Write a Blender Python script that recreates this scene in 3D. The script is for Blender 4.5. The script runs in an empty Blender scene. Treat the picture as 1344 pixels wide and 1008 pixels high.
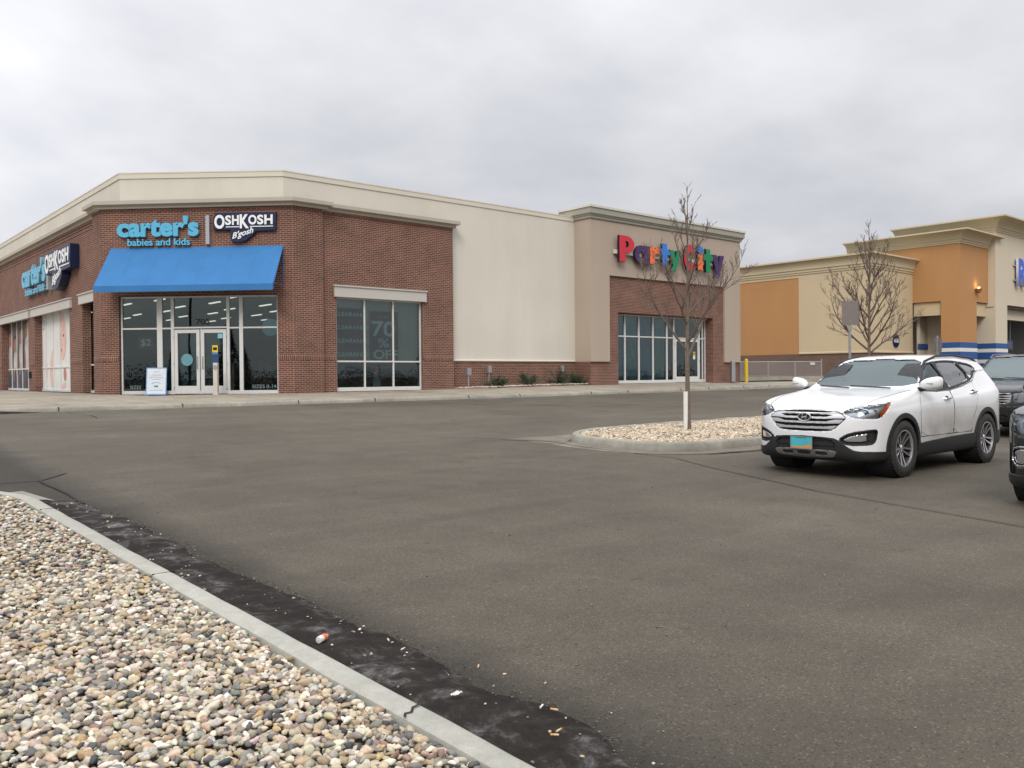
import bpy, bmesh, math, random
import numpy as np
from mathutils import Vector, Matrix, noise as mnoise
random.seed(7); rng = np.random.default_rng(11)
SC = bpy.context.scene; COL = SC.collection
R = math.radians
r2 = 2 ** -0.5

# ------------------------------------------------------------------ camera
cam_d = bpy.data.cameras.new("camera"); cam = bpy.data.objects.new("camera", cam_d); COL.objects.link(cam); SC.camera = cam
cam_d.sensor_width = 36; cam_d.lens = 36 * 1122.57 / 1344; cam_d.clip_end = 3000; cam_d.clip_start = 0.05
_y, _p, _r = R(40.870), R(-0.5863), R(-0.4842)
_fw = Vector((math.sin(_y) * math.cos(_p), math.cos(_y) * math.cos(_p), math.sin(_p)))
_rt = Vector((math.cos(_y), -math.sin(_y), 0)); _up = _rt.cross(_fw)
_c, _s = math.cos(_r), math.sin(_r)
_X = _c * _rt + _s * _up; _Y = -_s * _rt + _c * _up
cam.matrix_world = Matrix(((_X.x, _Y.x, -_fw.x, 0), (_X.y, _Y.y, -_fw.y, 0), (_X.z, _Y.z, -_fw.z, 1.5), (0, 0, 0, 1)))

# ------------------------------------------------------------------ world: overcast sky
W = bpy.data.worlds.new("World"); SC.world = W; W.use_nodes = True
nt = W.node_tree; N = nt.nodes; Lk = nt.links; N.clear()
SUN_EL, SUN_AZ = 40, 229            # light comes from the left (-X), slightly behind the camera
out = N.new('ShaderNodeOutputWorld'); mixs = N.new('ShaderNodeMixShader')
b1 = N.new('ShaderNodeBackground'); b2 = N.new('ShaderNodeBackground')
sky = N.new('ShaderNodeTexSky'); sky.sky_type = 'NISHITA'; sky.sun_disc = False
sky.sun_elevation = R(SUN_EL); sky.sun_rotation = R(SUN_AZ); sky.dust_density = 3
b1.inputs['Strength'].default_value = 0.07; Lk.new(sky.outputs[0], b1.inputs['Color'])
tc = N.new('ShaderNodeTexCoord'); sep = N.new('ShaderNodeSeparateXYZ'); Lk.new(tc.outputs['Generated'], sep.inputs[0])
def wmath(op, a, b=None, clamp=False):
    m = N.new('ShaderNodeMath'); m.operation = op; m.use_clamp = clamp
    for i, v in enumerate((a, b)):
        if v is None: continue
        if isinstance(v, (int, float)): m.inputs[i].default_value = v
        else: Lk.new(v, m.inputs[i])
    return m.outputs[0]
zz = wmath('ADD', wmath('MAXIMUM', sep.outputs['Z'], 0.0), 0.26)
cx = wmath('DIVIDE', sep.outputs['X'], zz); cy = wmath('DIVIDE', sep.outputs['Y'], zz)
comb = N.new('ShaderNodeCombineXYZ'); Lk.new(cx, comb.inputs[0]); Lk.new(cy, comb.inputs[1])
n1 = N.new('ShaderNodeTexNoise'); n1.inputs['Scale'].default_value = 0.8; n1.inputs['Detail'].default_value = 5; n1.inputs['Roughness'].default_value = 0.48; n1.inputs['Distortion'].default_value = 0.5
Lk.new(comb.outputs[0], n1.inputs['Vector'])
n2 = N.new('ShaderNodeTexNoise'); n2.inputs['Scale'].default_value = 3.4; n2.inputs['Detail'].default_value = 4; n2.inputs['Roughness'].default_value = 0.5
Lk.new(comb.outputs[0], n2.inputs['Vector'])
nn = wmath('ADD', wmath('MULTIPLY', n1.outputs['Fac'], 0.62), wmath('MULTIPLY', n2.outputs['Fac'], 0.38))
ramp = N.new('ShaderNodeValToRGB'); ramp.color_ramp.interpolation = 'B_SPLINE'
ce = ramp.color_ramp.elements; ce[0].position = 0.37; ce[0].color = (0.60, 0.608, 0.655, 1); ce[1].position = 0.64; ce[1].color = (0.95, 0.945, 0.965, 1)
Lk.new(nn, ramp.inputs[0])
# bright thin spot of cloud low on the left, brighter towards the zenith (overcast)
dot = N.new('ShaderNodeVectorMath'); dot.operation = 'DOT_PRODUCT'; Lk.new(tc.outputs['Generated'], dot.inputs[0])
dot.inputs[1].default_value = Vector((0.13, 0.97, 0.21)).normalized()
spot = wmath('POWER', wmath('MAXIMUM', dot.outputs['Value'], 0.0), 40)
zen = wmath('MULTIPLY', wmath('POWER', wmath('MAXIMUM', sep.outputs['Z'], 0.0), 2.6), 2.6)
gain = wmath('ADD', wmath('ADD', 0.80, zen), wmath('MULTIPLY', spot, 0.28))
vm = N.new('ShaderNodeVectorMath'); vm.operation = 'SCALE'; Lk.new(ramp.outputs[0], vm.inputs[0]); Lk.new(gain, vm.inputs['Scale'])
Lk.new(vm.outputs[0], b2.inputs['Color']); b2.inputs['Strength'].default_value = 1.0
mixs.inputs[0].default_value = 0.88
Lk.new(b1.outputs[0], mixs.inputs[1]); Lk.new(b2.outputs[0], mixs.inputs[2]); Lk.new(mixs.outputs[0], out.inputs[0])

# ------------------------------------------------------------------ sun (veiled)
sd = bpy.data.lights.new("sun", 'SUN'); sun = bpy.data.objects.new("sun", sd); COL.objects.link(sun)
sd.energy = 1.35; sd.angle = R(24); sd.color = (1.0, 0.95, 0.88)
sdir = Vector((-math.cos(R(SUN_EL)) * 0.75, -math.cos(R(SUN_EL)) * 0.66, math.sin(R(SUN_EL))))
sun.rotation_euler = (-sdir).to_track_quat('-Z', 'Y').to_euler()
SC.view_settings.view_transform = 'Standard'; SC.view_settings.look = 'None'; SC.view_settings.exposure = 0.22; SC.view_settings.gamma = 1
SC.render.engine = 'CYCLES'

# ------------------------------------------------------------------ material helpers
MATS = {}
def _base(name):
    m = bpy.data.materials.new(name); m.use_nodes = True
    n = m.node_tree.nodes; b = n.get('Principled BSDF'); MATS[name] = m
    return m, m.node_tree, n, m.node_tree.links, b
def node(nt, typ, **kw):
    x = nt.nodes.new(typ)
    for k, v in kw.items():
        if k.startswith('i_'):
            key = k[2:].replace('_', ' ')
            x.inputs[key].default_value = v
        else: setattr(x, k, v)
    return x
def plain(name, col, rough=0.6, metal=0.0, var=0.06, scale=8.0, coat=0.0, emit=None, estr=0, spec=0.5, bump=0.0, bscale=60.0, trans=0.0, ior=1.45):
    m, nt, n, L, b = _base(name)
    b.inputs['Roughness'].default_value = rough; b.inputs['Metallic'].default_value = metal
    b.inputs['Coat Weight'].default_value = coat; b.inputs['Coat Roughness'].default_value = 0.06
    b.inputs['Specular IOR Level'].default_value = spec; b.inputs['IOR'].default_value = ior
    b.inputs['Transmission Weight'].default_value = trans
    tcn = node(nt, 'ShaderNodeTexCoord'); nz = node(nt, 'ShaderNodeTexNoise', i_Scale=scale, i_Detail=5.0, i_Roughness=0.6)
    L.new(tcn.outputs['Object'], nz.inputs['Vector'])
    mr = node(nt, 'ShaderNodeMapRange'); mr.inputs['From Min'].default_value = 0.3; mr.inputs['From Max'].default_value = 0.7
    mr.inputs['To Min'].default_value = 1 - var; mr.inputs['To Max'].default_value = 1 + var
    L.new(nz.outputs['Fac'], mr.inputs['Value'])
    v = node(nt, 'ShaderNodeVectorMath', operation='SCALE'); v.inputs[0].default_value = col[:3]
    L.new(mr.outputs[0], v.inputs['Scale']); L.new(v.outputs[0], b.inputs['Base Color'])
    if emit: b.inputs['Emission Color'].default_value = (*emit, 1); b.inputs['Emission Strength'].default_value = estr
    if bump:
        bn = node(nt, 'ShaderNodeTexNoise', i_Scale=bscale, i_Detail=6.0, i_Roughness=0.65); L.new(tcn.outputs['Object'], bn.inputs['Vector'])
        bp = node(nt, 'ShaderNodeBump', i_Strength=bump, i_Distance=0.01); L.new(bn.outputs['Fac'], bp.inputs['Height']); L.new(bp.outputs[0], b.inputs['Normal'])
    return m
def brick(name, rot=False, c1=(0.165, 0.053, 0.032), c2=(0.086, 0.032, 0.021), mort=(0.36, 0.285, 0.225)):
    m, nt, n, L, b = _base(name)
    uv = node(nt, 'ShaderNodeUVMap'); mp = node(nt, 'ShaderNodeMapping')
    if rot: mp.inputs['Rotation'].default_value = (0, 0, R(90))
    L.new(uv.outputs[0], mp.inputs[0])
    bt = node(nt, 'ShaderNodeTexBrick', offset=0.0 if rot else 0.5, i_Scale=1.0, i_Mortar_Size=0.0065, i_Mortar_Smooth=0.15, i_Bias=-0.1, i_Brick_Width=0.203, i_Row_Height=0.0677)
    bt.inputs['Color1'].default_value = (*c1, 1); bt.inputs['Color2'].default_value = (*c2, 1); bt.inputs['Mortar'].default_value = (*mort, 1)
    L.new(mp.outputs[0], bt.inputs['Vector'])
    nz = node(nt, 'ShaderNodeTexNoise', i_Scale=1.1, i_Detail=6.0, i_Roughness=0.62); L.new(uv.outputs[0], nz.inputs['Vector'])
    nz2 = node(nt, 'ShaderNodeTexNoise', i_Scale=60.0, i_Detail=2.0); L.new(uv.outputs[0], nz2.inputs['Vector'])
    mr = node(nt, 'ShaderNodeMapRange'); mr.inputs['From Min'].default_value = 0.25; mr.inputs['From Max'].default_value = 0.75
    mr.inputs['To Min'].default_value = 0.78; mr.inputs['To Max'].default_value = 1.22; L.new(nz.outputs['Fac'], mr.inputs['Value'])
    mr2 = node(nt, 'ShaderNodeMapRange'); mr2.inputs['To Min'].default_value = 0.8; mr2.inputs['To Max'].default_value = 1.2; L.new(nz2.outputs['Fac'], mr2.inputs['Value'])
    mm = node(nt, 'ShaderNodeMath', operation='MULTIPLY'); L.new(mr.outputs[0], mm.inputs[0]); L.new(mr2.outputs[0], mm.inputs[1])
    v = node(nt, 'ShaderNodeVectorMath', operation='SCALE'); L.new(bt.outputs['Color'], v.inputs[0]); L.new(mm.outputs[0], v.inputs['Scale'])
    L.new(v.outputs[0], b.inputs['Base Color']); b.inputs['Roughness'].default_value = 0.88
    bp = node(nt, 'ShaderNodeBump', i_Strength=0.5, i_Distance=0.006, invert=True); L.new(bt.outputs['Fac'], bp.inputs['Height']); L.new(bp.outputs[0], b.inputs['Normal'])
    return m
def stucco(name, col, streak=0.07):
    m, nt, n, L, b = _base(name)
    tcn = node(nt, 'ShaderNodeTexCoord')
    mp = node(nt, 'ShaderNodeMapping'); mp.inputs['Scale'].default_value = (1.4, 1.4, 0.25); L.new(tcn.outputs['Object'], mp.inputs[0])
    nz = node(nt, 'ShaderNodeTexNoise', i_Scale=0.9, i_Detail=7.0, i_Roughness=0.65); L.new(mp.outputs[0], nz.inputs['Vector'])
    n3 = node(nt, 'ShaderNodeTexNoise', i_Scale=0.35, i_Detail=3.0); L.new(tcn.outputs['Object'], n3.inputs['Vector'])
    mr = node(nt, 'ShaderNodeMapRange'); mr.inputs['From Min'].default_value = 0.3; mr.inputs['From Max'].default_value = 0.7
    mr.inputs['To Min'].default_value = 1 - streak; mr.inputs['To Max'].default_value = 1 + streak * 0.5
    ad = node(nt, 'ShaderNodeMath', operation='MULTIPLY_ADD'); ad.inputs[1].default_value = 0.5
    ad2 = node(nt, 'ShaderNodeMath', operation='MULTIPLY'); ad2.inputs[1].default_value = 0.5
    L.new(n3.outputs['Fac'], ad2.inputs[0]); L.new(nz.outputs['Fac'], ad.inputs[0]); L.new(ad2.outputs[0], ad.inputs[2]); L.new(ad.outputs[0], mr.inputs['Value'])
    v = node(nt, 'ShaderNodeVectorMath', operation='SCALE'); v.inputs[0].default_value = col; L.new(mr.outputs[0], v.inputs['Scale']); L.new(v.outputs[0], b.inputs['Base Color'])
    b.inputs['Roughness'].default_value = 0.9; b.inputs['Specular IOR Level'].default_value = 0.25
    bn = node(nt, 'ShaderNodeTexNoise', i_Scale=70.0, i_Detail=4.0, i_Roughness=0.7); L.new(tcn.outputs['Object'], bn.inputs['Vector'])
    bp = node(nt, 'ShaderNodeBump', i_Strength=0.25, i_Distance=0.004); L.new(bn.outputs['Fac'], bp.inputs['Height']); L.new(bp.outputs[0], b.inputs['Normal'])
    return m
def glass(name, tint=(0.30, 0.38, 0.37), ior=1.6, rough=0.0):
    m, nt, n, L, b = _base(name); n.remove(b)
    o = n.get('Material Output'); tr = node(nt, 'ShaderNodeBsdfTransparent'); tr.inputs[0].default_value = (*tint, 1)
    gl = node(nt, 'ShaderNodeBsdfGlossy'); gl.inputs['Roughness'].default_value = rough; gl.inputs['Color'].default_value = (0.86, 1.0, 1.0, 1)
    fr = node(nt, 'ShaderNodeFresnel', i_IOR=ior); mx = node(nt, 'ShaderNodeMixShader')
    tcn = node(nt, 'ShaderNodeTexCoord'); nz = node(nt, 'ShaderNodeTexNoise', i_Scale=0.7, i_Detail=1.0); L.new(tcn.outputs['Object'], nz.inputs['Vector'])
    bp = node(nt, 'ShaderNodeBump', i_Strength=0.06, i_Distance=0.05); L.new(nz.outputs['Fac'], bp.inputs['Height']); L.new(bp.outputs[0], gl.inputs['Normal'])
    L.new(fr.outputs[0], mx.inputs[0]); L.new(tr.outputs[0], mx.inputs[1]); L.new(gl.outputs[0], mx.inputs[2]); L.new(mx.outputs[0], o.inputs[0])
    return m
def attr_mat(name, rough=0.75, var=0.25, scale=70.0):
    """colour of each stone / leaf comes from a per-piece colour attribute"""
    m, nt, n, L, b = _base(name)
    a = node(nt, 'ShaderNodeAttribute', attribute_name='col'); tcn = node(nt, 'ShaderNodeTexCoord')
    nz = node(nt, 'ShaderNodeTexNoise', i_Scale=scale, i_Detail=4.0, i_Roughness=0.7); L.new(tcn.outputs['Object'], nz.inputs['Vector'])
    mr = node(nt, 'ShaderNodeMapRange'); mr.inputs['From Min'].default_value = 0.3; mr.inputs['From Max'].default_value = 0.7
    mr.inputs['To Min'].default_value = 1 - var; mr.inputs['To Max'].default_value = 1 + var; L.new(nz.outputs['Fac'], mr.inputs['Value'])
    v = node(nt, 'ShaderNodeVectorMath', operation='SCALE'); L.new(a.outputs['Color'], v.inputs[0]); L.new(mr.outputs[0], v.inputs['Scale'])
    L.new(v.outputs[0], b.inputs['Base Color']); b.inputs['Roughness'].default_value = rough
    return m

def asphalt_mat():
    m, nt, n, L, b = _base('asphalt'); g = node(nt, 'ShaderNodeNewGeometry'); pos = g.outputs['Position']
    def nz(s, d=4.0, r=0.6, dist=0.0, src=pos):
        x = node(nt, 'ShaderNodeTexNoise', i_Scale=s, i_Detail=d, i_Roughness=r, i_Distortion=dist); L.new(src, x.inputs['Vector']); return x.outputs['Fac']
    def mr(src, a, b_, c, d):
        x = node(nt, 'ShaderNodeMapRange'); x.inputs['From Min'].default_value = a; x.inputs['From Max'].default_value = b_
        x.inputs['To Min'].default_value = c; x.inputs['To Max'].default_value = d; L.new(src, x.inputs['Value']); return x.outputs[0]
    def mul(a, b_):
        x = node(nt, 'ShaderNodeMath', operation='MULTIPLY'); L.new(a, x.inputs[0]); L.new(b_, x.inputs[1]); return x.outputs[0]
    big = mr(nz(0.16, 4, 0.55, 0.8), 0.3, 0.7, 0.78, 1.22)
    mid = mr(nz(1.3, 5, 0.65, 0.3), 0.3, 0.72, 0.85, 1.13)
    fine = mr(nz(95, 3, 0.8), 0.25, 0.75, 0.62, 1.38)
    vo = node(nt, 'ShaderNodeTexVoronoi', i_Scale=105.0); L.new(pos, vo.inputs['Vector'])
    wn = node(nt, 'ShaderNodeTexWhiteNoise'); L.new(vo.outputs['Color'], wn.inputs['Vector'])
    agg = mr(wn.outputs['Value'], 0.90, 0.985, 1.0, 1.75)
    pit = mr(wn.outputs['Value'], 0.0, 0.09, 0.45, 1.0)
    # faint wheel-track streaks running with the lanes
    mp = node(nt, 'ShaderNodeMapping'); mp.inputs['Scale'].default_value = (0.16, 2.2, 1); L.new(pos, mp.inputs[0])
    st = mr(nz(0.8, 4, 0.6, 0.6, mp.outputs[0]), 0.35, 0.7, 1.08, 0.91)
    sp = mr(nz(5.5, 3, 0.5, 0.0), 0.70, 0.78, 1.0, 0.55)
    oil = mr(nz(0.55, 3, 0.5, 0.3), 0.62, 0.76, 1.0, 0.72)
    sx = node(nt, 'ShaderNodeSeparateXYZ'); L.new(pos, sx.inputs[0]); wv = node(nt, 'ShaderNodeMath', operation='MULTIPLY_ADD'); wv.inputs[1].default_value = -0.55; L.new(nz(1.6, 6, 0.6), wv.inputs[0]); L.new(sx.outputs[0], wv.inputs[2])
    damp = mr(wv.outputs[0], 2.22, 2.66, 0.42, 1.0)          # damp dirty margin beside the mud
    big = mul(big, damp)
    f = mul(mul(mul(big, mid), mul(fine, agg)), mul(mul(pit, st), mul(sp, oil)))
    cmix = node(nt, 'ShaderNodeMix', data_type='RGBA'); cmix.inputs['A'].default_value = (0.092, 0.079, 0.058, 1); cmix.inputs['B'].default_value = (0.080, 0.069, 0.053, 1)
    L.new(nz(0.35, 3), cmix.inputs['Factor'])
    v = node(nt, 'ShaderNodeVectorMath', operation='SCALE'); L.new(cmix.outputs['Result'], v.inputs[0]); L.new(f, v.inputs['Scale']); L.new(v.outputs[0], b.inputs['Base Color'])
    b.inputs['Roughness'].default_value = 0.82; b.inputs['Specular IOR Level'].default_value = 0.3
    hb = node(nt, 'ShaderNodeMath', operation='ADD'); L.new(nz(120, 4, 0.75), hb.inputs[0]); L.new(nz(3, 3, 0.5), hb.inputs[1])
    bp = node(nt, 'ShaderNodeBump', i_Strength=0.55, i_Distance=0.008); L.new(hb.outputs[0], bp.inputs['Height']); L.new(bp.outputs[0], b.inputs['Normal'])
    return m
def concrete_mat(name, col=(0.31, 0.285, 0.235), joints=0.0, grime=0.30, jx=1.5):
    m, nt, n, L, b = _base(name); g = node(nt, 'ShaderNodeNewGeometry'); pos = g.outputs['Position']
    def nz(s, d=4.0, r=0.6, src=pos, dist=0.0):
        x = node(nt, 'ShaderNodeTexNoise', i_Scale=s, i_Detail=d, i_Roughness=r, i_Distortion=dist); L.new(src, x.inputs['Vector']); return x.outputs['Fac']
    def mr(src, a, b_, c, d):
        x = node(nt, 'ShaderNodeMapRange'); x.inputs['From Min'].default_value = a; x.inputs['From Max'].default_value = b_
        x.inputs['To Min'].default_value = c; x.inputs['To Max'].default_value = d; L.new(src, x.inputs['Value']); return x.outputs[0]
    def mul(a, b_):
        x = node(nt, 'ShaderNodeMath', operation='MULTIPLY'); L.new(a, x.inputs[0]); L.new(b_, x.inputs[1]); return x.outputs[0]
    f = mul(mul(mr(nz(0.7, 6, 0.7, dist=0.5), 0.35, 0.68, 1 - grime, 1.12), mr(nz(9, 5, 0.7), 0.3, 0.7, 0.86, 1.12)), mr(nz(150, 3, 0.7), 0.3, 0.7, 0.85, 1.15))
    if joints:
        sp = node(nt, 'ShaderNodeSeparateXYZ'); L.new(pos, sp.inputs[0])
        for ax in (0, 1):
            d = node(nt, 'ShaderNodeMath', operation='PINGPONG'); L.new(sp.outputs[ax], d.inputs[0]); d.inputs[1].default_value = joints / 2
            f = mul(f, mr(d.outputs[0], 0.006, 0.016, 0.45, 1.0))
    v = node(nt, 'ShaderNodeVectorMath', operation='SCALE'); v.inputs[0].default_value = col; L.new(f, v.inputs['Scale']); L.new(v.outputs[0], b.inputs['Base Color'])
    b.inputs['Roughness'].default_value = 0.85; b.inputs['Specular IOR Level'].default_value = 0.3
    bp = node(nt, 'ShaderNodeBump', i_Strength=0.3, i_Distance=0.006); L.new(nz(60, 6, 0.7), bp.inputs['Height']); L.new(bp.outputs[0], b.inputs['Normal'])
    return m
def dirt_mat():
    m, nt, n, L, b = _base('wet_dirt'); g = node(nt, 'ShaderNodeNewGeometry'); pos = g.outputs['Position']
    a = node(nt, 'ShaderNodeTexNoise', i_Scale=3.6, i_Detail=12.0, i_Roughness=0.72, i_Distortion=0.35); L.new(pos, a.inputs['Vector'])
    c = node(nt, 'ShaderNodeTexNoise', i_Scale=140.0, i_Detail=3.0, i_Roughness=0.7); L.new(pos, c.inputs['Vector'])
    rp = node(nt, 'ShaderNodeValToRGB'); L.new(a.outputs['Fac'], rp.inputs[0]); e = rp.color_ramp.elements
    e[0].position = 0.42; e[0].color = (0.013, 0.010, 0.008, 1); e[1].position = 0.69; e[1].color = (0.19, 0.185, 0.175, 1)
    x = e.new(0.53); x.color = (0.024, 0.020, 0.017, 1); x = e.new(0.585); x.color = (0.055, 0.051, 0.047, 1)
    mr = node(nt, 'ShaderNodeMapRange'); mr.inputs['To Min'].default_value = 0.5; mr.inputs['To Max'].default_value = 1.5; L.new(c.outputs['Fac'], mr.inputs['Value'])
    v = node(nt, 'ShaderNodeVectorMath', operation='SCALE'); L.new(rp.outputs[0], v.inputs[0]); L.new(mr.outputs[0], v.inputs['Scale']); L.new(v.outputs[0], b.inputs['Base Color'])
    r_ = node(nt, 'ShaderNodeMapRange'); r_.inputs['From Min'].default_value = 0.5; r_.inputs['From Max'].default_value = 0.62; r_.inputs['To Min'].default_value = 0.9; r_.inputs['To Max'].default_value = 0.55
    L.new(a.outputs['Fac'], r_.inputs['Value']); L.new(r_.outputs[0], b.inputs['Roughness'])
    b.inputs['Specular IOR Level'].default_value = 0.22
    bp = node(nt, 'ShaderNodeBump', i_Strength=0.9, i_Distance=0.01); L.new(c.outputs['Fac'], bp.inputs['Height']); L.new(bp.outputs[0], b.inputs['Normal'])
    return m
def car_paint(name, col, dirt_shade=0.0, rough=0.28, metal=0.0):  # muddy tint low on the sides, deepened to paint in their shade
    m, nt, n, L, b = _base(name); tcn = node(nt, 'ShaderNodeTexCoord'); o = tcn.outputs['Object']
    sp = node(nt, 'ShaderNodeSeparateXYZ'); L.new(o, sp.inputs[0])
    nz = node(nt, 'ShaderNodeTexNoise', i_Scale=1.1, i_Detail=5.0, i_Roughness=0.5, i_Distortion=0.2); L.new(o, nz.inputs['Vector'])
    zr = node(nt, 'ShaderNodeMapRange', interpolation_type='SMOOTHSTEP'); zr.inputs['From Min'].default_value = 1.12; zr.inputs['From Max'].default_value = 0.50
    L.new(sp.outputs[2], zr.inputs['Value'])
    xr = node(nt, 'ShaderNodeMapRange', interpolation_type='SMOOTHSTEP'); xr.inputs['From Min'].default_value = -0.1; xr.inputs['From Max'].default_value = -0.9
    xr.inputs['To Min'].default_value = 0.12; L.new(sp.outputs[0], xr.inputs['Value'])
    nr = node(nt, 'ShaderNodeMapRange'); nr.inputs['From Min'].default_value = 0.35; nr.inputs['From Max'].default_value = 0.65; L.new(nz.outputs['Fac'], nr.inputs['Value'])
    a = node(nt, 'ShaderNodeMath', operation='MULTIPLY'); L.new(zr.outputs[0], a.inputs[0]); L.new(xr.outputs[0], a.inputs[1])
    c = node(nt, 'ShaderNodeMath', operation='MULTIPLY_ADD'); c.inputs[1].default_value = 0.6; c.inputs[2].default_value = 0.4; L.new(nr.outputs[0], c.inputs[0])
    d = node(nt, 'ShaderNodeMath', operation='MULTIPLY'); L.new(a.outputs[0], d.inputs[0]); L.new(c.outputs[0], d.inputs[1])
    e = node(nt, 'ShaderNodeMath', operation='MULTIPLY', use_clamp=True); L.new(d.outputs[0], e.inputs[0]); e.inputs[1].default_value = dirt_shade
    mx = node(nt, 'ShaderNodeMix', data_type='RGBA'); L.new(e.outputs[0], mx.inputs['Factor']); mx.inputs['A'].default_value = (*col, 1); mx.inputs['B'].default_value = (0.20, 0.175, 0.14, 1)
    L.new(mx.outputs['Result'], b.inputs['Base Color']); b.inputs['Metallic'].default_value = metal
    rr = node(nt, 'ShaderNodeMapRange'); rr.inputs['To Min'].default_value = rough; rr.inputs['To Max'].default_value = 0.8; L.new(e.outputs[0], rr.inputs['Value']); L.new(rr.outputs[0], b.inputs['Roughness'])
    cw = node(nt, 'ShaderNodeMapRange'); cw.inputs['To Min'].default_value = 0.9; cw.inputs['To Max'].default_value = 0.1; L.new(e.outputs[0], cw.inputs['Value']); L.new(cw.outputs[0], b.inputs['Coat Weight'])
    b.inputs['Coat Roughness'].default_value = 0.05
    return m

M_BRICK = brick('red_brick'); M_SOLD = brick('soldier_brick', True); M_BRICKR = brick('brown_brick', False, (0.15, 0.085, 0.06), (0.11, 0.062, 0.045), (0.24, 0.19, 0.15))
M_CREAM = stucco('cream_stucco', (0.615, 0.583, 0.505), 0.10); M_COPE = stucco('coping_stucco', (0.62, 0.58, 0.49), 0.04)
M_TAUPE = stucco('taupe_stucco', (0.42, 0.345, 0.28)); M_CORN = stucco('cornice_stone', (0.44, 0.40, 0.33)); M_PCC = stucco('grey_cornice', (0.36, 0.345, 0.29), 0.04)
M_LINT = stucco('lintel_white', (0.50, 0.48, 0.44), 0.05)
M_ORANGE = stucco('orange_stucco', (0.46, 0.245, 0.105), 0.06); M_ROSSB = stucco('beige_stucco', (0.56, 0.455, 0.30), 0.05); M_ROSSL = stucco('ivory_stucco', (0.60, 0.53, 0.41), 0.05)
M_ROSSC = stucco('ross_cornice', (0.57, 0.485, 0.33), 0.05); M_BLUE = plain('blue_band_paint', (0.02, 0.085, 0.27), 0.6); M_WHITEP = plain('white_band_paint', (0.72, 0.70, 0.64), 0.6)
M_FRAME = plain('white_aluminium', (0.62, 0.62, 0.60), 0.4, var=0.04); M_GLASS = glass('store_glass', (0.56, 0.68, 0.67), 1.84); M_DARK = plain('dark_rubber', (0.015, 0.015, 0.016), 0.7)
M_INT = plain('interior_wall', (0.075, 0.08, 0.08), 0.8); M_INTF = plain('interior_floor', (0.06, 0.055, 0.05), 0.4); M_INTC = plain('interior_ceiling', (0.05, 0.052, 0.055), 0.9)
M_LIGHT = plain('fluorescent_tube', (0.9, 0.9, 0.85), 0.5, emit=(1.0, 0.93, 0.80), estr=0.95)
M_ROOF = plain('roof_membrane', (0.25, 0.25, 0.24), 0.8); M_AWN = plain('blue_canvas', (0.030, 0.160, 0.385), 0.75, var=0.07, scale=1.6, bump=0.15, bscale=300)
M_AWNF = plain('blue_steel_tube', (0.03, 0.10, 0.30), 0.5); M_ASPH = asphalt_mat(); M_CONC = concrete_mat('kerb_concrete', (0.30, 0.285, 0.24)); M_WALK = concrete_mat('sidewalk_concrete', (0.30, 0.265, 0.205), 1.83, 0.28)
M_CONCD = concrete_mat('dirty_gutter_concrete', (0.185, 0.165, 0.13), 0, 0.4); M_KERBN = concrete_mat('pale_kerb_concrete', (0.34, 0.335, 0.29), 0, 0.14); M_DIRT = dirt_mat(); M_SOIL = plain('brown_soil', (0.075, 0.058, 0.042), 0.95, var=0.3, scale=30, bump=0.6)
M_STONE = attr_mat('river_stone'); M_CRACK = plain('crack_tar', (0.012, 0.011, 0.010), 0.8)
M_STEEL = plain('galvanised_steel', (0.38, 0.39, 0.40), 0.45, 0.7); M_YEL = plain('yellow_paint', (0.62, 0.45, 0.02), 0.5); M_BARK = plain('grey_bark', (0.15, 0.115, 0.085), 0.9, var=0.3, scale=25, bump=0.5)
M_TWIG = plain('brown_twig', (0.13, 0.095, 0.075), 0.85, var=0.2); M_GUARD = plain('white_plastic_tube', (0.72, 0.70, 0.66), 0.5)

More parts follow.
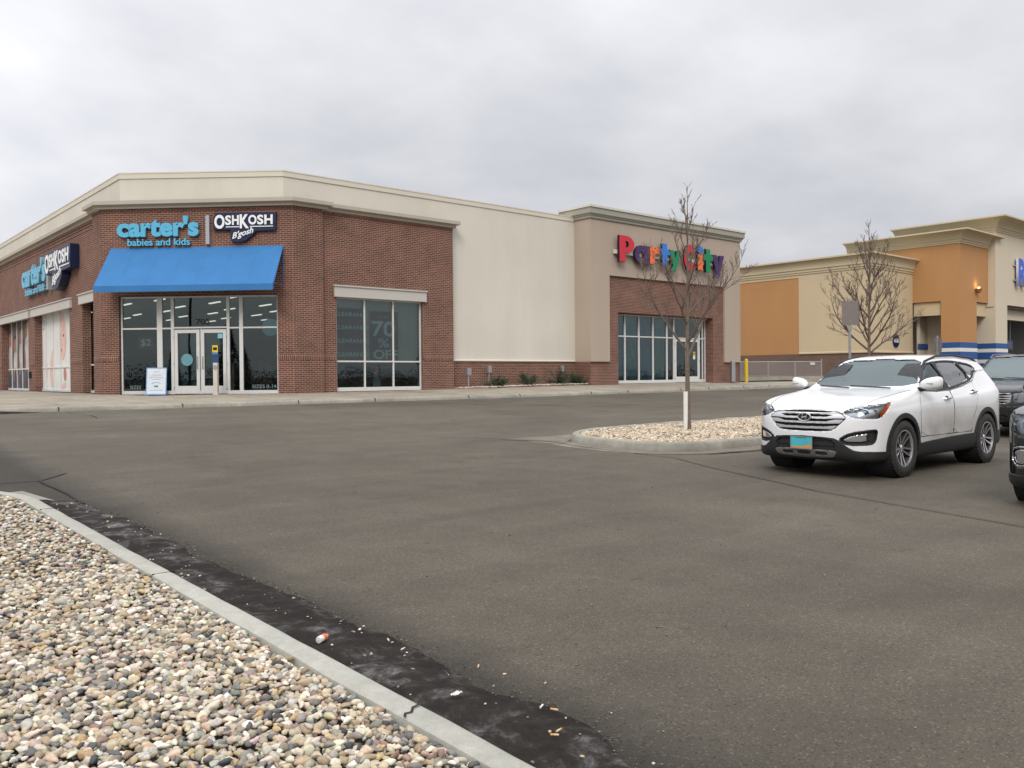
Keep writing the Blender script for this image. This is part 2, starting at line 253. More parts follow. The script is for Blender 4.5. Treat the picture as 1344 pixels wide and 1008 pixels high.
# ------------------------------------------------------------------ object helpers
def tag(o, label=None, cat=None, group=None, kind=None):
    if label: o['label'] = label
    if cat: o['category'] = cat
    if group: o['group'] = group
    if kind: o['kind'] = kind
    return o
def empty(name, loc=(0, 0, 0), rz=0.0, label=None, cat=None, group=None):
    o = bpy.data.objects.new(name, None); COL.objects.link(o); o.location = loc; o.rotation_euler = (0, 0, rz); o.empty_display_size = 0.3
    return tag(o, label, cat, group)
def copy_tree(o, parent=None):
    c = o.copy(); COL.objects.link(c); c.parent = parent
    for ch in o.children: copy_tree(ch, c)
    return c
class MB:
    def __init__(s): s.v = []; s.f = []; s.m = []
    def add(s, vs, fs, mi=0):
        b = len(s.v); s.v += [tuple(map(float, q)) for q in vs]; s.f += [tuple(b + i for i in f) for f in fs]; s.m += [mi] * len(fs); return s
    def box(s, x0, x1, y0, y1, z0, z1, mi=0, M=None):
        vs = [(x, y, z) for z in (z0, z1) for y in (y0, y1) for x in (x0, x1)]
        if M is not None: vs = [tuple(M @ Vector(q)) for q in vs]
        return s.add(vs, [(0, 2, 3, 1), (4, 5, 7, 6), (0, 1, 5, 4), (2, 6, 7, 3), (0, 4, 6, 2), (1, 3, 7, 5)], mi)
    def quad(s, a, b, c, d, mi=0): return s.add([a, b, c, d], [(0, 1, 2, 3)], mi)
    def prism(s, poly, z0, z1, mi=0):
        n = len(poly); vs = [(x, y, z0) for x, y in poly] + [(x, y, z1) for x, y in poly]
        return s.add(vs, [tuple(range(n))[::-1], tuple(range(n, 2 * n))] + [(i, (i + 1) % n, n + (i + 1) % n, n + i) for i in range(n)], mi)
    def tube(s, pts, rad, n=8, mi=0, cap=True):
        pts = [Vector(p) for p in pts]; rs = rad if isinstance(rad, (list, tuple)) else [rad] * len(pts); b = len(s.v); prev = None
        for i, p in enumerate(pts):
            t = (pts[min(i + 1, len(pts) - 1)] - pts[max(i - 1, 0)])
            t = t.normalized() if t.length > 1e-9 else Vector((0, 0, 1))
            if prev is None: u = t.orthogonal().normalized()
            else: u = (prev - t * prev.dot(t)); u = u.normalized() if u.length > 1e-6 else t.orthogonal().normalized()
            prev = u; w = t.cross(u)
            for k in range(n):
                a = 2 * math.pi * k / n; q = p + (u * math.cos(a) + w * math.sin(a)) * rs[i]; s.v.append(tuple(q))
        for i in range(len(pts) - 1):
            for k in range(n):
                k2 = (k + 1) % n; s.f.append((b + i * n + k, b + i * n + k2, b + (i + 1) * n + k2, b + (i + 1) * n + k)); s.m.append(mi)
        if cap:
            s.f.append(tuple(b + k for k in range(n))[::-1]); s.m.append(mi); e = b + (len(pts) - 1) * n
            s.f.append(tuple(e + k for k in range(n))); s.m.append(mi)
        return s
    def cyl(s, p0, p1, r, n=16, mi=0, r1=None): return s.tube([p0, p1], [r, r if r1 is None else r1], n, mi)
    def lathe(s, prof, n=24, M=None, mi=0):      # prof: (r, z) about z
        b = len(s.v)
        for r, z in prof:
            for k in range(n):
                a = 2 * math.pi * k / n; q = Vector((r * math.cos(a), r * math.sin(a), z))
                s.v.append(tuple(M @ q if M is not None else q))
        for i in range(len(prof) - 1):
            for k in range(n):
                k2 = (k + 1) % n; s.f.append((b + i * n + k, b + i * n + k2, b + (i + 1) * n + k2, b + (i + 1) * n + k)); s.m.append(mi)
        return s
    def build(s, name, mats, parent=None, smooth=False, bevel=0.0, loc=None):
        me = bpy.data.meshes.new(name)
        V = s.v
        me.from_pydata(V, [], s.f)
        if not isinstance(mats, (list, tuple)): mats = [mats]
        for m in mats: me.materials.append(m)
        if len(mats) > 1: me.polygons.foreach_set('material_index', s.m)
        me.update()
        uv = me.uv_layers.new(name='UVMap'); wo = 0
        co = np.array(V, dtype=np.float32).reshape(-1, 3)
        nl = len(me.loops); vi = np.empty(nl, np.int32); me.loops.foreach_get('vertex_index', vi)
        npoly = len(me.polygons); nrm = np.empty(npoly * 3, np.float32); me.polygons.foreach_get('normal', nrm); nrm = nrm.reshape(-1, 3)
        lt = np.empty(npoly, np.int32); me.polygons.foreach_get('loop_total', lt)
        ln = np.repeat(nrm, lt, axis=0); P = co[vi]; hz = np.hypot(ln[:, 0], ln[:, 1]); flat = np.abs(ln[:, 2]) > 0.7; hz[hz < 1e-6] = 1
        U = (-ln[:, 1] * P[:, 0] + ln[:, 0] * P[:, 1]) / hz; Z = P[:, 2]
        uvs = np.stack([np.where(flat, P[:, 0], U), np.where(flat, P[:, 1], Z)], 1).astype(np.float32)
        uv.data.foreach_set('uv', uvs.ravel())
        o = bpy.data.objects.new(name, me); COL.objects.link(o)
        if parent is not None: o.parent = parent
        if loc is not None: o.location = loc
        if smooth: me.shade_smooth(); me.set_sharp_from_angle(angle=R(38))
        if bevel:
            bv = o.modifiers.new('bevel', 'BEVEL'); bv.width = bevel; bv.segments = 2; bv.limit_method = 'ANGLE'; bv.angle_limit = R(40)
        return o

_font = None
def text_mesh(txt, name, mat, parent, org, du, W_, H_, depth, off=0.0, dn=None, mats2=None, italic=0.0, res=4, dv=None):
    """flat lettering fitted into a W_ x H_ box; org = lower left corner, du = unit reading direction, letters stand out along dn by depth"""
    cu = bpy.data.curves.new('lettering', 'FONT'); cu.body = txt; cu.resolution_u = res; cu.offset = off; cu.extrude = 0.5; cu.size = 1; cu.shear = italic
    o = bpy.data.objects.new('lettering', cu); COL.objects.link(o); dg = bpy.context.evaluated_depsgraph_get(); dg.update()
    me = bpy.data.meshes.new_from_object(o.evaluated_get(dg)); bpy.data.objects.remove(o); bpy.data.curves.remove(cu)
    n = len(me.vertices); co = np.empty(n * 3, np.float32); me.vertices.foreach_get('co', co); co = co.reshape(-1, 3)
    mn = co.min(0); mx = co.max(0); q = (co - mn) / np.maximum(mx - mn, 1e-6)
    du = Vector(du).normalized(); dn = Vector(dn).normalized() if dn is not None else Vector((du.y, -du.x, 0)); up = Vector(dv).normalized() if dv is not None else Vector((0, 0, 1))
    P = np.array(org)[None] + q[:, :1] * W_ * np.array(du)[None] + q[:, 1:2] * H_ * np.array(up)[None] + q[:, 2:3] * depth * np.array(dn)[None]
    me.vertices.foreach_set('co', P.astype(np.float32).ravel()); me.materials.clear(); me.materials.append(mat)
    me.update()
    if mats2 is not None:                        # faces that look along dn get mat, the returns get mats2
        me.materials.append(mats2); k = len(me.polygons); nn = np.empty(k * 3, np.float32); me.polygons.foreach_get('normal', nn); nn = nn.reshape(-1, 3)
        me.polygons.foreach_set('material_index', (np.abs(nn @ np.array(dn)) < 0.7).astype(np.int32))
    ob = bpy.data.objects.new(name, me); COL.objects.link(ob)
    if parent is not None: ob.parent = parent
    # keep normals outward
    bm = bmesh.new(); bm.from_mesh(me); bmesh.ops.recalc_face_normals(bm, faces=bm.faces); bm.to_mesh(me); bm.free()
    return ob

def sm(t): t = min(max(t, 0.0), 1.0); return t * t * (3 - 2 * t)
def G(x, y):
    y = min(max(y, -30), 23); return .014 * y + (.00075 * y * y if y > 0 else 0)

# ------------------------------------------------------------------ ground sheet
def parking_lot():
    xs = sorted(set([-900, -400, -150, -80, -40, -20] + [round(-10 + 1.0 * i, 2) for i in range(71)] + [80, 120, 200, 450, 900]))
    ys = sorted(set([-900, -300, -120, -60, -30, -20, -10, -5] + [round(-2 + 0.5 * i, 2) for i in range(53)] + [28, 34, 45, 70, 120, 300, 900]))
    mb = MB(); vs = []
    for y in ys:
        for x in xs:
            vs.append((x, y, G(x, y) + 0.006 * mnoise.noise(Vector((x * .35, y * .35, 3))) * sm((x - 2.8) / 1.5) * sm((9.4 - x) / 1.5) * (1 if abs(y) < 22 else 0)))
    n = len(xs); fs = [(j * n + i, j * n + i + 1, (j + 1) * n + i + 1, (j + 1) * n + i) for j in range(len(ys) - 1) for i in range(n - 1)]
    mb.add(vs, fs); tag(mb.build('parking_lot', M_ASPH, smooth=True), 'worn brown-grey asphalt of the parking lot and drive lane', None, None, 'structure')
parking_lot()

def offset_path(pts, d):
    out = []
    for i, p in enumerate(pts):
        a = Vector(pts[max(i - 1, 0)]); b = Vector(pts[min(i + 1, len(pts) - 1)]); t = (b - a).normalized(); out.append((p[0] + t.y * d, p[1] - t.x * d))
    return out
def smooth_path(pts, it=2):
    for _ in range(it):
        q = [pts[0]]
        for a, b in zip(pts[:-1], pts[1:]):
            q.append((a[0] * .75 + b[0] * .25, a[1] * .75 + b[1] * .25)); q.append((a[0] * .25 + b[0] * .75, a[1] * .25 + b[1] * .75))
        q.append(pts[-1]); pts = q
    return pts
def resample(pts, step):
    out = [pts[0]]; 
    for a, b in zip(pts[:-1], pts[1:]):
        L_ = math.dist(a, b); k = max(1, int(L_ / step))
        for i in range(1, k + 1): out.append((a[0] + (b[0] - a[0]) * i / k, a[1] + (b[1] - a[1]) * i / k))
    return out
def sweep(mb, pts, prof, zf, rough=0.0):
    """prof: (offset to the right of travel, height)"""
    rows = [offset_path(pts, d) for d, _ in prof]; n = len(pts); vs = []
    for (d, h), row in zip(prof, rows):
        for i, (x, y) in enumerate(row):
            j = rough * mnoise.noise(Vector((x * 3, y * 3, d * 7 + h * 9)))
            vs.append((x + j, y + j, zf(*pts[i]) + h + j))
    fs = [(r * n + i, r * n + i + 1, (r + 1) * n + i + 1, (r + 1) * n + i) for r in range(len(prof) - 1) for i in range(n - 1)]
    mb.add(vs, fs); return mb
KPROF = [(0.165, -0.05), (0.160, 0.03), (0.152, 0.115), (0.138, 0.140), (0.115, 0.150), (0.03, 0.152), (0.008, 0.145), (0.0, 0.125), (-0.004, -0.05)]
# gravel bed in front of the camera: kerb runs along Y at X = 1.80..1.96
NK = [(1.80, -14.0), (1.80, 9.3)] + [(1.80 - 0.75 * (1 - math.cos(a)), 9.3 + 1.05 * math.sin(a)) for a in np.linspace(0.15, math.pi / 2, 9)] + [(0.4, 10.38), (-9, 10.45)]
NKs = resample(NK, 0.18)
mb = MB(); sweep(mb, NKs, KPROF, G, 0.004); tag(mb.build('kerb', M_KERBN, smooth=True), 'pale concrete kerb round the near gravel bed', None, None, 'structure')
GUT = [(0.60, 0.004), (0.58, 0.006), (0.162, 0.004)]
mb = MB(); sweep(mb, resample([(1.80, -14.0), (1.80, 9.5), (1.72, 10.1), (1.62, 10.8)], 0.3), [(0.50, -0.03), (0.50, 0.0065), (0.16, 0.0065)], G); tag(mb.build('gutter', M_CONC), 'concrete gutter pan beside the near kerb', None, None, 'structure')

# landscape island with the two bare trees
ISL = smooth_path([(26.0, 12.25), (15.0, 12.2), (12.6, 12.05), (11.5, 11.65), (11.02, 11.0), (10.98, 10.1), (11.2, 9.35), (11.65, 8.97), (12.6, 8.83), (15, 8.80), (25.0, 8.80), (26.2, 9.3), (26.5, 10.6), (26.2, 11.9), (26.0, 12.25)], 2)
ISL = resample(ISL, 0.2)
# travel is counter clockwise: inside is to the left, the outer face to the right
IPROF = [(0.010, -0.05), (0.004, 0.03), (-0.012, 0.12), (-0.035, 0.145), (-0.06, 0.152), (-0.15, 0.150), (-0.17, 0.125), (-0.175, -0.02)]
mb = MB(); sweep(mb, ISL, IPROF, G, 0.012); tag(mb.build('kerb', M_CONC, smooth=True), 'weathered concrete kerb round the tree island', None, None, 'structure')
front = [p for p in ISL if p[1] < 11.3 and p[0] < 24]
mb = MB(); sweep(mb, [(12.3, 12.12), (11.6, 11.9), (10.95, 11.6)] + front, [(0.50, -0.03), (0.50, 0.0065), (0.0, 0.0065)], G)
mb.add([(10.35, 12.35, G(0, 12.35) + .007), (11.05, 11.25, G(0, 11.25) + .0085), (12.25, 12.15, G(0, 12.15) + .0085), (12.15, 12.32, G(0, 12.32) + .007)], [(0, 1, 2, 3)])
tag(mb.build('gutter', M_CONCD), 'stained concrete gutter pan round the tree island', None, None, 'structure')

# gravel soil bases
def fill(name, poly, dz, mat, label):
    bm = bmesh.new(); vs = [bm.verts.new((x, y, G(x, y) + dz)) for x, y in poly]; f = bm.faces.new(vs); bmesh.ops.triangulate(bm, faces=[f])
    bmesh.ops.subdivide_edges(bm, edges=bm.edges, cuts=2, use_grid_fill=True)
    for v in bm.verts: v.co.z = G(v.co.x, v.co.y) + dz
    bmesh.ops.recalc_face_normals(bm, faces=bm.faces); me = bpy.data.meshes.new(name); bm.to_mesh(me); bm.free(); me.materials.append(mat)
    o = bpy.data.objects.new(name, me); COL.objects.link(o); return tag(o, label, None, None, 'structure')
fill('ground', [(-9, -14), (1.80, -14)] + [p for p in NKs if p[1] > -14 and p[0] > -8.9] + [(-9, 10.45)], 0.075, M_SOIL, 'brown soil under the near gravel bed')
fill('ground', offset_path(ISL, -0.17), 0.075, M_SOIL, 'brown soil under the gravel of the tree island')

# ------------------------------------------------------------------ pebbles
def ico(sub):
    bm = bmesh.new(); bmesh.ops.create_icosphere(bm, subdivisions=sub, radius=1.0); v = np.array([q.co[:] for q in bm.verts]); f = np.array([[x.index for x in fc.verts] for fc in bm.faces]); bm.free(); return v, f
PAL = np.array([(0.46, 0.365, 0.23), (0.54, 0.46, 0.33), (0.38, 0.275, 0.155), (0.33, 0.275, 0.20), (0.62, 0.56, 0.45), (0.22, 0.19, 0.15), (0.10, 0.10, 0.095), (0.055, 0.062, 0.066), (0.25, 0.155, 0.115), (0.45, 0.29, 0.12), (0.16, 0.16, 0.145), (0.42, 0.385, 0.32)])
_l = PAL.mean(1, keepdims=True); PAL = _l + (PAL - _l) * 0.80
PW = np.array([.16, .15, .11, .11, .11, .08, .045, .025, .03, .03, .05, .08]); PW /= PW.sum()
def pebbles(name, pts, size, zf, sub=2, label='', flat=(0.5, 0.8), pal=PAL, pw=PW, hi=0.03):
    bv, bf = ico(sub); vars_ = []
    for k in range(14):
        d = bv.copy(); o = rng.uniform(-9, 9, 3)
        nzv = np.array([mnoise.noise(Vector(tuple(q * 0.9 + o))) for q in bv]); d *= (1 + 0.60 * nzv)[:, None]
        pn = rng.normal(size=3); pn /= np.linalg.norm(pn); s_ = d @ pn; d -= np.outer(np.clip(s_ - 0.55, 0, None), pn)
        for _q in range(3):
            pn = rng.normal(size=3); pn /= np.linalg.norm(pn); s_ = d @ pn; d -= np.outer(np.clip(s_ - 0.68, 0, None), pn)
        vars_.append(d)
    vars_ = np.array(vars_); n = len(pts); pts = np.asarray(pts)
    k = rng.integers(0, len(vars_), n); V = vars_[k]
    sz = size[0] + (size[1] - size[0]) * rng.beta(1.7, 2.6, n)
    sc = np.stack([sz * 0.5 * rng.uniform(0.95, 1.55, n), sz * 0.5 * rng.uniform(0.68, 1.0, n), sz * 0.5 * rng.uniform(*flat, n)], 1)
    V = V * sc[:, None, :]
    # random yaw and a modest tilt
    ya = rng.uniform(0, 2 * np.pi, n); ti = rng.normal(0, 0.45, n); ca, sa, ct, st = np.cos(ya), np.sin(ya), np.cos(ti), np.sin(ti)
    y1 = V[:, :, 1] * ct[:, None] - V[:, :, 2] * st[:, None]; z1 = V[:, :, 1] * st[:, None] + V[:, :, 2] * ct[:, None]
    x2 = V[:, :, 0] * ca[:, None] - y1 * sa[:, None]; y2 = V[:, :, 0] * sa[:, None] + y1 * ca[:, None]
    z0 = np.array([zf(x, y) for x, y in pts]) + rng.uniform(0, hi, n)
    V = np.stack([x2 + pts[:, 0:1], y2 + pts[:, 1:2], z1 + z0[:, None]], 2)
    nv = len(bv); nf = len(bf); F = (bf[None] + (np.arange(n) * nv)[:, None, None]).reshape(-1, 3)
    me = bpy.data.meshes.new(name); me.vertices.add(n * nv); me.vertices.foreach_set('co', V.astype(np.float32).ravel())
    me.loops.add(n * nf * 3); me.loops.foreach_set('vertex_index', F.astype(np.int32).ravel()); me.polygons.add(n * nf)
    me.polygons.foreach_set('loop_start', np.arange(0, n * nf * 3, 3, dtype=np.int32)); me.polygons.foreach_set('use_smooth', np.ones(n * nf, bool))
    me.update(calc_edges=True)
    c = pal[rng.choice(len(pal), n, p=pw)] * rng.uniform(0.72, 1.18, n)[:, None] * (1 + rng.normal(0, 0.035, (n, 3))); c = np.clip(c, 0.02, 0.85)
    a = me.color_attributes.new('col', 'FLOAT_COLOR', 'POINT'); a.data.foreach_set('color', np.concatenate([np.repeat(c, nv, 0), np.ones((n * nv, 1))], 1).astype(np.float32).ravel())
    me.materials.append(M_STONE); o = bpy.data.objects.new(name, me); COL.objects.link(o)
    return tag(o, label, None, None, 'stuff')
def scatter(x0, x1, y0, y1, sp, test):
    xs = np.arange(x0, x1, sp); ys = np.arange(y0, y1, sp * 0.9); X, Y = np.meshgrid(xs, ys); X = X + (np.arange(len(ys)) % 2)[:, None] * sp / 2
    P = np.stack([X.ravel(), Y.ravel()], 1) + rng.normal(0, sp * 0.27, (X.size, 2)); return P[np.array([test(x, y) for x, y in P])]
def inpoly(x, y, poly):
    c = False; j = len(poly) - 1
    for i in range(len(poly)):
        a, b = poly[i], poly[j]
        if (a[1] > y) != (b[1] > y) and x < (b[0] - a[0]) * (y - a[1]) / (b[1] - a[1]) + a[0]: c = not c
        j = i
    return c
bedx = lambda y: 1.775 if y < 9.3 else 1.80 - 0.75 * (1 - math.sqrt(max(0, 1 - ((y - 9.3) / 1.05) ** 2))) - 0.02
near = scatter(-1.3, 1.79, 0.9, 6.0, 0.0265, lambda x, y: x < bedx(y) and x > -0.9 + 0.0 * y)
far_ = scatter(-3.0, 1.79, 6.0, 10.32, 0.033, lambda x, y: x < bedx(y) and y < 10.30)
side_ = scatter(-9.0, -0.9, -3.0, 10.3, 0.085, lambda x, y: not (x > -3.0 and y > 6.0))
back_ = scatter(-0.9, 1.78, -4.0, 0.9, 0.07, lambda x, y: True)
gz_ = lambda x, y: G(x, y) + 0.128 + 0.02 * mnoise.noise(Vector((x * 1.3, y * 1.3, 0)))
pebbles('gravel', near, (0.022, 0.058), gz_, 2, 'rounded multicoloured river stones of the near bed')
pebbles('gravel', far_, (0.026, 0.060), gz_, 1, 'rounded multicoloured river stones at the far end of the near bed')
pebbles('gravel', np.concatenate([side_, back_]), (0.07, 0.13), gz_, 1, 'rounded river stones of the near bed beside the camera')
ip = offset_path(ISL, -0.19)
ig = scatter(10.9, 20.5, 8.7, 12.3, 0.058, lambda x, y: inpoly(x, y, ip)); ig2 = scatter(20.5, 26.5, 8.7, 12.3, 0.12, lambda x, y: inpoly(x, y, ip))
PAL2 = np.array([(0.52, 0.43, 0.31), (0.57, 0.49, 0.37), (0.44, 0.35, 0.24), (0.40, 0.34, 0.26), (0.21, 0.18, 0.15), (0.48, 0.36, 0.26)]); PW2 = np.array([.25, .22, .2, .15, .08, .10]); PW2 /= PW2.sum()
pebbles('gravel', ig, (0.045, 0.10), lambda x, y: G(x, y) + 0.11 + 0.03 * mnoise.noise(Vector((x, y, 0))), 1, 'tan gravel of the tree island', pal=PAL2, pw=PW2)
pebbles('gravel', ig2, (0.10, 0.17), lambda x, y: G(x, y) + 0.11, 1, 'tan gravel at the far end of the tree island', pal=PAL2, pw=PW2)

# ------------------------------------------------------------------ wet dirt along the near kerb, cracks and seams
def strip_mesh(name, left, right, dz, mat, label, kind='structure', bumpy=0.0, n=5):
    mb = MB(); vs = []
    for (a, b) in zip(left, right):
        for k in range(n):
            t = k / (n - 1); x = a[0] + (b[0] - a[0]) * t; y = a[1] + (b[1] - a[1]) * t
            e = math.sin(math.pi * min(max(t, 0), 1)) ** 0.5
            vs.append((x, y, G(x, y) + (0.0088 + (dz - 0.0088) * e) + bumpy * e * max(0.0, mnoise.fractal(Vector((x * 6, y * 6, 0)), 0.8, 2.2, 4) + .3)))
    m_ = len(left); mb.add(vs, [(i * n + k, i * n + k + 1, (i + 1) * n + k + 1, (i + 1) * n + k) for i in range(m_ - 1) for k in range(n - 1)])
    return tag(mb.build(name, mat, smooth=True), label, None, None, kind)
DE = [(-14, 2.45), (-6, 2.5), (0.5, 2.42), (2.11, 2.41), (2.36, 2.50), (2.71, 2.55), (2.92, 2.50), (3.33, 2.45), (3.70, 2.53), (4.03, 2.52), (4.51, 2.50), (4.96, 2.54), (5.68, 2.46), (6.74, 2.46), (8.06, 2.52), (9.2, 2.42), (9.85, 2.30), (10.05, 2.10)]
yy = np.concatenate([np.arange(-14, 1.5, .15), np.arange(1.5, 10.05, 0.035)]); ex = np.interp(yy, [a for a, _ in DE], [b for _, b in DE])
ex = ex + np.array([0.060 * mnoise.fractal(Vector((0, y * 2.2, 5)), 0.8, 2.0, 5) for y in yy]); ex = np.maximum(ex, 1.99)
strip_mesh('mud', [(1.955, y) for y in yy], [(x, y) for x, y in zip(ex, yy)], 0.020, M_DIRT, 'dark wet mud and scum along the near kerb', 'stuff', 0.016, 22)
def crack(pts, w, label, wob=0.03, dz=0.011):
    pts = resample(pts, 0.12); P = []
    for x, y in pts: P.append((x + wob * mnoise.noise(Vector((x * 1.5, y * 1.5, 1))), y + wob * mnoise.noise(Vector((x * 1.5, y * 1.5, 9)))))
    l = offset_path(P, -w / 2); r = offset_path(P, w / 2); mb = MB(); n = len(P)
    vs = [(x, y, G(x, y) + dz) for x, y in l] + [(x, y, G(x, y) + dz) for x, y in r]; mb.add(vs, [(i, n + i, n + i + 1, i + 1) for i in range(n - 1)])
    return tag(mb.build('asphalt_crack', M_CRACK), label, None, None, 'structure')
crack([(10.2, 12.9), (10.42, 12.4), (10.9, 11.6), (10.72, 10.4), (10.72, 9.4), (10.70, 8.5), (10.05, 7.1), (9.33, 5.3), (8.78, 2.9), (8.4, -3.0)], 0.022, 'dark paving seam between the drive lane and the parking stalls')
crack([(1.2, 11.2), (2.0, 11.62), (2.42, 11.60), (2.87, 12.1)], 0.03, 'dark crack at the head of the near gravel bed')
crack([(2.42, 11.60), (2.44, 10.8), (2.43, 9.6)], 0.035, 'dark crack beside the near gutter pan')
crack([(11.55, 8.45), (12.6, 8.32), (16, 8.28)], 0.03, 'dark joint beside the island gutter', 0.05)
crack([(5.3, 22.3), (5.6, 21.4), (5.5, 20.6)], 0.02, 'short crack running out from the store kerb')

# ------------------------------------------------------------------ store sidewalk, kerb
KX = [-14, 20, 29, 40, 46, 60]; KY = [22.8, 22.8, 23.25, 24.75, 25.6, 26.2]; KZ = [0.67, 0.67, 0.70, 0.735, 0.74, 0.74]
kY = lambda x: float(np.interp(x, KX, KY)); kz = lambda x, y=0: float(np.interp(x, KX, KZ))
fz = lambda x: 0.95 + 0.13 * sm((x - 16) / 11)
path = resample([(-14 + .5 * i, kY(-14 + .5 * i)) for i in range(149)], 0.5)
SP = [(0.45, -0.06), (0.45, 0.012), (0.02, 0.0), (0.008, 0.06), (-0.01, 0.115), (-0.035, 0.143), (-0.07, 0.152), (-0.16, 0.152), (-0.165, 0.12)]
mb = MB(); sweep(mb, path, SP, kz, 0.012); tag(mb.build('kerb', M_CONC, smooth=True), 'worn concrete kerb and gutter along the store sidewalk', None, None, 'structure')
mb = MB(); vs = []; xs = [-14 + .5 * i for i in range(149)]; ts = [0, .2, .4, .6, .8, 1]
for x in xs:
    for t in ts:
        y0 = kY(x) + 0.15; y1 = 27.3 if x < 40 else 29.0; vs.append((x, y0 + (y1 - y0) * t, kz(x) + 0.1485 + (fz(x) - kz(x) - 0.1485) * t))
    vs.append((x, 62 if x < 9 else 27.6, fz(x) - 0.0))
n = len(ts) + 1; mb.add(vs, [(i * n + k, (i + 1) * n + k, (i + 1) * n + k + 1, i * n + k + 1) for i in range(len(xs) - 1) for k in range(n - 1)])
tag(mb.build('sidewalk', M_WALK, smooth=True), 'stained concrete sidewalk before the stores', None, None, 'structure')
mb = MB(); pts = resample([(-8, 22.70), (5.2, 22.70)], 0.12); vs = []
for x, y in pts:
    w = 0.10 + 0.05 * mnoise.noise(Vector((x * 2, 0, 0))); e = sm((5.2 - x) / 1.5)
    vs += [(x, y - w * 1.3 * e, 0.688), (x, y - 0.02, 0.695 + 0.05 * e), (x, y + 0.075, 0.70 + 0.07 * e)]
mb.add(vs, [(3 * i + k, 3 * i + 3 + k, 3 * i + 4 + k, 3 * i + 1 + k) for i in range(len(pts) - 1) for k in (0, 1)])
tag(mb.build('mud', M_DIRT, smooth=True), 'dark leaf mud lying against the store kerb on the left', None, None, 'stuff')
mb = MB()
for x in [-10 + 3.05 * i for i in range(22)]:
    x += 0.4 * math.sin(x * 3)
    mb.box(x - .007, x + .007, kY(x) - 0.012, kY(x) + 0.17, kz(x) + 0.03, kz(x) + 0.1545)
tag(mb.build('kerb_joint', M_CRACK), 'dark joints across the store kerb', None, None, 'structure')

mb = MB(); P_ = [(1.806, 2.725), (1.83, 2.755), (1.855, 2.75), (1.885, 2.785), (1.915, 2.79), (1.948, 2.83)]; n_ = len(P_)
mb.add([(x, y - .004, G(x, y) + .1585) for x, y in P_] + [(x - .003, y + .008, G(x, y) + .1585) for x, y in P_], [(i, i + 1, n_ + i + 1, n_ + i) for i in range(n_ - 1)]); tag(mb.build('kerb_crack', M_CRACK), 'hairline crack across the near kerb', None, None, 'structure')
mb = MB()
for y_ in (5.6, 8.6, -.4): mb.box(1.809, 1.951, y_ - .004, y_ + .004, G(0, y_) + .12, G(0, y_) + .1540)
tag(mb.build('kerb_joint', M_CRACK), 'thin joints across the near kerb', None, None, 'structure')

# ------------------------------------------------------------------ wall helpers
def wall(mb, p0, p1, z0, z1, holes=(), rev=0.15, mi=0, mrev=None):
    """vertical wall from p0 to p1 (left to right as seen from outside); holes = (s0, s1, z0, z1, reveal)"""
    p0 = Vector(p0); p1 = Vector(p1); L_ = (p1 - p0).length; t = (p1 - p0).normalized(); inn = Vector((-t.y, t.x))
    ss = sorted({0.0, L_} | {h[0] for h in holes} | {h[1] for h in holes}); zs = sorted({z0, z1} | {h[2] for h in holes} | {h[3] for h in holes})
    ss = [a for a in ss if -1e-6 <= a <= L_ + 1e-6]; zs = [a for a in zs if z0 - 1e-6 <= a <= z1 + 1e-6]
    P = lambda s, z, d=0: (p0.x + t.x * s + inn.x * d, p0.y + t.y * s + inn.y * d, z)
    for i in range(len(ss) - 1):
        for j in range(len(zs) - 1):
            cs = (ss[i] + ss[i + 1]) / 2; cz = (zs[j] + zs[j + 1]) / 2
            if any(h[0] < cs < h[1] and h[2] < cz < h[3] for h in holes): continue
            mb.quad(P(ss[i], zs[j]), P(ss[i + 1], zs[j]), P(ss[i + 1], zs[j + 1]), P(ss[i], zs[j + 1]), mi)
    for h in holes:
        a, b, c, d = h[:4]; r = h[4] if len(h) > 4 else rev; m2 = mi if mrev is None else mrev
        mb.quad(P(a, c), P(a, d), P(a, d, r), P(a, c, r), m2); mb.quad(P(b, d), P(b, c), P(b, c, r), P(b, d, r), m2); mb.quad(P(a, d), P(b, d), P(b, d, r), P(a, d, r), m2)
class Fr:
    """local wall frame: s along, z up, d outward"""
    def __init__(s, p0, t): s.o = Vector((p0[0], p0[1], 0)); s.t = Vector((t[0], t[1], 0)).normalized(); s.n = Vector((s.t.y, -s.t.x, 0))
    def P(s, a, z, d=0): return s.o + s.t * a + s.n * d + Vector((0, 0, z))
    def box(s, mb, a0, a1, z0, z1, d0, d1, mi=0):
        vs = [tuple(s.P(a, z, d)) for z in (z0, z1) for d in (d0, d1) for a in (a0, a1)]
        mb.add(vs, [(0, 1, 3, 2), (4, 6, 7, 5), (0, 4, 5, 1), (2, 3, 7, 6), (0, 2, 6, 4), (1, 5, 7, 3)], mi)
def band(mb, path, prof, mi=0, closed_ends=True):
    """sweep a cornice profile (outward, z) along a plan path given left to right as seen from outside"""
    P = [Vector(p) for p in path]; n = len(P); k = len(prof); vs = []
    for i, p in enumerate(P):
        if i == 0: t = (P[1] - p).normalized(); nn = Vector((t.y, -t.x)); sc = 1
        elif i == n - 1: t = (p - P[i - 1]).normalized(); nn = Vector((t.y, -t.x)); sc = 1
        else:
            a = (p - P[i - 1]).normalized(); b = (P[i + 1] - p).normalized(); na = Vector((a.y, -a.x)); nb = Vector((b.y, -b.x)); nn = (na + nb).normalized(); sc = 1 / max(0.3, nn.dot(na))
        for d, z in prof: vs.append((p.x + nn.x * d * sc, p.y + nn.y * d * sc, z))
    fs = [(i * k + j, (i + 1) * k + j, (i + 1) * k + j + 1, i * k + j + 1) for i in range(n - 1) for j in range(k - 1)]
    if closed_ends: fs += [tuple(range(k))[::-1], tuple((n - 1) * k + j for j in range(k))]
    mb.add(vs, fs, mi)

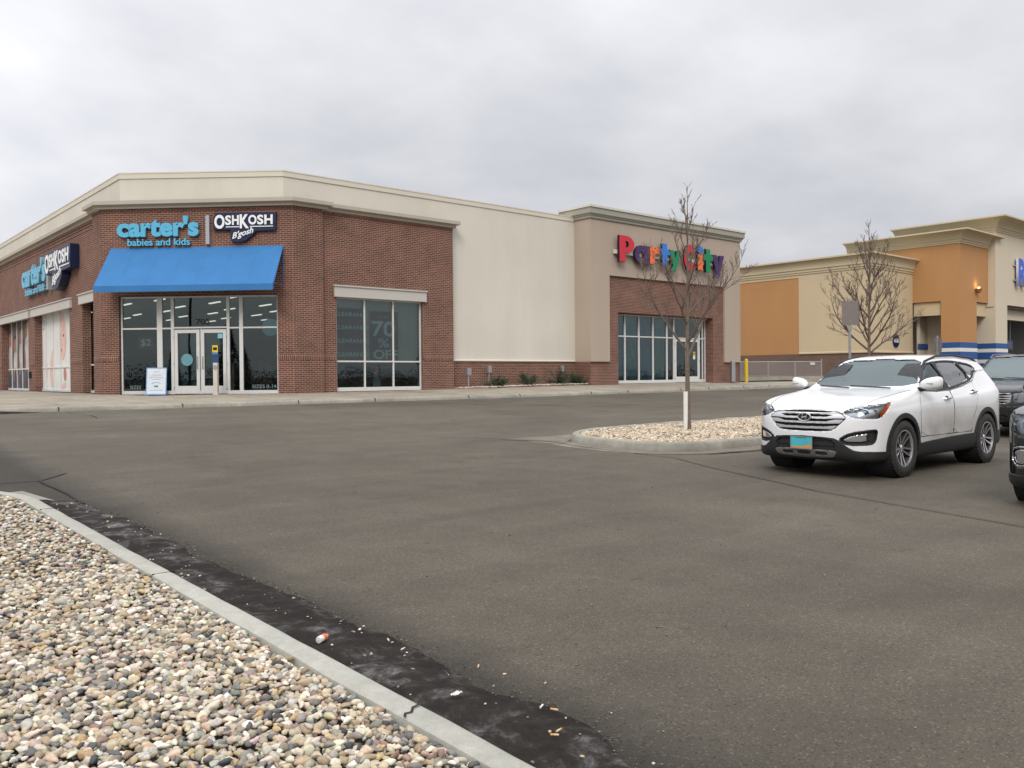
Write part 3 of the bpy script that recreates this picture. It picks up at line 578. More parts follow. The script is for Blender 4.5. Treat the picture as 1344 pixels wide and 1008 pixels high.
def window(fr, s0, s1, z0, z1, vert, horiz, d, parent, sill=0.10, bar=0.055, name='window', dbl=()):
    mb = MB(); b = bar
    fr.box(mb, s0, s1, z1 - b, z1, d - 0.05, d + 0.05); fr.box(mb, s0, s1, z0, z0 + sill, d - 0.05, d + 0.055)
    fr.box(mb, s0, s0 + b, z0 + sill, z1 - b, d - 0.05, d + 0.05); fr.box(mb, s1 - b, s1, z0 + sill, z1 - b, d - 0.05, d + 0.05)
    for v in vert:
        w = v[1] if isinstance(v, tuple) else b; c = v[0] if isinstance(v, tuple) else v; fr.box(mb, c - w / 2, c + w / 2, z0 + sill, z1 - b, d - 0.052, d + 0.052)
    for h in horiz: fr.box(mb, h[0], h[1], h[2] - b / 2, h[2] + b / 2, d - 0.045, d + 0.045)
    w_ = mb.build(name, M_FRAME, parent, bevel=0.004)
    g = MB(); g.quad(fr.P(s0 + .01, z0 + .05, d), fr.P(s1 - .01, z0 + .05, d), fr.P(s1 - .01, z1 - .01, d), fr.P(s0 + .01, z1 - .01, d)); g.build('pane', M_GLASS, w_)
    return w_
def door_leaf(fr, s0, s1, z0, z1, d, parent, hs, hinge=1):
    mb = MB(); st, br, tr = 0.115, 0.27, 0.12
    fr.box(mb, s0, s0 + st, z0, z1, d - .022, d + .022); fr.box(mb, s1 - st, s1, z0, z1, d - .022, d + .022)
    fr.box(mb, s0 + st, s1 - st, z0, z0 + br, d - .022, d + .022); fr.box(mb, s0 + st, s1 - st, z1 - tr, z1, d - .022, d + .022)
    dr = mb.build('door', M_FRAME, parent, bevel=0.004)
    g = MB(); g.quad(fr.P(s0 + st - .01, z0 + br - .01, d), fr.P(s1 - st + .01, z0 + br - .01, d), fr.P(s1 - st + .01, z1 - tr + .01, d), fr.P(s0 + st - .01, z1 - tr + .01, d)); g.build('pane', M_GLASS, dr)
    h = MB(); h.tube([fr.P(hs, z0 + .85, d + .022), fr.P(hs, z0 + .88, d + .075), fr.P(hs, z0 + 1.25, d + .075), fr.P(hs, z0 + 1.28, d + .022)], 0.013, 8); h.build('handle', M_STEEL, dr, smooth=True)
    hb = MB(); he = s0 - .012 if hinge < 0 else s1 + .012
    for hz in (z0 + .2, z0 + 1.05, z1 - .25): hb.cyl(fr.P(he, hz - .05, d + .03), fr.P(he, hz + .05, d + .03), .012, 8)
    hb.build('hinge', M_STEEL, dr, smooth=True)
    return dr

# ================================================================== corner store (brick) + cream stucco block
LC = (8.68, 31.77); RC = (13.49, 26.96); ZB = 7.36; F0 = 0.93
store = empty('corner_store', (13.49, 26.96, 0.93)); store.location = (0, 0, 0)
tag(store, 'red brick corner store with blue awning, cream stucco walls above and behind', 'building')
mb = MB()
wall(mb, (8.98, 62), (8.98, 32.75), F0 - .3, ZB, [(62 - 60.4, 62 - 53.0, 1.0, 4.42, .3), (62 - 50.5, 62 - 44.45, F0 + .02, 4.45, .3), (62 - 43.2, 62 - 37.2, F0 + .02, 4.45, .3), (62 - 35.35, 62 - 32.85, F0 + .02, 4.50, .3)])
wall(mb, (8.68, 32.75), LC, F0 - .3, ZB)
CH = Fr(LC, (r2, -r2))
wall(mb, LC, RC, F0 - .3, ZB, [(0.62, 6.25, F0 + .01, 4.35, .15)])
wall(mb, RC, (14.62, 26.96), F0 - .3, ZB)
RF = Fr((14.62, 27.11), (1, 0))
wall(mb, (14.62, 26.96), (14.62, 27.11), F0 - .3, ZB)
wall(mb, (14.62, 27.11), (20.42, 27.11), F0 - .3, ZB, [(0.60, 4.32, F0 + .03, 4.36, .15)])
wall(mb, (20.42, 27.11), (20.42, 27.6), F0 - .3, ZB)
wall(mb, (20.42, 27.36), (27.5, 27.36), F0 - .3, 2.10)
mb.build('brick_wall', M_BRICK, store)
# corbelled brick courses and the soldier course (8-12 mm proud)
mb = MB()
for z0, z1, d in ((7.02, 7.09, .018), (7.16, 7.23, .022), (7.25, 7.36, .03)):
    band(mb, [(8.98, 61.9), (8.98, 32.75)], [(0, z0), (d, z0), (d, z1), (0, z1)])
band(mb, [(8.98, 32.745), (8.68, 32.745), LC, RC, (14.625, 26.96), (14.625, 27.11), (20.415, 27.11)], [(0, 7.25), (.022, 7.25), (.022, 7.345), (0, 7.345)])
mb.build('brick_course', M_BRICK, store)
mb = MB(); zz0, zz1, dd = 2.09, 2.29, 0.009
pr = [(0, zz0), (dd, zz0), (dd, zz1), (0, zz1)]
for pth in ([(8.98, 61.9), (8.98, 50.55)], [(8.98, 44.4), (8.98, 43.25)], [(8.98, 37.15), (8.98, 35.4)], [(8.68, 32.74), LC, (LC[0] + .60 * r2, LC[1] - .60 * r2)],
            [(LC[0] + 6.27 * r2, LC[1] - 6.27 * r2), RC, (14.625, 26.96), (14.625, 27.11), (15.2, 27.11)], [(18.96, 27.11), (20.41, 27.11)]): band(mb, pth, pr)
mb.build('soldier_course', M_SOLD, store)
# two-step cornice over the brick
def carters_cornice(path, z, parent):
    mb = MB(); band(mb, path, [(0, z), (.06, z), (.075, z + .015), (.075, z + .10), (.11, z + .115), (.20, z + .125), (.205, z + .14), (.205, z + .255), (.0, z + .275)]); mb.build('cornice', M_CORN, parent)
carters_cornice([(8.98, 32.85), (8.63, 32.85), (8.63, 31.75), (13.47, 26.91), (14.72, 26.91), (14.72, 27.2)], 7.345, store)
carters_cornice([(8.98, 62), (8.98, 32.9)], 7.335, store); carters_cornice([(14.75, 27.11), (20.47, 27.11), (20.47, 27.45)], 7.335, store)
# cream block
mb = MB(); wall(mb, (9.2, 62), (9.2, 31.3), 7.0, 8.45); wall(mb, (9.2, 31.3), (13.38, 27.4), 7.0, 8.45); wall(mb, (13.38, 27.4), (27.5, 27.4), 2.10, 8.45)
mb.build('stucco_wall', M_CREAM, store)
mb = MB(); band(mb, [(9.2, 62), (9.2, 31.3), (13.38, 27.4), (27.5, 27.4)], [(0, 8.40), (.03, 8.405), (.03, 8.57), (.042, 8.575), (.042, 8.615), (-.3, 8.62)]); mb.build('coping', M_COPE, store)
mb = MB(); band(mb, [(20.43, 27.36), (27.45, 27.36)], [(0, 2.08), (.05, 2.085), (.05, 2.125), (-.04, 2.155)]); mb.build('ledge', M_COPE, store)
mb = MB(); mb.add([(9.21, 62, 8.2), (9.21, 31.3, 8.2), (13.4, 27.45, 8.2), (40, 27.45, 8.2), (40, 62, 8.2)], [(0, 1, 2, 3, 4)]); mb.build('roof', M_ROOF, store)
# lintels
for nm, fr, a0, a1, z0, z1 in (('a', Fr((8.98, 60), (0, -1)), 60 - 50.9, 60 - 44.05, 4.30, 4.70), ('b', Fr((8.98, 60), (0, -1)), 60 - 43.55, 60 - 36.8, 4.30, 4.70), ('c', Fr((8.98, 60), (0, -1)), 60 - 35.55, 60 - 32.78, 4.33, 4.72), ('d', RF, 0.50, 4.46, 4.34, 4.76)):
    mb = MB(); fr.box(mb, a0, a1, z0, z1 - .05, 0.001, .10); fr.box(mb, a0 - .03, a1 + .03, z1 - .05, z1, 0.001, .14); mb.build('lintel', M_LINT, store, bevel=.006)
# windows: entrance glazing
Z0, ZT, ZM = F0 + .01, 4.33, 3.22
w = window(CH, .64, 6.24, Z0, ZT, [(2.025, .19), (2.485, .11), (4.46, .10), (4.92, .13)], [(.66, 2.43, ZM), (2.54, 4.41, ZM + .02), (4.51, 6.22, ZM)], -.15, store, sill=.12)
mb = MB()
CH.box(mb, 3.462, 3.498, Z0 + .0, 3.19, -.19, -.13)
mb.build('door_post', M_FRAME, w)
door_leaf(CH, 2.56, 3.455, Z0 + .015, 3.17, -.10, store, 3.385, -1); door_leaf(CH, 3.505, 4.40, Z0 + .015, 3.17, -.10, store, 3.575, 1)
def disc(fr, s, z, r, d, mat, name, parent, n=28, ry=None):
    m = MB(); ry = ry or r; m.add([tuple(fr.P(s + r * math.cos(2 * math.pi * k / n), z + ry * math.sin(2 * math.pi * k / n), d)) for k in range(n)], [tuple(range(n))]); return m.build(name, mat, parent)
def rectp(fr, s0, s1, z0, z1, d, mat, name, parent):
    m = MB(); m.quad(fr.P(s0, z0, d), fr.P(s1, z0, d), fr.P(s1, z1, d), fr.P(s0, z1, d)); return m.build(name, mat, parent)
M_DECB = plain('pale_blue_vinyl', (0.22, 0.50, 0.60), 0.6); M_DECW = plain('white_vinyl', (0.75, 0.78, 0.78), 0.6); M_DECG = plain('grey_vinyl', (0.20, 0.27, 0.28), 0.6); M_DECK = plain('black_vinyl', (0.012, 0.012, 0.012), 0.6)
M_RED = plain('poster_maroon', (0.155, 0.055, 0.070), 0.8); M_POSTT = plain('poster_pale_text', (0.74, 0.88, 0.92), 0.8); M_YST = plain('yellow_sticker', (0.75, 0.55, 0.04), 0.5)
disc(CH, 5.93, ZM, .30, -.175, M_DECB, 'decal', w); disc(CH, 3.0, 2.13, .21, -.088, plain('door_decal', (0.13, 0.30, 0.35), 0.6), 'decal', w)
text_mesh('705', 'decal', M_DECK, w, CH.P(3.30, 3.34, -.142), CH.t, .50, .21, .002, .02)
text_mesh('$2', 'decal', M_POSTT, w, CH.P(1.30, 2.60, -.20), CH.t, .36, .26, .002, .01); rectp(CH, 1.18, 1.75, 2.5, 2.95, -.22, M_RED, 'poster', w)
text_mesh('SIZES', 'decal', M_DECG, w, CH.P(.92, 1.13, -.14), CH.t, .40, .12, .002); text_mesh('SIZES 0-14', 'decal', M_DECG, w, CH.P(5.28, 1.13, -.14), CH.t, .85, .12, .002)
rectp(CH, 4.10, 4.27, 2.86, 3.02, -.085, M_DECB, 'sticker', w); rectp(CH, 3.90, 4.10, 2.38, 2.62, -.085, M_YST, 'sticker', w); rectp(CH, 3.93, 4.07, 2.45, 2.55, -.082, M_DECK, 'sticker', w)
rectp(CH, 3.90, 4.10, 2.30, 2.38, -.085, plain('blue_sticker', (0.06, 0.20, 0.50), 0.5), 'sticker', w); rectp(CH, 3.88, 4.12, 1.95, 2.22, -.085, plain('navy_sticker', (0.02, 0.07, 0.18), 0.5), 'sticker', w)
# right window
w = window(RF, .61, 4.31, F0 + .04, 4.35, [1.82, 3.055], [(.66, 4.26, 2.05)], -.15, store, sill=.14)
for i, z in enumerate((3.68, 3.21, 2.72, 2.23)): text_mesh('CLEARANCE', 'decal', M_POSTT, w, RF.P(.60, z, -.163), RF.t, 1.42, .15, .001, .012)
rectp(RF, .55, 1.79, 2.09, 3.98, -.175, M_RED, 'poster', w); rectp(RF, 2.12, 3.34, 2.09, 3.92, -.205, M_RED, 'poster', w)
text_mesh('UP TO', 'decal', M_POSTT, w, RF.P(2.45, 3.66, -.19), RF.t, .42, .09, .002); text_mesh('70', 'decal', M_POSTT, w, RF.P(2.16, 2.98, -.19), RF.t, 1.02, .58, .002, .02)
text_mesh('%', 'decal', M_POSTT, w, RF.P(2.43, 2.58, -.19), RF.t, .50, .33, .002, .01); text_mesh('OFF', 'decal', M_POSTT, w, RF.P(2.24, 2.14, -.19), RF.t, 1.05, .35, .002, .02)
rectp(RF, 2.20, 2.46, 1.42, 1.78, -.22, M_RED, 'poster', w); text_mesh('%', 'decal', M_POSTT, w, RF.P(2.26, 1.52, -.215), RF.t, .14, .14, .002); rectp(RF, 2.24, 2.56, F0 + .2, 1.40, -.24, plain('pale_teal_stand', (0.30, 0.46, 0.46), .7), 'poster', w)
# left windows
LF = Fr((9.28, 60), (0, -1)); M_BABY = plain('poster_white', (0.66, 0.66, 0.63), 0.7, var=.05, scale=1.2); M_SKIN = plain('poster_skin', (0.66, 0.44, 0.36), 0.7, var=.14, scale=2.5); M_SKD = plain('poster_shade', (0.46, 0.21, 0.16), 0.7)
w = window(LF, 60 - 43.66, 60 - 37.0, F0 + .03, 4.42, [60 - 42.41, 60 - 41.12, 60 - 39.92, 60 - 38.45], [(60 - 43.6, 60 - 37.0, 2.0)], -.02, store)
rectp(LF, 60 - 43.64, 60 - 37.0, F0 + .1, 4.38, -.005, M_BABY, 'poster', w)
c = 60 - 39.6
M_EYE = plain('poster_eye', (0.08, 0.05, 0.05), 0.6); M_LIP = plain('poster_lips', (0.42, 0.10, 0.09), .6)
hd = MB()                                   # side-on infant head and arms printed on the poster
def blob(cx_, cz, rx, rz, rot=0, n=30, d=0.0):
    P_ = []
    for k in range(n):
        a = 2 * math.pi * k / n; u = rx * math.cos(a); v_ = rz * math.sin(a) * (1 + .08 * math.sin(2 * a)); P_.append(tuple(LF.P(cx_ + u * math.cos(rot) - v_ * math.sin(rot), cz + u * math.sin(rot) + v_ * math.cos(rot), d)))
    return P_
for (a, b_, rx, rz, ro, dd_) in ((c, 3.25, .56, .95, .05, .000), (c + .02, 3.0, .5, .7, 0, .003), (c - 2.9, 1.95, .20, .42, .3, .001), (c - 1.9, 2.2, .22, .65, -.4, .002), (c - 1.9, 1.6, .3, .5, .5, .003), (c + 1.9, 1.55, .4, .18, .3, .001), (c + .1, 1.2, .35, .13, .2, .002)): hd.add(blob(a, b_, rx, rz, ro, d=dd_), [tuple(range(30))])
hd.build('poster_print', M_SKIN, w)
ft = MB()
for (a, b_, rx, rz) in ((c - .32, 3.35, .09, .06), (c + .16, 3.33, .10, .06)): ft.add(blob(a, b_, rx, rz, d=.006), [tuple(range(30))])
ft.build('poster_print', M_EYE, w); ft = MB(); ft.add(blob(c - .22, 2.72, .13, .08, d=.006), [tuple(range(30))]); ft.add(blob(c + .3, 1.7, .22, .28, .3, d=.005), [tuple(range(30))]); ft.build('poster_print', M_SKD, w)
# a printed '1st' style tag outline left unreadable: plain pale blue frame
ft = MB(); LF.box(ft, 60 - 43.35, 60 - 42.75, 3.72, 3.76, .004, .006); LF.box(ft, 60 - 43.35, 60 - 42.75, 4.10, 4.14, .004, .006); LF.box(ft, 60 - 43.35, 60 - 43.3, 3.76, 4.10, .004, .006); LF.box(ft, 60 - 42.8, 60 - 42.75, 3.76, 4.10, .004, .006); ft.build('poster_print', M_DECB, w)
w = window(LF, 60 - 51.1, 60 - 44.3, F0 + .03, 4.42, [60 - 49.59, 60 - 48.41, 60 - 47.23, 60 - 45.95], [(60 - 51.0, 60 - 44.35, 2.0)], -.02, store)
rectp(LF, 60 - 51.0, 60 - 44.35, F0 + .1, 4.38, -.005, plain('poster_dark', (0.10, 0.075, 0.065), .7, var=.3, scale=1.2), 'poster', w)
kid = MB(); hair = MB(); sk = MB(); jn = MB()
for i, (cx_, h_) in enumerate(((60 - 50.1, 3.5), (60 - 48.9, 3.2), (60 - 47.6, 3.6), (60 - 46.3, 3.9))):
    kid.add(blob(cx_, h_ - 1.15, .42, .95, d=.001), [tuple(range(30))]); sk.add(blob(cx_, h_, .27, .36, d=.003), [tuple(range(30))]); sk.add(blob(cx_ - .35, h_ - 1.3, .10, .5, .2, d=.003), [tuple(range(30))])
    hair.add(blob(cx_, h_ + .22, .31, .28, d=.002), [tuple(range(30))]); hair.add(blob(cx_ + .45, h_ - .9, .13, .8, d=.002), [tuple(range(30))]); jn.add(blob(cx_, 1.45, .30, .6, d=.002), [tuple(range(30))])
kid.build('poster_print', plain('poster_shirt', (.42, .38, .38), .7, var=.35, scale=1.5), w); hair.build('poster_print', plain('poster_hair', (0.04, 0.025, 0.02), .7), w); sk.build('poster_print', plain('poster_skin_dark', (0.30, 0.14, 0.09), .7), w); jn.build('poster_print', plain('poster_denim', (0.05, 0.06, 0.09), .7), w)
window(LF, 60 - 35.85, 60 - 32.6, F0 + .03, 4.50, [], [(60 - 35.8, 60 - 32.65, 2.03)], -.02, store)
window(LF, 60 - 60.5, 60 - 52.9, F0 + .03, 4.42, [1.5, 3.0, 4.5], [(0, 7, 2.0)], -.02, store)
mb = MB(); Fr((8.98, 60), (0, -1)).box(mb, 60 - 44.12, 60 - 43.92, 1.55, 1.85, 0, .09); mb.build('outlet_box', M_DARK, store, bevel=.01)
# interior: floor, ceiling, back walls, ceiling lights, clothes racks
inn = [(9.5, 61), (9.5, 31.6), (13.2, 27.9), (20.0, 27.9), (20.0, 61)]
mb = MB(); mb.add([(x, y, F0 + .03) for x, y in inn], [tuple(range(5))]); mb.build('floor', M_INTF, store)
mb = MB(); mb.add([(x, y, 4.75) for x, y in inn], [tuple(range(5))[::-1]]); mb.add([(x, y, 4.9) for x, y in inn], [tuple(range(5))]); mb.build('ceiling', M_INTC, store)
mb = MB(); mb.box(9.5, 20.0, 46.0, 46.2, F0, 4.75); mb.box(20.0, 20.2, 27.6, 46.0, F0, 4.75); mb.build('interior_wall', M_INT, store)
k = 0
for gx in range(5):
    for gy in range(6):
        x = 10.7 + gx * 2.1 + .35 * (gy % 2); y = 30.2 + gy * 2.75
        if x + y < 41.6 or x > 19.4: continue
        m = MB(); m.box(x - .05, x + .05, y - .5, y + .5, 4.42, 4.46); m.build('ceiling_light', M_LIGHT, store)
M_CLO = [plain('clothes_teal', (0.05, 0.12, 0.13), .9, var=.5, scale=4), plain('clothes_rose', (0.16, 0.07, 0.08), .9, var=.5, scale=4), plain('clothes_grey', (0.10, 0.10, 0.11), .9, var=.6, scale=4)]
for i, (x, y) in enumerate(((12.2, 32.5), (14.6, 30.8), (17.0, 30.4), (12.0, 35.6), (15.2, 34.8), (18.3, 33.6), (11.5, 39.5), (14.8, 39.2))):
    m = MB(); mt = Matrix.Translation((x, y, 0)) @ Matrix.Rotation(i * .6, 4, 'Z'); m.box(-.7, .7, -.3, .3, F0 + .35, F0 + 1.25, 0, mt); m.box(-.75, .75, -.03, .03, F0 + 1.3, F0 + 1.34, 0, mt); m.box(-.72, -.68, -.03, .03, F0 + .03, F0 + 1.3, 0, mt); m.box(.68, .72, -.03, .03, F0 + .03, F0 + 1.3, 0, mt)
    m.build('clothes_rack', M_CLO[i % 3], store, bevel=.03)
# awning
off = 1.0
A = [CH.P(.37, 6.0), CH.P(6.48, 6.0), CH.P(6.45, 4.60, off), CH.P(.30, 4.60, off)]
mb = MB(); ns = 48; nt_ = 10; vs = []
for j in range(nt_ + 1):
    for i in range(ns + 1):
        s = i / ns; t = j / nt_; p = A[0].lerp(A[1], s).lerp(A[3].lerp(A[2], s), t)
        sag = -0.004 * math.sin(math.pi * t) * (0.5 + 0.5 * math.sin(math.pi * s * 3) ** 2); vs.append(tuple(p + CH.n * sag * .4 + Vector((0, 0, sag))))
mb.add(vs, [(j * (ns + 1) + i, (j + 1) * (ns + 1) + i, (j + 1) * (ns + 1) + i + 1, j * (ns + 1) + i + 1) for j in range(nt_) for i in range(ns)])
vs = []
for i in range(ns + 1):
    p = A[3].lerp(A[2], i / ns); vs += [tuple(p), tuple(p + Vector((0, 0, -.21)) + CH.n * 0.0), tuple(p + Vector((0, 0, -.21)) - CH.n * .012), tuple(p - CH.n * .012 + Vector((0, 0, -.02)))]
mb.add(vs, [(4 * i + k, 4 * i + k + 1, 4 * i + 5 + k, 4 * i + 4 + k) for i in range(ns) for k in range(3)])
aw = mb.build('awning', M_AWN, store, smooth=True)
mb = MB(); 
for s in (.37, 2.4, 4.45, 6.46):
    e = CH.P(s * 1.0 + (.0 if s > 1 else -.05), 4.62, off - .02)
    mb.tube([CH.P(s, 5.93, .03), e - Vector((0, 0, .05))], .016, 8); mb.tube([CH.P(s, 5.98, .02), CH.P(s, 4.62, .02)], .016, 8); mb.tube([CH.P(s, 4.62, .02), e], .016, 8); mb.tube([e, e + Vector((0, 0, -.20))], .014, 8)
mb.tube([A[3] - CH.n * .05 - Vector((0, 0, .05)), A[2] - CH.n * .05 - Vector((0, 0, .05))], .018, 8); mb.build('awning_frame', M_AWNF, aw, smooth=True)

for k_ in range(1, 7):
    f_ = k_ / 7; t0 = A[0].lerp(A[1], f_); t1 = A[3].lerp(A[2], f_); nn_ = (t1 - t0).cross(CH.t).normalized(); nn_ = nn_ if nn_.z > 0 else -nn_; vs = []
    for q_ in range(11):
        p_ = t0.lerp(t1, q_ / 10); sg_ = -0.004 * math.sin(math.pi * q_ / 10) * .6
        for a_, h_ in ((-.014, .0005), (0, .0045), (.014, .0005)): vs.append(tuple(p_ + CH.t * a_ + nn_ * h_ + Vector((0, 0, sg_))))
    mb = MB(); mb.add(vs, [(3 * i + k, 3 * i + k + 1, 3 * i + k + 4, 3 * i + k + 3) for i in range(10) for k in (0, 1)]); mb.build('seam', M_AWN, aw)
# ================================================================== signs
M_LB = plain('light_blue_acrylic', (0.10, 0.42, 0.62), 0.35, var=.02); M_LBS = plain('letter_return_blue', (0.16, 0.36, 0.46), 0.5); M_LW = plain('white_acrylic', (0.80, 0.81, 0.82), 0.35, var=.02); M_NAVY = plain('navy_acrylic', (0.006, 0.014, 0.055), 0.4)
M_GREYB = plain('grey_sign_bar', (0.36, 0.38, 0.40), 0.45)
def osh_sign(fr, s0, s1, z0, zt, dep, par, navy_up=.06):
    """OshKosh with navy contour backing; s0..s1 x z0..zt is the lettering box"""
    w_ = s1 - s0; h = zt - z0
    mb = MB(); pts = []
    def contour(pts_, d0, d1):
        n_ = len(pts_); vs = [tuple(fr.P(a, b, d0)) for a, b in pts_] + [tuple(fr.P(a, b, d1)) for a, b in pts_]
        mb.add(vs, [tuple(range(n_)), tuple(range(n_, 2 * n_))[::-1]] + [(i, n_ + i, n_ + (i + 1) % n_, (i + 1) % n_) for i in range(n_)])
    m_ = .055
    contour([(s0 - m_, z0 - m_), (s0 + .27 * w_, z0 - m_), (s0 + .26 * w_, z0 - .75 * h), (s0 + .30 * w_, z0 - 1.02 * h), (s0 + .40 * w_, z0 - 1.04 * h), (s0 + .52 * w_, z0 - .92 * h), (s0 + .60 * w_, z0 - .66 * h), (s0 + .68 * w_, z0 - .36 * h), (s0 + .68 * w_, z0 - .12), (s1 + m_, z0 - .09), (s1 + m_ + .03, zt + m_), (s0 + .03, zt + m_ + .02), (s0 - m_, zt - .1)], dep, 0.02)
    mb.build('sign_backing', M_NAVY, par, bevel=.012)
    d = dep; H = .86 * h
    segs = [('O', 0, .175, -.13 * h, h), ('S', .185, .285, .0, H - .1), ('H', .30, .415, .0, H - .1), ('K', .43, .585, -.08 * h, h), ('O', .575, .715, .0, H - .1), ('S', .725, .83, .0, H - .1), ('H', .845, .985, .0, H - .1)]
    for ch, a, b_, dz, hh in segs:
        big = ch == 'K' or (ch == 'O' and a == 0); hh = (h * 1.02 if big else h * .70); zz_ = z0 + (-.04 * h if big else .22 * h)
        text_mesh(ch, 'letter', M_LW, par, fr.P(s0 + a * w_, zz_, d + .001), fr.t, (b_ - a) * w_, hh, .035, .035, mats2=M_GREYB)
    mb = MB(); fr.box(mb, s0 + .19 * w_, s0 + .42 * w_, z0 + .06 * h, z0 + .12 * h, d + .001, d + .02); fr.box(mb, s0 + .60 * w_, s0 + .985 * w_, z0 + .06 * h, z0 + .12 * h, d + .001, d + .02); mb.build('underline', M_LW, par)
    up = (Vector((0, 0, 1)) * 1.0).normalized(); tt = (fr.t * 1.0 + Vector((0, 0, .28))).normalized()
    text_mesh("B'gosh", 'letter', M_LW, par, fr.P(s0 + .30 * w_, z0 - .93 * h, d + .001), tt, .37 * w_, .58 * h, .03, .02, dn=fr.n, italic=.25)
sg = empty('store_sign', tuple(CH.P(3.4, 6.5)), 0, 'light blue and navy lettered store sign above the blue awning', 'sign'); sg.location = (0, 0, 0)
text_mesh("carter's", 'letter', M_LB, sg, CH.P(.66, 6.36, .03), CH.t, 2.90, .70, .10, .045, mats2=M_LBS)
text_mesh('babies and kids', 'letter', M_LB, sg, CH.P(1.02, 6.06, .03), CH.t, 2.22, .245, .08, .02, mats2=M_LBS)
mb = MB(); CH.box(mb, 3.80, 3.93, 6.07, 7.06, .02, .12); mb.build('divider_bar', M_GREYB, sg, bevel=.01)
osh_sign(CH, 4.13, 6.20, 6.60, 7.07, .12, sg)
LS = Fr((8.98, 44.9), (0, -1)); sg = empty('store_sign', (0, 0, 0), 0, 'light blue and navy lettered store sign on the far left brick wall', 'sign')
text_mesh("carter's", 'letter', M_LB, sg, LS.P(.25, 5.66, .05), LS.t, 4.45, 1.06, .16, .045, mats2=M_LBS)
text_mesh('babies and kids', 'letter', M_LB, sg, LS.P(.8, 5.28, .05), LS.t, 3.6, .32, .14, .02, mats2=M_LBS)
mb = MB(); LS.box(mb, 4.98, 5.18, 5.25, 6.75, .02, .22); mb.build('divider_bar', M_GREYB, sg, bevel=.01)
osh_sign(LS, 5.45, 9.2, 5.86, 6.62, .34, sg)

# ================================================================== party store block
ps = empty('party_store', (0, 0, 0), 0, 'taupe stucco party store front with grey cornice and brick entrance recess', 'building')
PF = Fr((27.5, 26.4), (1, 0)); PB = 26.52
mb = MB(); wall(mb, (27.5, 27.7), (27.5, 26.4), 2.08, 8.62); wall(mb, (27.5, 26.4), (38.9, 26.4), 2.08, 8.62, [(1.24, 10.02, 2.08, 5.99, .12)]); wall(mb, (38.9, 26.4), (38.9, 62), 2.08, 8.62); mb.build('stucco_wall', M_TAUPE, ps)
mb = MB(); mb.quad((27.5, 26.4, 2.08), (28.74, 26.4, 2.08), (28.74, 26.52, 2.08), (27.5, 26.52, 2.08)); mb.quad((37.52, 26.4, 2.08), (38.9, 26.4, 2.08), (38.9, 26.52, 2.08), (37.52, 26.52, 2.08)); mb.build('stucco_edge', M_TAUPE, ps)
mb = MB(); wall(mb, (27.49, 27.7), (27.49, 26.44), .6, 2.08); wall(mb, (27.49, PB - .02), (28.74, PB - .02), .6, 2.075)
wall(mb, (28.74, PB - .02), (37.52, PB - .02), .6, 5.99, [(.66, 7.88, F0, 4.34, .52)]); wall(mb, (37.52, PB - .02), (38.88, PB - .02), .6, 2.075); wall(mb, (38.88, 26.44), (38.88, 62), .6, 2.08); mb.build('brick_wall', M_BRICK, ps)
mb = MB(); band(mb, [(27.5, 28.2), (27.5, 26.4), (38.9, 26.4), (38.9, 34)], [(0, 8.44), (.05, 8.44), (.07, 8.47), (.07, 8.53), (.10, 8.56), (.13, 8.60), (.13, 8.63), (.18, 8.65), (.19, 8.88), (.19, 8.90)]); mb.build('cornice', M_PCC, ps)
mb = MB(); band(mb, [(27.5, 28.2), (27.5, 26.4), (38.9, 26.4), (38.9, 34)], [(.17, 8.90), (.235, 8.905), (.235, 9.0), (-.3, 9.03)]); mb.build('coping', M_CREAM, ps)
mb = MB(); mb.quad((27.52, 26.42, 8.7), (38.88, 26.42, 8.7), (38.88, 62, 8.7), (27.52, 62, 8.7)); mb.build('roof', M_ROOF, ps)
PG = Fr((27.5, 27.0), (1, 0)); fzp = 1.09
w = window(PG, 1.92, 9.10, fzp - .02, 4.32, [(2.88, .075), (3.88, .075), (4.92, .075), (5.98, .075), (6.52, .075), (8.58, .09), (8.86, .06)], [(1.95, 6.5, 3.29), (6.55, 9.08, 3.29)], -.0, ps, sill=.14)
door_leaf(PG, 6.57, 7.53, fzp, 3.24, .045, ps, 7.46, -1); door_leaf(PG, 7.55, 8.53, fzp, 3.24, .045, ps, 7.62, 1)
def poster_mat(name, cols, sc, seed):
    m, nt, n, L, b = _base(name); tcn = node(nt, 'ShaderNodeTexCoord'); mp = node(nt, 'ShaderNodeMapping'); mp.inputs['Location'].default_value = (seed, 0, seed); mp.inputs['Scale'].default_value = (1, 1, .55); L.new(tcn.outputs['Object'], mp.inputs[0])
    nz = node(nt, 'ShaderNodeTexNoise', i_Scale=sc, i_Detail=3.0, i_Distortion=0.8); L.new(mp.outputs[0], nz.inputs['Vector']); rp = node(nt, 'ShaderNodeValToRGB'); L.new(nz.outputs['Fac'], rp.inputs[0]); e = rp.color_ramp.elements
    e[0].position = .3; e[0].color = (*cols[0], 1); e[1].position = .72; e[1].color = (*cols[-1], 1)
    for i, c_ in enumerate(cols[1:-1]): x = e.new(.3 + .42 * (i + 1) / (len(cols) - 1)); x.color = (*c_, 1)
    L.new(rp.outputs[0], b.inputs['Base Color']); b.inputs['Roughness'].default_value = .6; return m
P1 = poster_mat('poster_green_teal', [(.02, .16, .22), (.09, .36, .24), (.03, .22, .36), (.26, .38, .22)], .9, 3); P2 = poster_mat('poster_blue', [(.02, .06, .20), (.03, .30, .46), (.18, .13, .26), (.10, .36, .42)], .9, 8)
for a, b_, m_ in ((1.95, 2.82, P2), (2.95, 3.80, P1), (3.95, 4.84, P2), (4.99, 5.90, P1)): rectp(PG, a, b_, 1.25, 4.2, -.07, m_, 'poster', w)
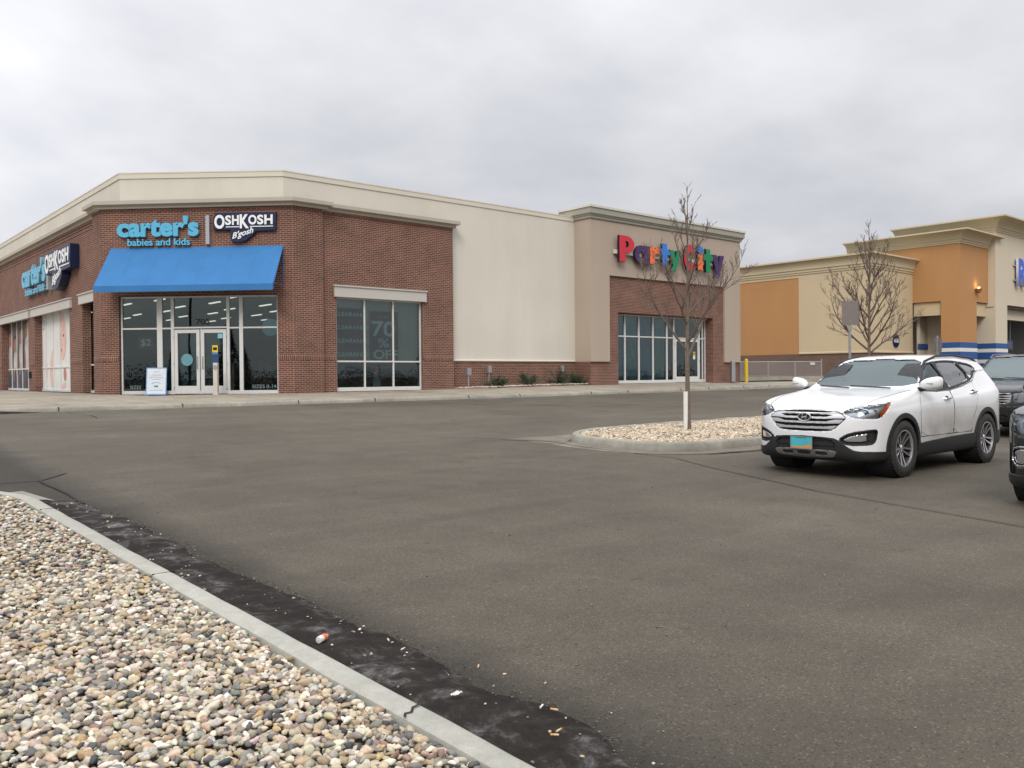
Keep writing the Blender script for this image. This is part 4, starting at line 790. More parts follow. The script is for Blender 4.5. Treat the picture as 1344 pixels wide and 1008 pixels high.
rectp(PG, 8.05, 8.22, 2.42, 2.62, .052, M_YST, 'sticker', w); rectp(PG, 8.09, 8.18, 2.48, 2.56, .055, M_DECK, 'sticker', w); rectp(PG, 8.05, 8.22, 2.24, 2.41, .052, M_DECW, 'sticker', w)
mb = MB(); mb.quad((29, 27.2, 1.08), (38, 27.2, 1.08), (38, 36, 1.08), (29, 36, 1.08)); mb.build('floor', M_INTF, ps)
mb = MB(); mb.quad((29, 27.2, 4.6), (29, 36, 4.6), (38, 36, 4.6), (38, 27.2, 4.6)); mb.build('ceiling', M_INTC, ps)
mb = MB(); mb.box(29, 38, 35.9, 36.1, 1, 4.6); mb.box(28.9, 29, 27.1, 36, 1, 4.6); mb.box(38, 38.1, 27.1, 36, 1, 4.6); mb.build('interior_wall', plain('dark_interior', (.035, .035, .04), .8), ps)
# lettering
PS = Fr((0, 26.4), (1, 0)); sg = empty('store_sign', (0, 0, 0), 0, 'multicoloured block letters over the party store entrance', 'sign'); M_BLK = plain('black_letter_return', (0.012, 0.011, 0.013), 0.5)
CC = {'r': (.56, .022, .045), 'p': (.055, .018, .10), 'o': (.85, .16, .04), 'b': (.03, .18, .58), 'g': (.0, .22, .085)}
MC = {k_: plain('letter_' + {'r': 'red', 'p': 'purple', 'o': 'orange', 'b': 'blue', 'g': 'green'}[k_], v_, .45, var=.05) for k_, v_ in CC.items()}
for ch, cc, a, b_, z0, z1 in (('P', 'r', 29.10, 30.12, 6.62, 7.82), ('a', 'p', 30.16, 31.18, 6.62, 7.50), ('r', 'o', 31.22, 31.96, 6.68, 7.50), ('t', 'b', 31.92, 32.70, 6.66, 7.72), ('y', 'g', 32.62, 33.56, 6.46, 7.46),
                              ('C', 'r', 33.78, 34.78, 6.56, 7.86), ('i', 'o', 34.84, 35.32, 6.66, 7.84), ('t', 'g', 35.34, 36.12, 6.60, 7.76), ('y', 'p', 36.06, 37.08, 6.34, 7.52)):
    def pts_(q): return [(a + (b_ - a) * u, z0 + (z1 - z0) * v) for u, v in q]
    def slab(mb_, q, d0, d1, m0=0, m1=1):
        n_ = len(q); vs = [tuple(PS.P(x, z, d1)) for x, z in q] + [tuple(PS.P(x, z, d0)) for x, z in q]; mb_.add(vs, [tuple(range(n_))], m0); mb_.add(vs, [(i_, n_ + i_, n_ + (i_ + 1) % n_, (i_ + 1) % n_) for i_ in range(n_)], m1)
    def ring(mb_, cx_, cz_, ro, ri, a0, a1, d0, d1, n_=36):
        P_ = [];
        for k_ in range(n_ + 1): t_ = a0 + (a1 - a0) * k_ / n_; P_.append((math.cos(t_), math.sin(t_)))
        O = [(cx_ + c_[0] * ro[0], cz_ + c_[1] * ro[1]) for c_ in P_]; I = [(cx_ + c_[0] * ri[0], cz_ + c_[1] * ri[1]) for c_ in P_]; m2 = len(P_)
        vs = [tuple(PS.P(*p_, d1)) for p_ in O + I] + [tuple(PS.P(*p_, d0)) for p_ in O + I]
        mb_.add(vs, [(i_, i_ + 1, m2 + i_ + 1, m2 + i_) for i_ in range(n_)], 0)
        mb_.add(vs, [(i_, 2 * m2 + i_, 2 * m2 + i_ + 1, i_ + 1) for i_ in range(n_)] + [(m2 + i_, m2 + i_ + 1, 3 * m2 + i_ + 1, 3 * m2 + i_) for i_ in range(n_)] + [(0, m2, 3 * m2, 2 * m2), (n_, 2 * m2 + n_, 3 * m2 + n_, m2 + n_)], 1)
    lm = MB(); w_, h_ = b_ - a, z1 - z0; D0, D1 = .16, .29
    if ch == 'P':
        slab(lm, pts_([(0, 0), (.40, 0), (.40, 1), (0, 1)]), D0, D1); ring(lm, a + .46 * w_, z0 + .68 * h_, (.54 * w_, .32 * h_), (.16 * w_, .12 * h_), -math.pi / 2, math.pi / 2, D0, D1 + .002); slab(lm, pts_([(.30, .36), (.47, .36), (.47, .56), (.30, .56)]), D0, D1 + .003); slab(lm, pts_([(.30, .80), (.47, .80), (.47, 1), (.30, 1)]), D0, D1 + .003)
    elif ch == 'a': ring(lm, a + .47 * w_, z0 + .49 * h_, (.47 * w_, .49 * h_), (.15 * w_, .17 * h_), 0, 2 * math.pi, D0, D1); slab(lm, pts_([(.66, 0), (1, 0), (1, .98), (.66, .98)]), D0, D1 + .002)
    elif ch == 'C': ring(lm, a + .52 * w_, z0 + .5 * h_, (.52 * w_, .5 * h_), (.20 * w_, .19 * h_), R(42), R(318), D0, D1)
    elif ch == 'i': slab(lm, pts_([(.08, 0), (.92, 0), (.92, .66), (.08, .66)]), D0, D1); lm2 = MB(); q_ = [(a + w_ * (.5 + .52 * math.cos(t_)), z0 + h_ * (.86 + .155 * math.sin(t_))) for t_ in np.linspace(0, 2 * math.pi, 20)[:-1]]; slab(lm2, q_, D0, D1); lm2.build('letter', [MC['b'], M_BLK], sg)
    elif ch == 't': slab(lm, pts_([(.27, 0), (.72, 0), (.72, .50), (1, .50), (1, .76), (.72, .76), (.72, 1), (.27, 1), (.27, .76), (0, .76), (0, .50), (.27, .50)]), D0, D1)
    elif ch == 'r': slab(lm, pts_([(0, 0), (.48, 0), (.48, .50), (.60, .60), (.80, .60), (1, .56), (1, .97), (.84, 1), (.62, .96), (.48, .84), (.48, .97), (0, .97)]), D0, D1)
    elif ch == 'y': slab(lm, pts_([(0, 1), (.40, 1), (.54, .62), (.64, 1), (1, 1), (.60, .06), (.56, 0), (.16, 0), (.34, .26)]), D0, D1)
    lm.build('letter', [MC[cc], M_BLK], sg)
mb = MB(); PS.box(mb, 28.95, 33.2, 6.98, 7.16, .02, .155); PS.box(mb, 33.95, 36.4, 6.98, 7.16, .02, .155); mb.build('raceway', M_CREAM, sg, bevel=.01)

# ================================================================== discount store far right
rs = empty('discount_store', (0, 0, 0), 0, 'beige and orange stucco store with flared cornices and blue base stripes', 'building')
RX, RY = 52.48, 26.01
def flare(path, z, h, out_, mat, parent):
    mb = MB(); a = h; pr_ = [(0, z), (.05, z), (.05, z + .12 * a), (.10, z + .14 * a), (.10, z + .28 * a), (.14, z + .30 * a)]
    for k in range(7):
        t = k / 6; pr_.append((.16 + (out_ - .16) * (1 - math.cos(t * math.pi / 2)) ** 1.0, z + a * (.32 + .56 * math.sin(t * math.pi / 2))))
    pr_ += [(out_ + .05, z + .90 * a), (out_ + .05, z + a), (-.3, z + a)]
    band(mb, path, pr_); return mb.build('cornice', mat, parent)
mb = MB(); wall(mb, (RX, 31.0), (RX, RY), 2.85, 8.15); wall(mb, (RX, RY), (58.38, RY), 2.85, 8.15); mb.build('stucco_wall', M_ROSSB, rs)
mb = MB(); wall(mb, (RX + .03, 60), (RX + .03, 31.0), 2.75, 7.95); mb.quad((RX, 31.0, 2.85), (RX, 31.0, 8.1), (RX + .03, 31.0, 8.1), (RX + .03, 31.0, 2.85)); mb.build('orange_panel', M_ORANGE, rs)
mb = MB(); band(mb, [(RX, 60), (RX, 31.0)], [(.0, 7.9), (.0, 8.15)]); mb.build('stucco_band', M_ROSSB, rs)
mb = MB(); wall(mb, (RX + .02, 60), (RX + .02, RY + .02), .5, 2.76); wall(mb, (RX + .02, RY + .02), (58.4, RY + .02), .5, 2.76); mb.build('brick_wall', M_BRICKR, rs)
mb = MB(); band(mb, [(RX, 31.0), (RX, RY), (58.38, RY)], [(-.0, 2.74), (.05, 2.75), (.05, 2.84), (.0, 2.87)]); mb.build('ledge', M_ROSSB, rs)
flare([(RX, 60), (RX, RY), (58.38, RY)], 8.1, .95, .42, M_ROSSC, rs)
OX, OY, MX, MY = 58.38, 22.97, 63.07, 22.5
mb = MB(); wall(mb, (OX, 30.6), (OX, OY), 6.15, 9.9); wall(mb, (OX, OY), (MX, OY), 6.15, 9.9); wall(mb, (OX, 24.16), (OX, OY), 3.41, 6.15); wall(mb, (OX, OY), (61.1, OY), 3.41, 6.15); mb.quad((61.1, OY, 3.41), (61.1, 24.5, 3.41), (61.1, 24.5, 6.15), (61.1, OY, 6.15)); mb.quad((OX, 26, 6.15), (MX, 26, 6.15), (MX, OY, 6.15), (OX, OY, 6.15)); mb.build('orange_wall', M_ORANGE, rs)
def stripes(pth, parent):
    for z0, z1, m_ in ((3.04, 3.41, M_BLUE), (2.80, 3.04, M_WHITEP), (2.30, 2.80, M_BLUE), (2.05, 2.30, M_WHITEP), (.5, 2.05, M_BLUE)):
        mb = MB(); band(mb, pth, [(0, z0), (.03, z0), (.03, z1), (0, z1)]); mb.build('stripe', m_, parent)
stripes([(OX, 24.16), (OX, OY), (61.1, OY), (61.1, 24.5)], rs)
mb = MB(); mb.box(OX + .15, OX + .5, 24.16, 26.0, 5.24, 6.12); mb.build('canopy_beam', M_ROSSB, rs); mb = MB(); mb.box(61.1, MX, OY + .15, OY + .5, 5.24, 6.12); mb.build('canopy_beam', M_ROSSB, rs)
mb = MB(); mb.box(OX + 2.0, OX + 2.2, 24.9, 27.0, .5, 6.1); mb.box(OX + .8, 63.0, 25.9, 26.1, .5, 5.24); mb.build('stucco_wall', M_ROSSL, rs)
mb = MB(); band(mb, [(OX + .78, 26.0), (OX + .78, 25.88), (OX + 2.4, 25.88)], [(0, 3.04), (.03, 3.04), (.03, 3.41), (0, 3.41)]); mb.build('stripe', M_BLUE, rs)
flare([(OX, 30.6), (OX, OY), (63.9, OY)], 9.85, .82, .75, M_ROSSC, rs)
mb = MB(); wall(mb, (MX, 29.3), (MX, MY), 3.41, 11.1); wall(mb, (MX, MY), (84, MY), 3.41, 11.1, [(2.1, 18, 3.41, 6.1, .5)]); mb.box(65.17, 81, MY + .5, MY + .9, 5.16, 6.1); mb.build('stucco_wall', M_ROSSL, rs)
stripes([(MX, 30), (MX, MY), (65.17, MY), (65.17, MY + 1)], rs); flare([(MX, 29.3), (MX, MY), (84, MY)], 11.0, .95, .9, M_ROSSC, rs)
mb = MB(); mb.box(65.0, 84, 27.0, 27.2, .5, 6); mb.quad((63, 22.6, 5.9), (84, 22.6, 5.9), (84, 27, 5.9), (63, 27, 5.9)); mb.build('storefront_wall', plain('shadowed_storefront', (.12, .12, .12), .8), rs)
SFR = Fr((65, 26.9), (1, 0)); window(SFR, .3, 12, .8, 4.9, [1.6, 3.0, 4.4, 5.8, 7.2, 8.6], [(.3, 12, 3.2)], 0, rs)
mb = MB(); mb.quad((RX, 26, 8.8), (63, 26, 8.8), (63, 60, 8.8), (RX, 60, 8.8)); mb.quad((OX + .1, 23.1, 10.2), (63, 23.1, 10.2), (63, 30.5, 10.2), (OX + .1, 30.5, 10.2)); mb.quad((MX + .1, 22.6, 11.5), (84, 22.6, 11.5), (84, 29.2, 11.5), (MX + .1, 29.2, 11.5)); mb.build('roof', M_ROOF, rs)
# wall lamp that is lit
WL = Fr((OX, OY), (1, 0)); lp = MB(); lp.lathe([(.02, 6.72), (.14, 6.78), (.19, 6.92), (.21, 7.02), (.17, 7.02), (.13, 6.9), (.02, 6.85)], 20, Matrix.Translation((60.95, OY - .19, 0))); lp.box(60.87, 61.03, OY - .12, OY, 6.74, 6.9)
lo = lp.build('wall_lamp', plain('bronze_sconce', (.25, .13, .06), .5), rs, smooth=True); bl = MB(); bl.lathe([(.001, 6.98), (.09, 6.97), (.10, 7.04), (.06, 7.12), (.001, 7.14)], 16, Matrix.Translation((60.95, OY - .19, 0))); bl.build('bulb', plain('warm_bulb', (1, .8, .5), .5, emit=(1, .62, .2), estr=3), lo, smooth=True)
ld = bpy.data.lights.new('lamp_light', 'POINT'); ld.energy = 5; ld.color = (1, .6, .25); ld.shadow_soft_size = .08; lob = bpy.data.objects.new('lamp_light', ld); COL.objects.link(lob); lob.location = (60.95, OY - .22, 7.3)
for p_ in ((61.2, 23.6, 10.72), (63.6, 22.0, 12.0)):
    mb = MB(); mb.box(p_[0] - .1, p_[0] + .1, p_[1] - .1, p_[1] + .1, p_[2] - .06, p_[2] + .1); mb.build('roof_fixture', M_DARK, rs, bevel=.02)
# its signs
MF = Fr((0, MY), (1, 0)); sg = empty('store_sign', (0, 0, 0), 0, 'large blue outlined letters on the ivory wall cut by the right edge of the photo', 'sign'); M_RB = plain('royal_blue_acrylic', (.012, .09, .62), .4); M_PALE = plain('pale_letter_return', (.6, .6, .58), .5)
for i, ch in enumerate('ROSS'): text_mesh(ch, 'letter', M_RB, sg, MF.P(66.5 + i * 1.9, 7.5, .12), MF.t, 1.55, 1.95, .16, .03, mats2=M_PALE)
mb = MB(); MF.box(mb, 66.2, 73.6, 8.9, 9.0, .02, .1); MF.box(mb, 66.2, 73.6, 7.85, 7.95, .02, .1); mb.build('raceway', M_GREYB, sg)
WFt = Fr((0, RY), (1, 0)); sg = empty('round_sign', (0, 0, 0), 0, 'small round navy plaque with white letters on the beige wall', 'sign')
mb = MB(); mb.cyl((55.85, RY - .01, 3.55), (55.85, RY - .07, 3.55), .43, 36); mb.build('sign_disc', M_NAVY, sg)
text_mesh('ROSS', 'letter', M_LW, sg, WFt.P(55.53, 3.43, .07), WFt.t, .64, .26, .01, .02)
sg = empty('hanging_sign', (0, 0, 0), 0, 'small dark sign hanging under the canopy at the right edge', 'sign'); HS = Fr((0, 23.6), (1, 0))
mb = MB(); HS.box(mb, 66.9, 69.3, 3.05, 3.75, -.05, .05); mb.build('sign_board', M_NAVY, sg, bevel=.01); text_mesh('ROSS', 'letter', plain('grey_blue_letter', (.12, .16, .25), .5), sg, HS.P(67.15, 3.22, .052), HS.t, 1.9, .38, .01, .01)
mb = MB(); mb.cyl((67.3, 23.6, 3.75), (67.3, 23.6, 5.9), .02, 6); mb.cyl((68.9, 23.6, 3.75), (68.9, 23.6, 5.9), .02, 6); mb.build('rod', M_STEEL, sg)

# ================================================================== cars: signed distance body, meshed with surface nets
def psdf_(px, py, poly):
    px = np.asarray(px, np.float32); py = np.asarray(py, np.float32); sh = np.broadcast(px, py).shape
    d = np.full(sh, 1e9, np.float32); s = np.zeros(sh, bool); n = len(poly)
    for i in range(n):
        ax, ay = poly[i]; bx, by = poly[i - 1]; ex, ey = bx - ax, by - ay; wx = px - ax; wy = py - ay
        t = np.clip((wx * ex + wy * ey) / (ex * ex + ey * ey + 1e-12), 0, 1); dx = wx - ex * t; dy = wy - ey * t
        d = np.minimum(d, dx * dx + dy * dy)
        c = ((ay > py) != (by > py)); 
        if ey != 0: c = c & (px < (bx - ax) * (py - ay) / (by - ay) + ax)
        else: c = np.zeros_like(c)
        s = s ^ np.broadcast_to(c, sh)
    return np.where(s, -1, 1) * np.sqrt(d)
class Tab:
    """signed distance of a polygon, tabulated once and read bilinearly"""
    def __init__(s, poly, h=.006, pad=.35):
        xs = [p[0] for p in poly]; ys = [p[1] for p in poly]; s.x0 = min(xs) - pad; s.y0 = min(ys) - pad; s.h = h
        X = np.arange(s.x0, max(xs) + pad + h, h, dtype=np.float32); Y = np.arange(s.y0, max(ys) + pad + h, h, dtype=np.float32); s.t = psdf_(X[:, None], Y[None, :], poly).astype(np.float32); s.nx, s.ny = s.t.shape; s.f = s.t.ravel()
    def __call__(s, px, py):
        u = np.clip((px - s.x0) / s.h, 0, s.nx - 1.001); v = np.clip((py - s.y0) / s.h, 0, s.ny - 1.001); i = u.astype(np.int32); j = v.astype(np.int32); u = (u - i).astype(np.float32); v = (v - j).astype(np.float32); k = i * s.ny + j
        f = s.f; return (f[k] * (1 - u) + f[k + s.ny] * u) * (1 - v) + (f[k + 1] * (1 - u) + f[k + s.ny + 1] * u) * v
_TAB = {}
def psdf(px, py, poly):
    k = id(poly)
    if k not in _TAB: _TAB[k] = (poly, Tab(poly))
    return _TAB[k][1](np.asarray(px, np.float32), np.asarray(py, np.float32))
def smax(a, b, k):
    h = np.clip(0.5 - 0.5 * (b - a) / k, 0, 1); return b * (1 - h) + a * h + k * h * (1 - h)
def crv(pts, n=2, closed=True):
    """round a polygon a little (Chaikin)"""
    for _ in range(n):
        q = []; m = len(pts)
        for i in range(m):
            a = pts[i]; b = pts[(i + 1) % m]; q += [(a[0] * .8 + b[0] * .2, a[1] * .8 + b[1] * .2), (a[0] * .2 + b[0] * .8, a[1] * .2 + b[1] * .8)]
        pts = q
    return pts
EDG = [((0, 0, 0), (1, 0, 0)), ((0, 1, 0), (1, 1, 0)), ((0, 0, 1), (1, 0, 1)), ((0, 1, 1), (1, 1, 1)), ((0, 0, 0), (0, 1, 0)), ((1, 0, 0), (1, 1, 0)), ((0, 0, 1), (0, 1, 1)), ((1, 0, 1), (1, 1, 1)), ((0, 0, 0), (0, 0, 1)), ((1, 0, 0), (1, 0, 1)), ((0, 1, 0), (0, 1, 1)), ((1, 1, 0), (1, 1, 1))]
def nets(f, lo, hi, h, name, mat, parent, sym=False, newton=2, angle=38):
    xs = np.arange(lo[0], hi[0] + h, h, dtype=np.float32); zs = np.arange(lo[2], hi[2] + h, h, dtype=np.float32)
    if sym:
        k = int(hi[1] / h) + 2; yh = (np.arange(0, k) * h).astype(np.float32); Fh = f(xs[:, None, None], yh[None, :, None], zs[None, None, :]); Fh = np.broadcast_to(Fh, (len(xs), k, len(zs)))
        F = np.concatenate([Fh[:, :0:-1], Fh], 1); y0 = -float(yh[-1])
    else:
        ys = np.arange(lo[1], hi[1] + h, h, dtype=np.float32); F = np.array(np.broadcast_to(f(xs[:, None, None], ys[None, :, None], zs[None, None, :]), (len(xs), len(ys), len(zs)))); y0 = float(lo[1])
    F = np.where(F == 0, 1e-7, F); S = F < 0; nx, ny, nz = F.shape
    c = np.zeros((nx - 1, ny - 1, nz - 1), np.int8)
    for i in (0, 1):
        for j in (0, 1):
            for k in (0, 1): c += S[i:nx - 1 + i, j:ny - 1 + j, k:nz - 1 + k]
    act = (c > 0) & (c < 8); idx = np.argwhere(act); ids = np.full(c.shape, -1, np.int64); ids[act] = np.arange(len(idx))
    P = np.zeros((len(idx), 3)); cnt = np.zeros(len(idx))
    for a, b in EDG:
        a = np.array(a); b = np.array(b); ia = idx + a; ib = idx + b; fa = F[ia[:, 0], ia[:, 1], ia[:, 2]]; fb = F[ib[:, 0], ib[:, 1], ib[:, 2]]
        m = (fa < 0) != (fb < 0); t = fa[m] / (fa[m] - fb[m]); P[m] += ia[m] + t[:, None] * (b - a); cnt[m] += 1
    P /= cnt[:, None]; P = P * h + np.array([lo[0], y0, lo[2]])
    quads = []
    for ax in range(3):
        o = [0, 0, 0]; o[ax] = 1; A = S[:nx - o[0], :ny - o[1], :nz - o[2]]; B = S[o[0]:, o[1]:, o[2]:]; ch = A != B; e = np.argwhere(ch); u, v = [(1, 2), (2, 0), (0, 1)][ax]
        lim = np.array(c.shape); ok = (e[:, u] > 0) & (e[:, v] > 0) & (e[:, u] < lim[u]) & (e[:, v] < lim[v]) & (e[:, ax] < lim[ax]); e = e[ok]; sgn = A[e[:, 0], e[:, 1], e[:, 2]]
        def g(du, dv): q = e.copy(); q[:, u] += du; q[:, v] += dv; return ids[q[:, 0], q[:, 1], q[:, 2]]
        q = np.stack([g(-1, -1), g(0, -1), g(0, 0), g(-1, 0)], 1); q = np.where(sgn[:, None], q, q[:, ::-1]); quads.append(q)
    Q = np.concatenate(quads); Q = Q[(Q >= 0).all(1)]
    e_ = 0.003
    for _ in range(newton):
        x, y, z = P.T.astype(np.float32); f0 = f(x, y, z); g = np.stack([f(x + e_, y, z) - f(x - e_, y, z), f(x, y + e_, z) - f(x, y - e_, z), f(x, y, z + e_) - f(x, y, z - e_)], 1) / (2 * e_)
        g2 = np.maximum((g * g).sum(1), .25); st = np.clip(f0 / g2, -h * .6, h * .6)[:, None] * g; P = P - st
    me = bpy.data.meshes.new(name); me.vertices.add(len(P)); me.vertices.foreach_set('co', P.astype(np.float32).ravel()); nq = len(Q)
    me.loops.add(nq * 4); me.loops.foreach_set('vertex_index', Q.astype(np.int32).ravel()); me.polygons.add(nq); me.polygons.foreach_set('loop_start', np.arange(0, nq * 4, 4, dtype=np.int32)); me.update(calc_edges=True)
    me.materials.append(mat); me.shade_smooth(); me.set_sharp_from_angle(angle=R(angle)); o = bpy.data.objects.new(name, me); COL.objects.link(o); o.parent = parent; return o

M_CHROME = plain('chrome', (0.62, 0.63, 0.64), 0.14, 1.0, var=.02); M_BPLAS = plain('black_trim_plastic', (0.017, 0.018, 0.019), 0.55, var=.15); M_TYRE = plain('tyre_rubber', (0.030, 0.028, 0.027), 0.85, var=.25, scale=14)
M_CGLASS = glass('car_glass', (0.42, 0.48, 0.46), 2.2); M_SLAT = plain('satin_chrome', (0.66, 0.66, 0.66), 0.3, 1.0, var=.02); M_PRIV = plain('privacy_glass', (0.035, 0.037, 0.04), 0.04, spec=.8, var=.0, coat=1.0); M_LENS = glass('lamp_lens', (0.93, 0.95, 0.97), 1.45)
M_HSG = plain('lamp_housing', (0.42, 0.43, 0.45), 0.22, .6); M_SIDEG = glass('side_glass', (0.22, 0.25, 0.25), 1.8); M_HSGL = plain('lamp_reflector', (0.72, 0.74, 0.78), 0.12, 1.0, var=.02); M_AMB = plain('amber_reflector', (0.75, 0.14, 0.01), 0.3); M_RTL = plain('red_tail_lens', (0.35, 0.01, 0.015), 0.15, coat=1)
M_SEAT = plain('grey_seat_cloth', (0.07, 0.07, 0.07), 0.9); M_DASH = plain('dark_dashboard', (0.04, 0.04, 0.045), 0.7); M_LINER = plain('dark_cabin_liner', (0.05, 0.05, 0.052), .9); M_SEAM = plain('panel_gap', (0.02, 0.02, 0.02), 0.9); M_RIMD = plain('dark_rim', (0.08, 0.08, 0.085), 0.45, .5); M_RIML = plain('machined_rim', (0.60, 0.60, 0.61), 0.3, .85, var=.1)
M_SKID = plain('silver_skid_plate', (0.16, 0.155, 0.15), .5, .3); M_PLT = plain('teal_plate', (0.07, 0.40, 0.46), .5, var=.1, scale=6); M_UND = plain('underbody', (0.02, 0.02, 0.02), .9)
M_PLTO = plain('plate_orange', (0.62, 0.24, 0.04), .5)

def wheel(parent, x, y, side, Rw=.37, rim=.242, spokes=5, wd=.23, name='wheel', steer=0.0, twin=True):
    w = empty(name, (x, y, Rw)); w.parent = parent; w.rotation_euler = (0, 0, steer)
    M_ = Matrix.Rotation(R(-90) * side, 4, 'X')        # local z -> outward (+y for side=+1)
    t = MB(); hw = wd / 2; prof = [(rim, -hw * .8), (rim + .01, -hw), (Rw - .035, -hw * 1.0), (Rw - .008, -hw * .86), (Rw, -hw * .6), (Rw, hw * .6), (Rw - .008, hw * .86), (Rw - .035, hw * 1.0), (rim + .05, hw * 1.03), (rim + .012, hw * .97), (rim, hw * .86), (rim - .004, hw * .6)]
    t.lathe(prof, 48, M_); 
    for k in range(40):                                 # tread blocks
        a = 2 * math.pi * k / 40
        for q in (-1, 1): t.box(-.012, .012, Rw - .012, Rw + .004, q * hw * .70 - .02, q * hw * .70 + .02, 0, M_ @ Matrix.Rotation(a, 4, 'Z'))
    t.build('tyre', M_TYRE, w, smooth=True)
    r_ = MB(); r_.lathe([(rim, hw * .86), (rim - .012, hw * .88), (rim - .02, hw * .6), (rim - .03, -hw * .7), (.0, -hw * .7)], 48, M_)
    r_.lathe([(rim + .004, hw * .86), (rim + .002, hw * .93), (rim - .014, hw * .93), (rim - .018, hw * .7)], 48, M_, 1)
    r_.lathe([(.0, hw * .62), (.03, hw * .62), (.036, hw * .56), (.060, hw * .46), (.066, -hw * .2)], 24, M_, 1)
    for k in range(spokes):
        a = 2 * math.pi * k / spokes + .31
        for q in ((-1, 1) if twin else (0,)):
            da = q * .20; p0 = Vector((.045, q * .018)); ro = rim - .008; p1 = Vector((ro * math.cos(da), ro * math.sin(da))); n_ = Vector((-(p1 - p0).y, (p1 - p0).x)).normalized(); w0, w1 = .013, .021
            zt0, zt1 = hw * .52, hw * .84; vs = []
            for p, ww, zt in ((p0, w0, zt0), ((p0 + p1) / 2, (w0 + w1) / 2, hw * .62), (p1, w1, zt1)):
                for sx, zz_ in ((-1, zt - .05), (-.7, zt), (.7, zt), (1, zt - .05)): vs.append((*(p + n_ * ww * sx), zz_))
            mt = M_ @ Matrix.Rotation(a, 4, 'Z'); vs = [tuple(mt @ Vector(v)) for v in vs]
            r_.add(vs, [(4 * i + j, 4 * i + j + 1, 4 * i + j + 5, 4 * i + j + 4) for i in (0, 1) for j in (0, 2)], 0); r_.add(vs, [(4 * i + 1, 4 * i + 2, 4 * i + 6, 4 * i + 5) for i in (0, 1)], 1)
        b_ = Vector((.058 * math.cos(a + .63), .058 * math.sin(a + .63), hw * .50)); r_.cyl(tuple(M_ @ b_), tuple(M_ @ (b_ + Vector((0, 0, .012)))), .008, 6, 0)
    r_.build('rim', [M_RIMD, M_RIML], w, smooth=True)
    return w

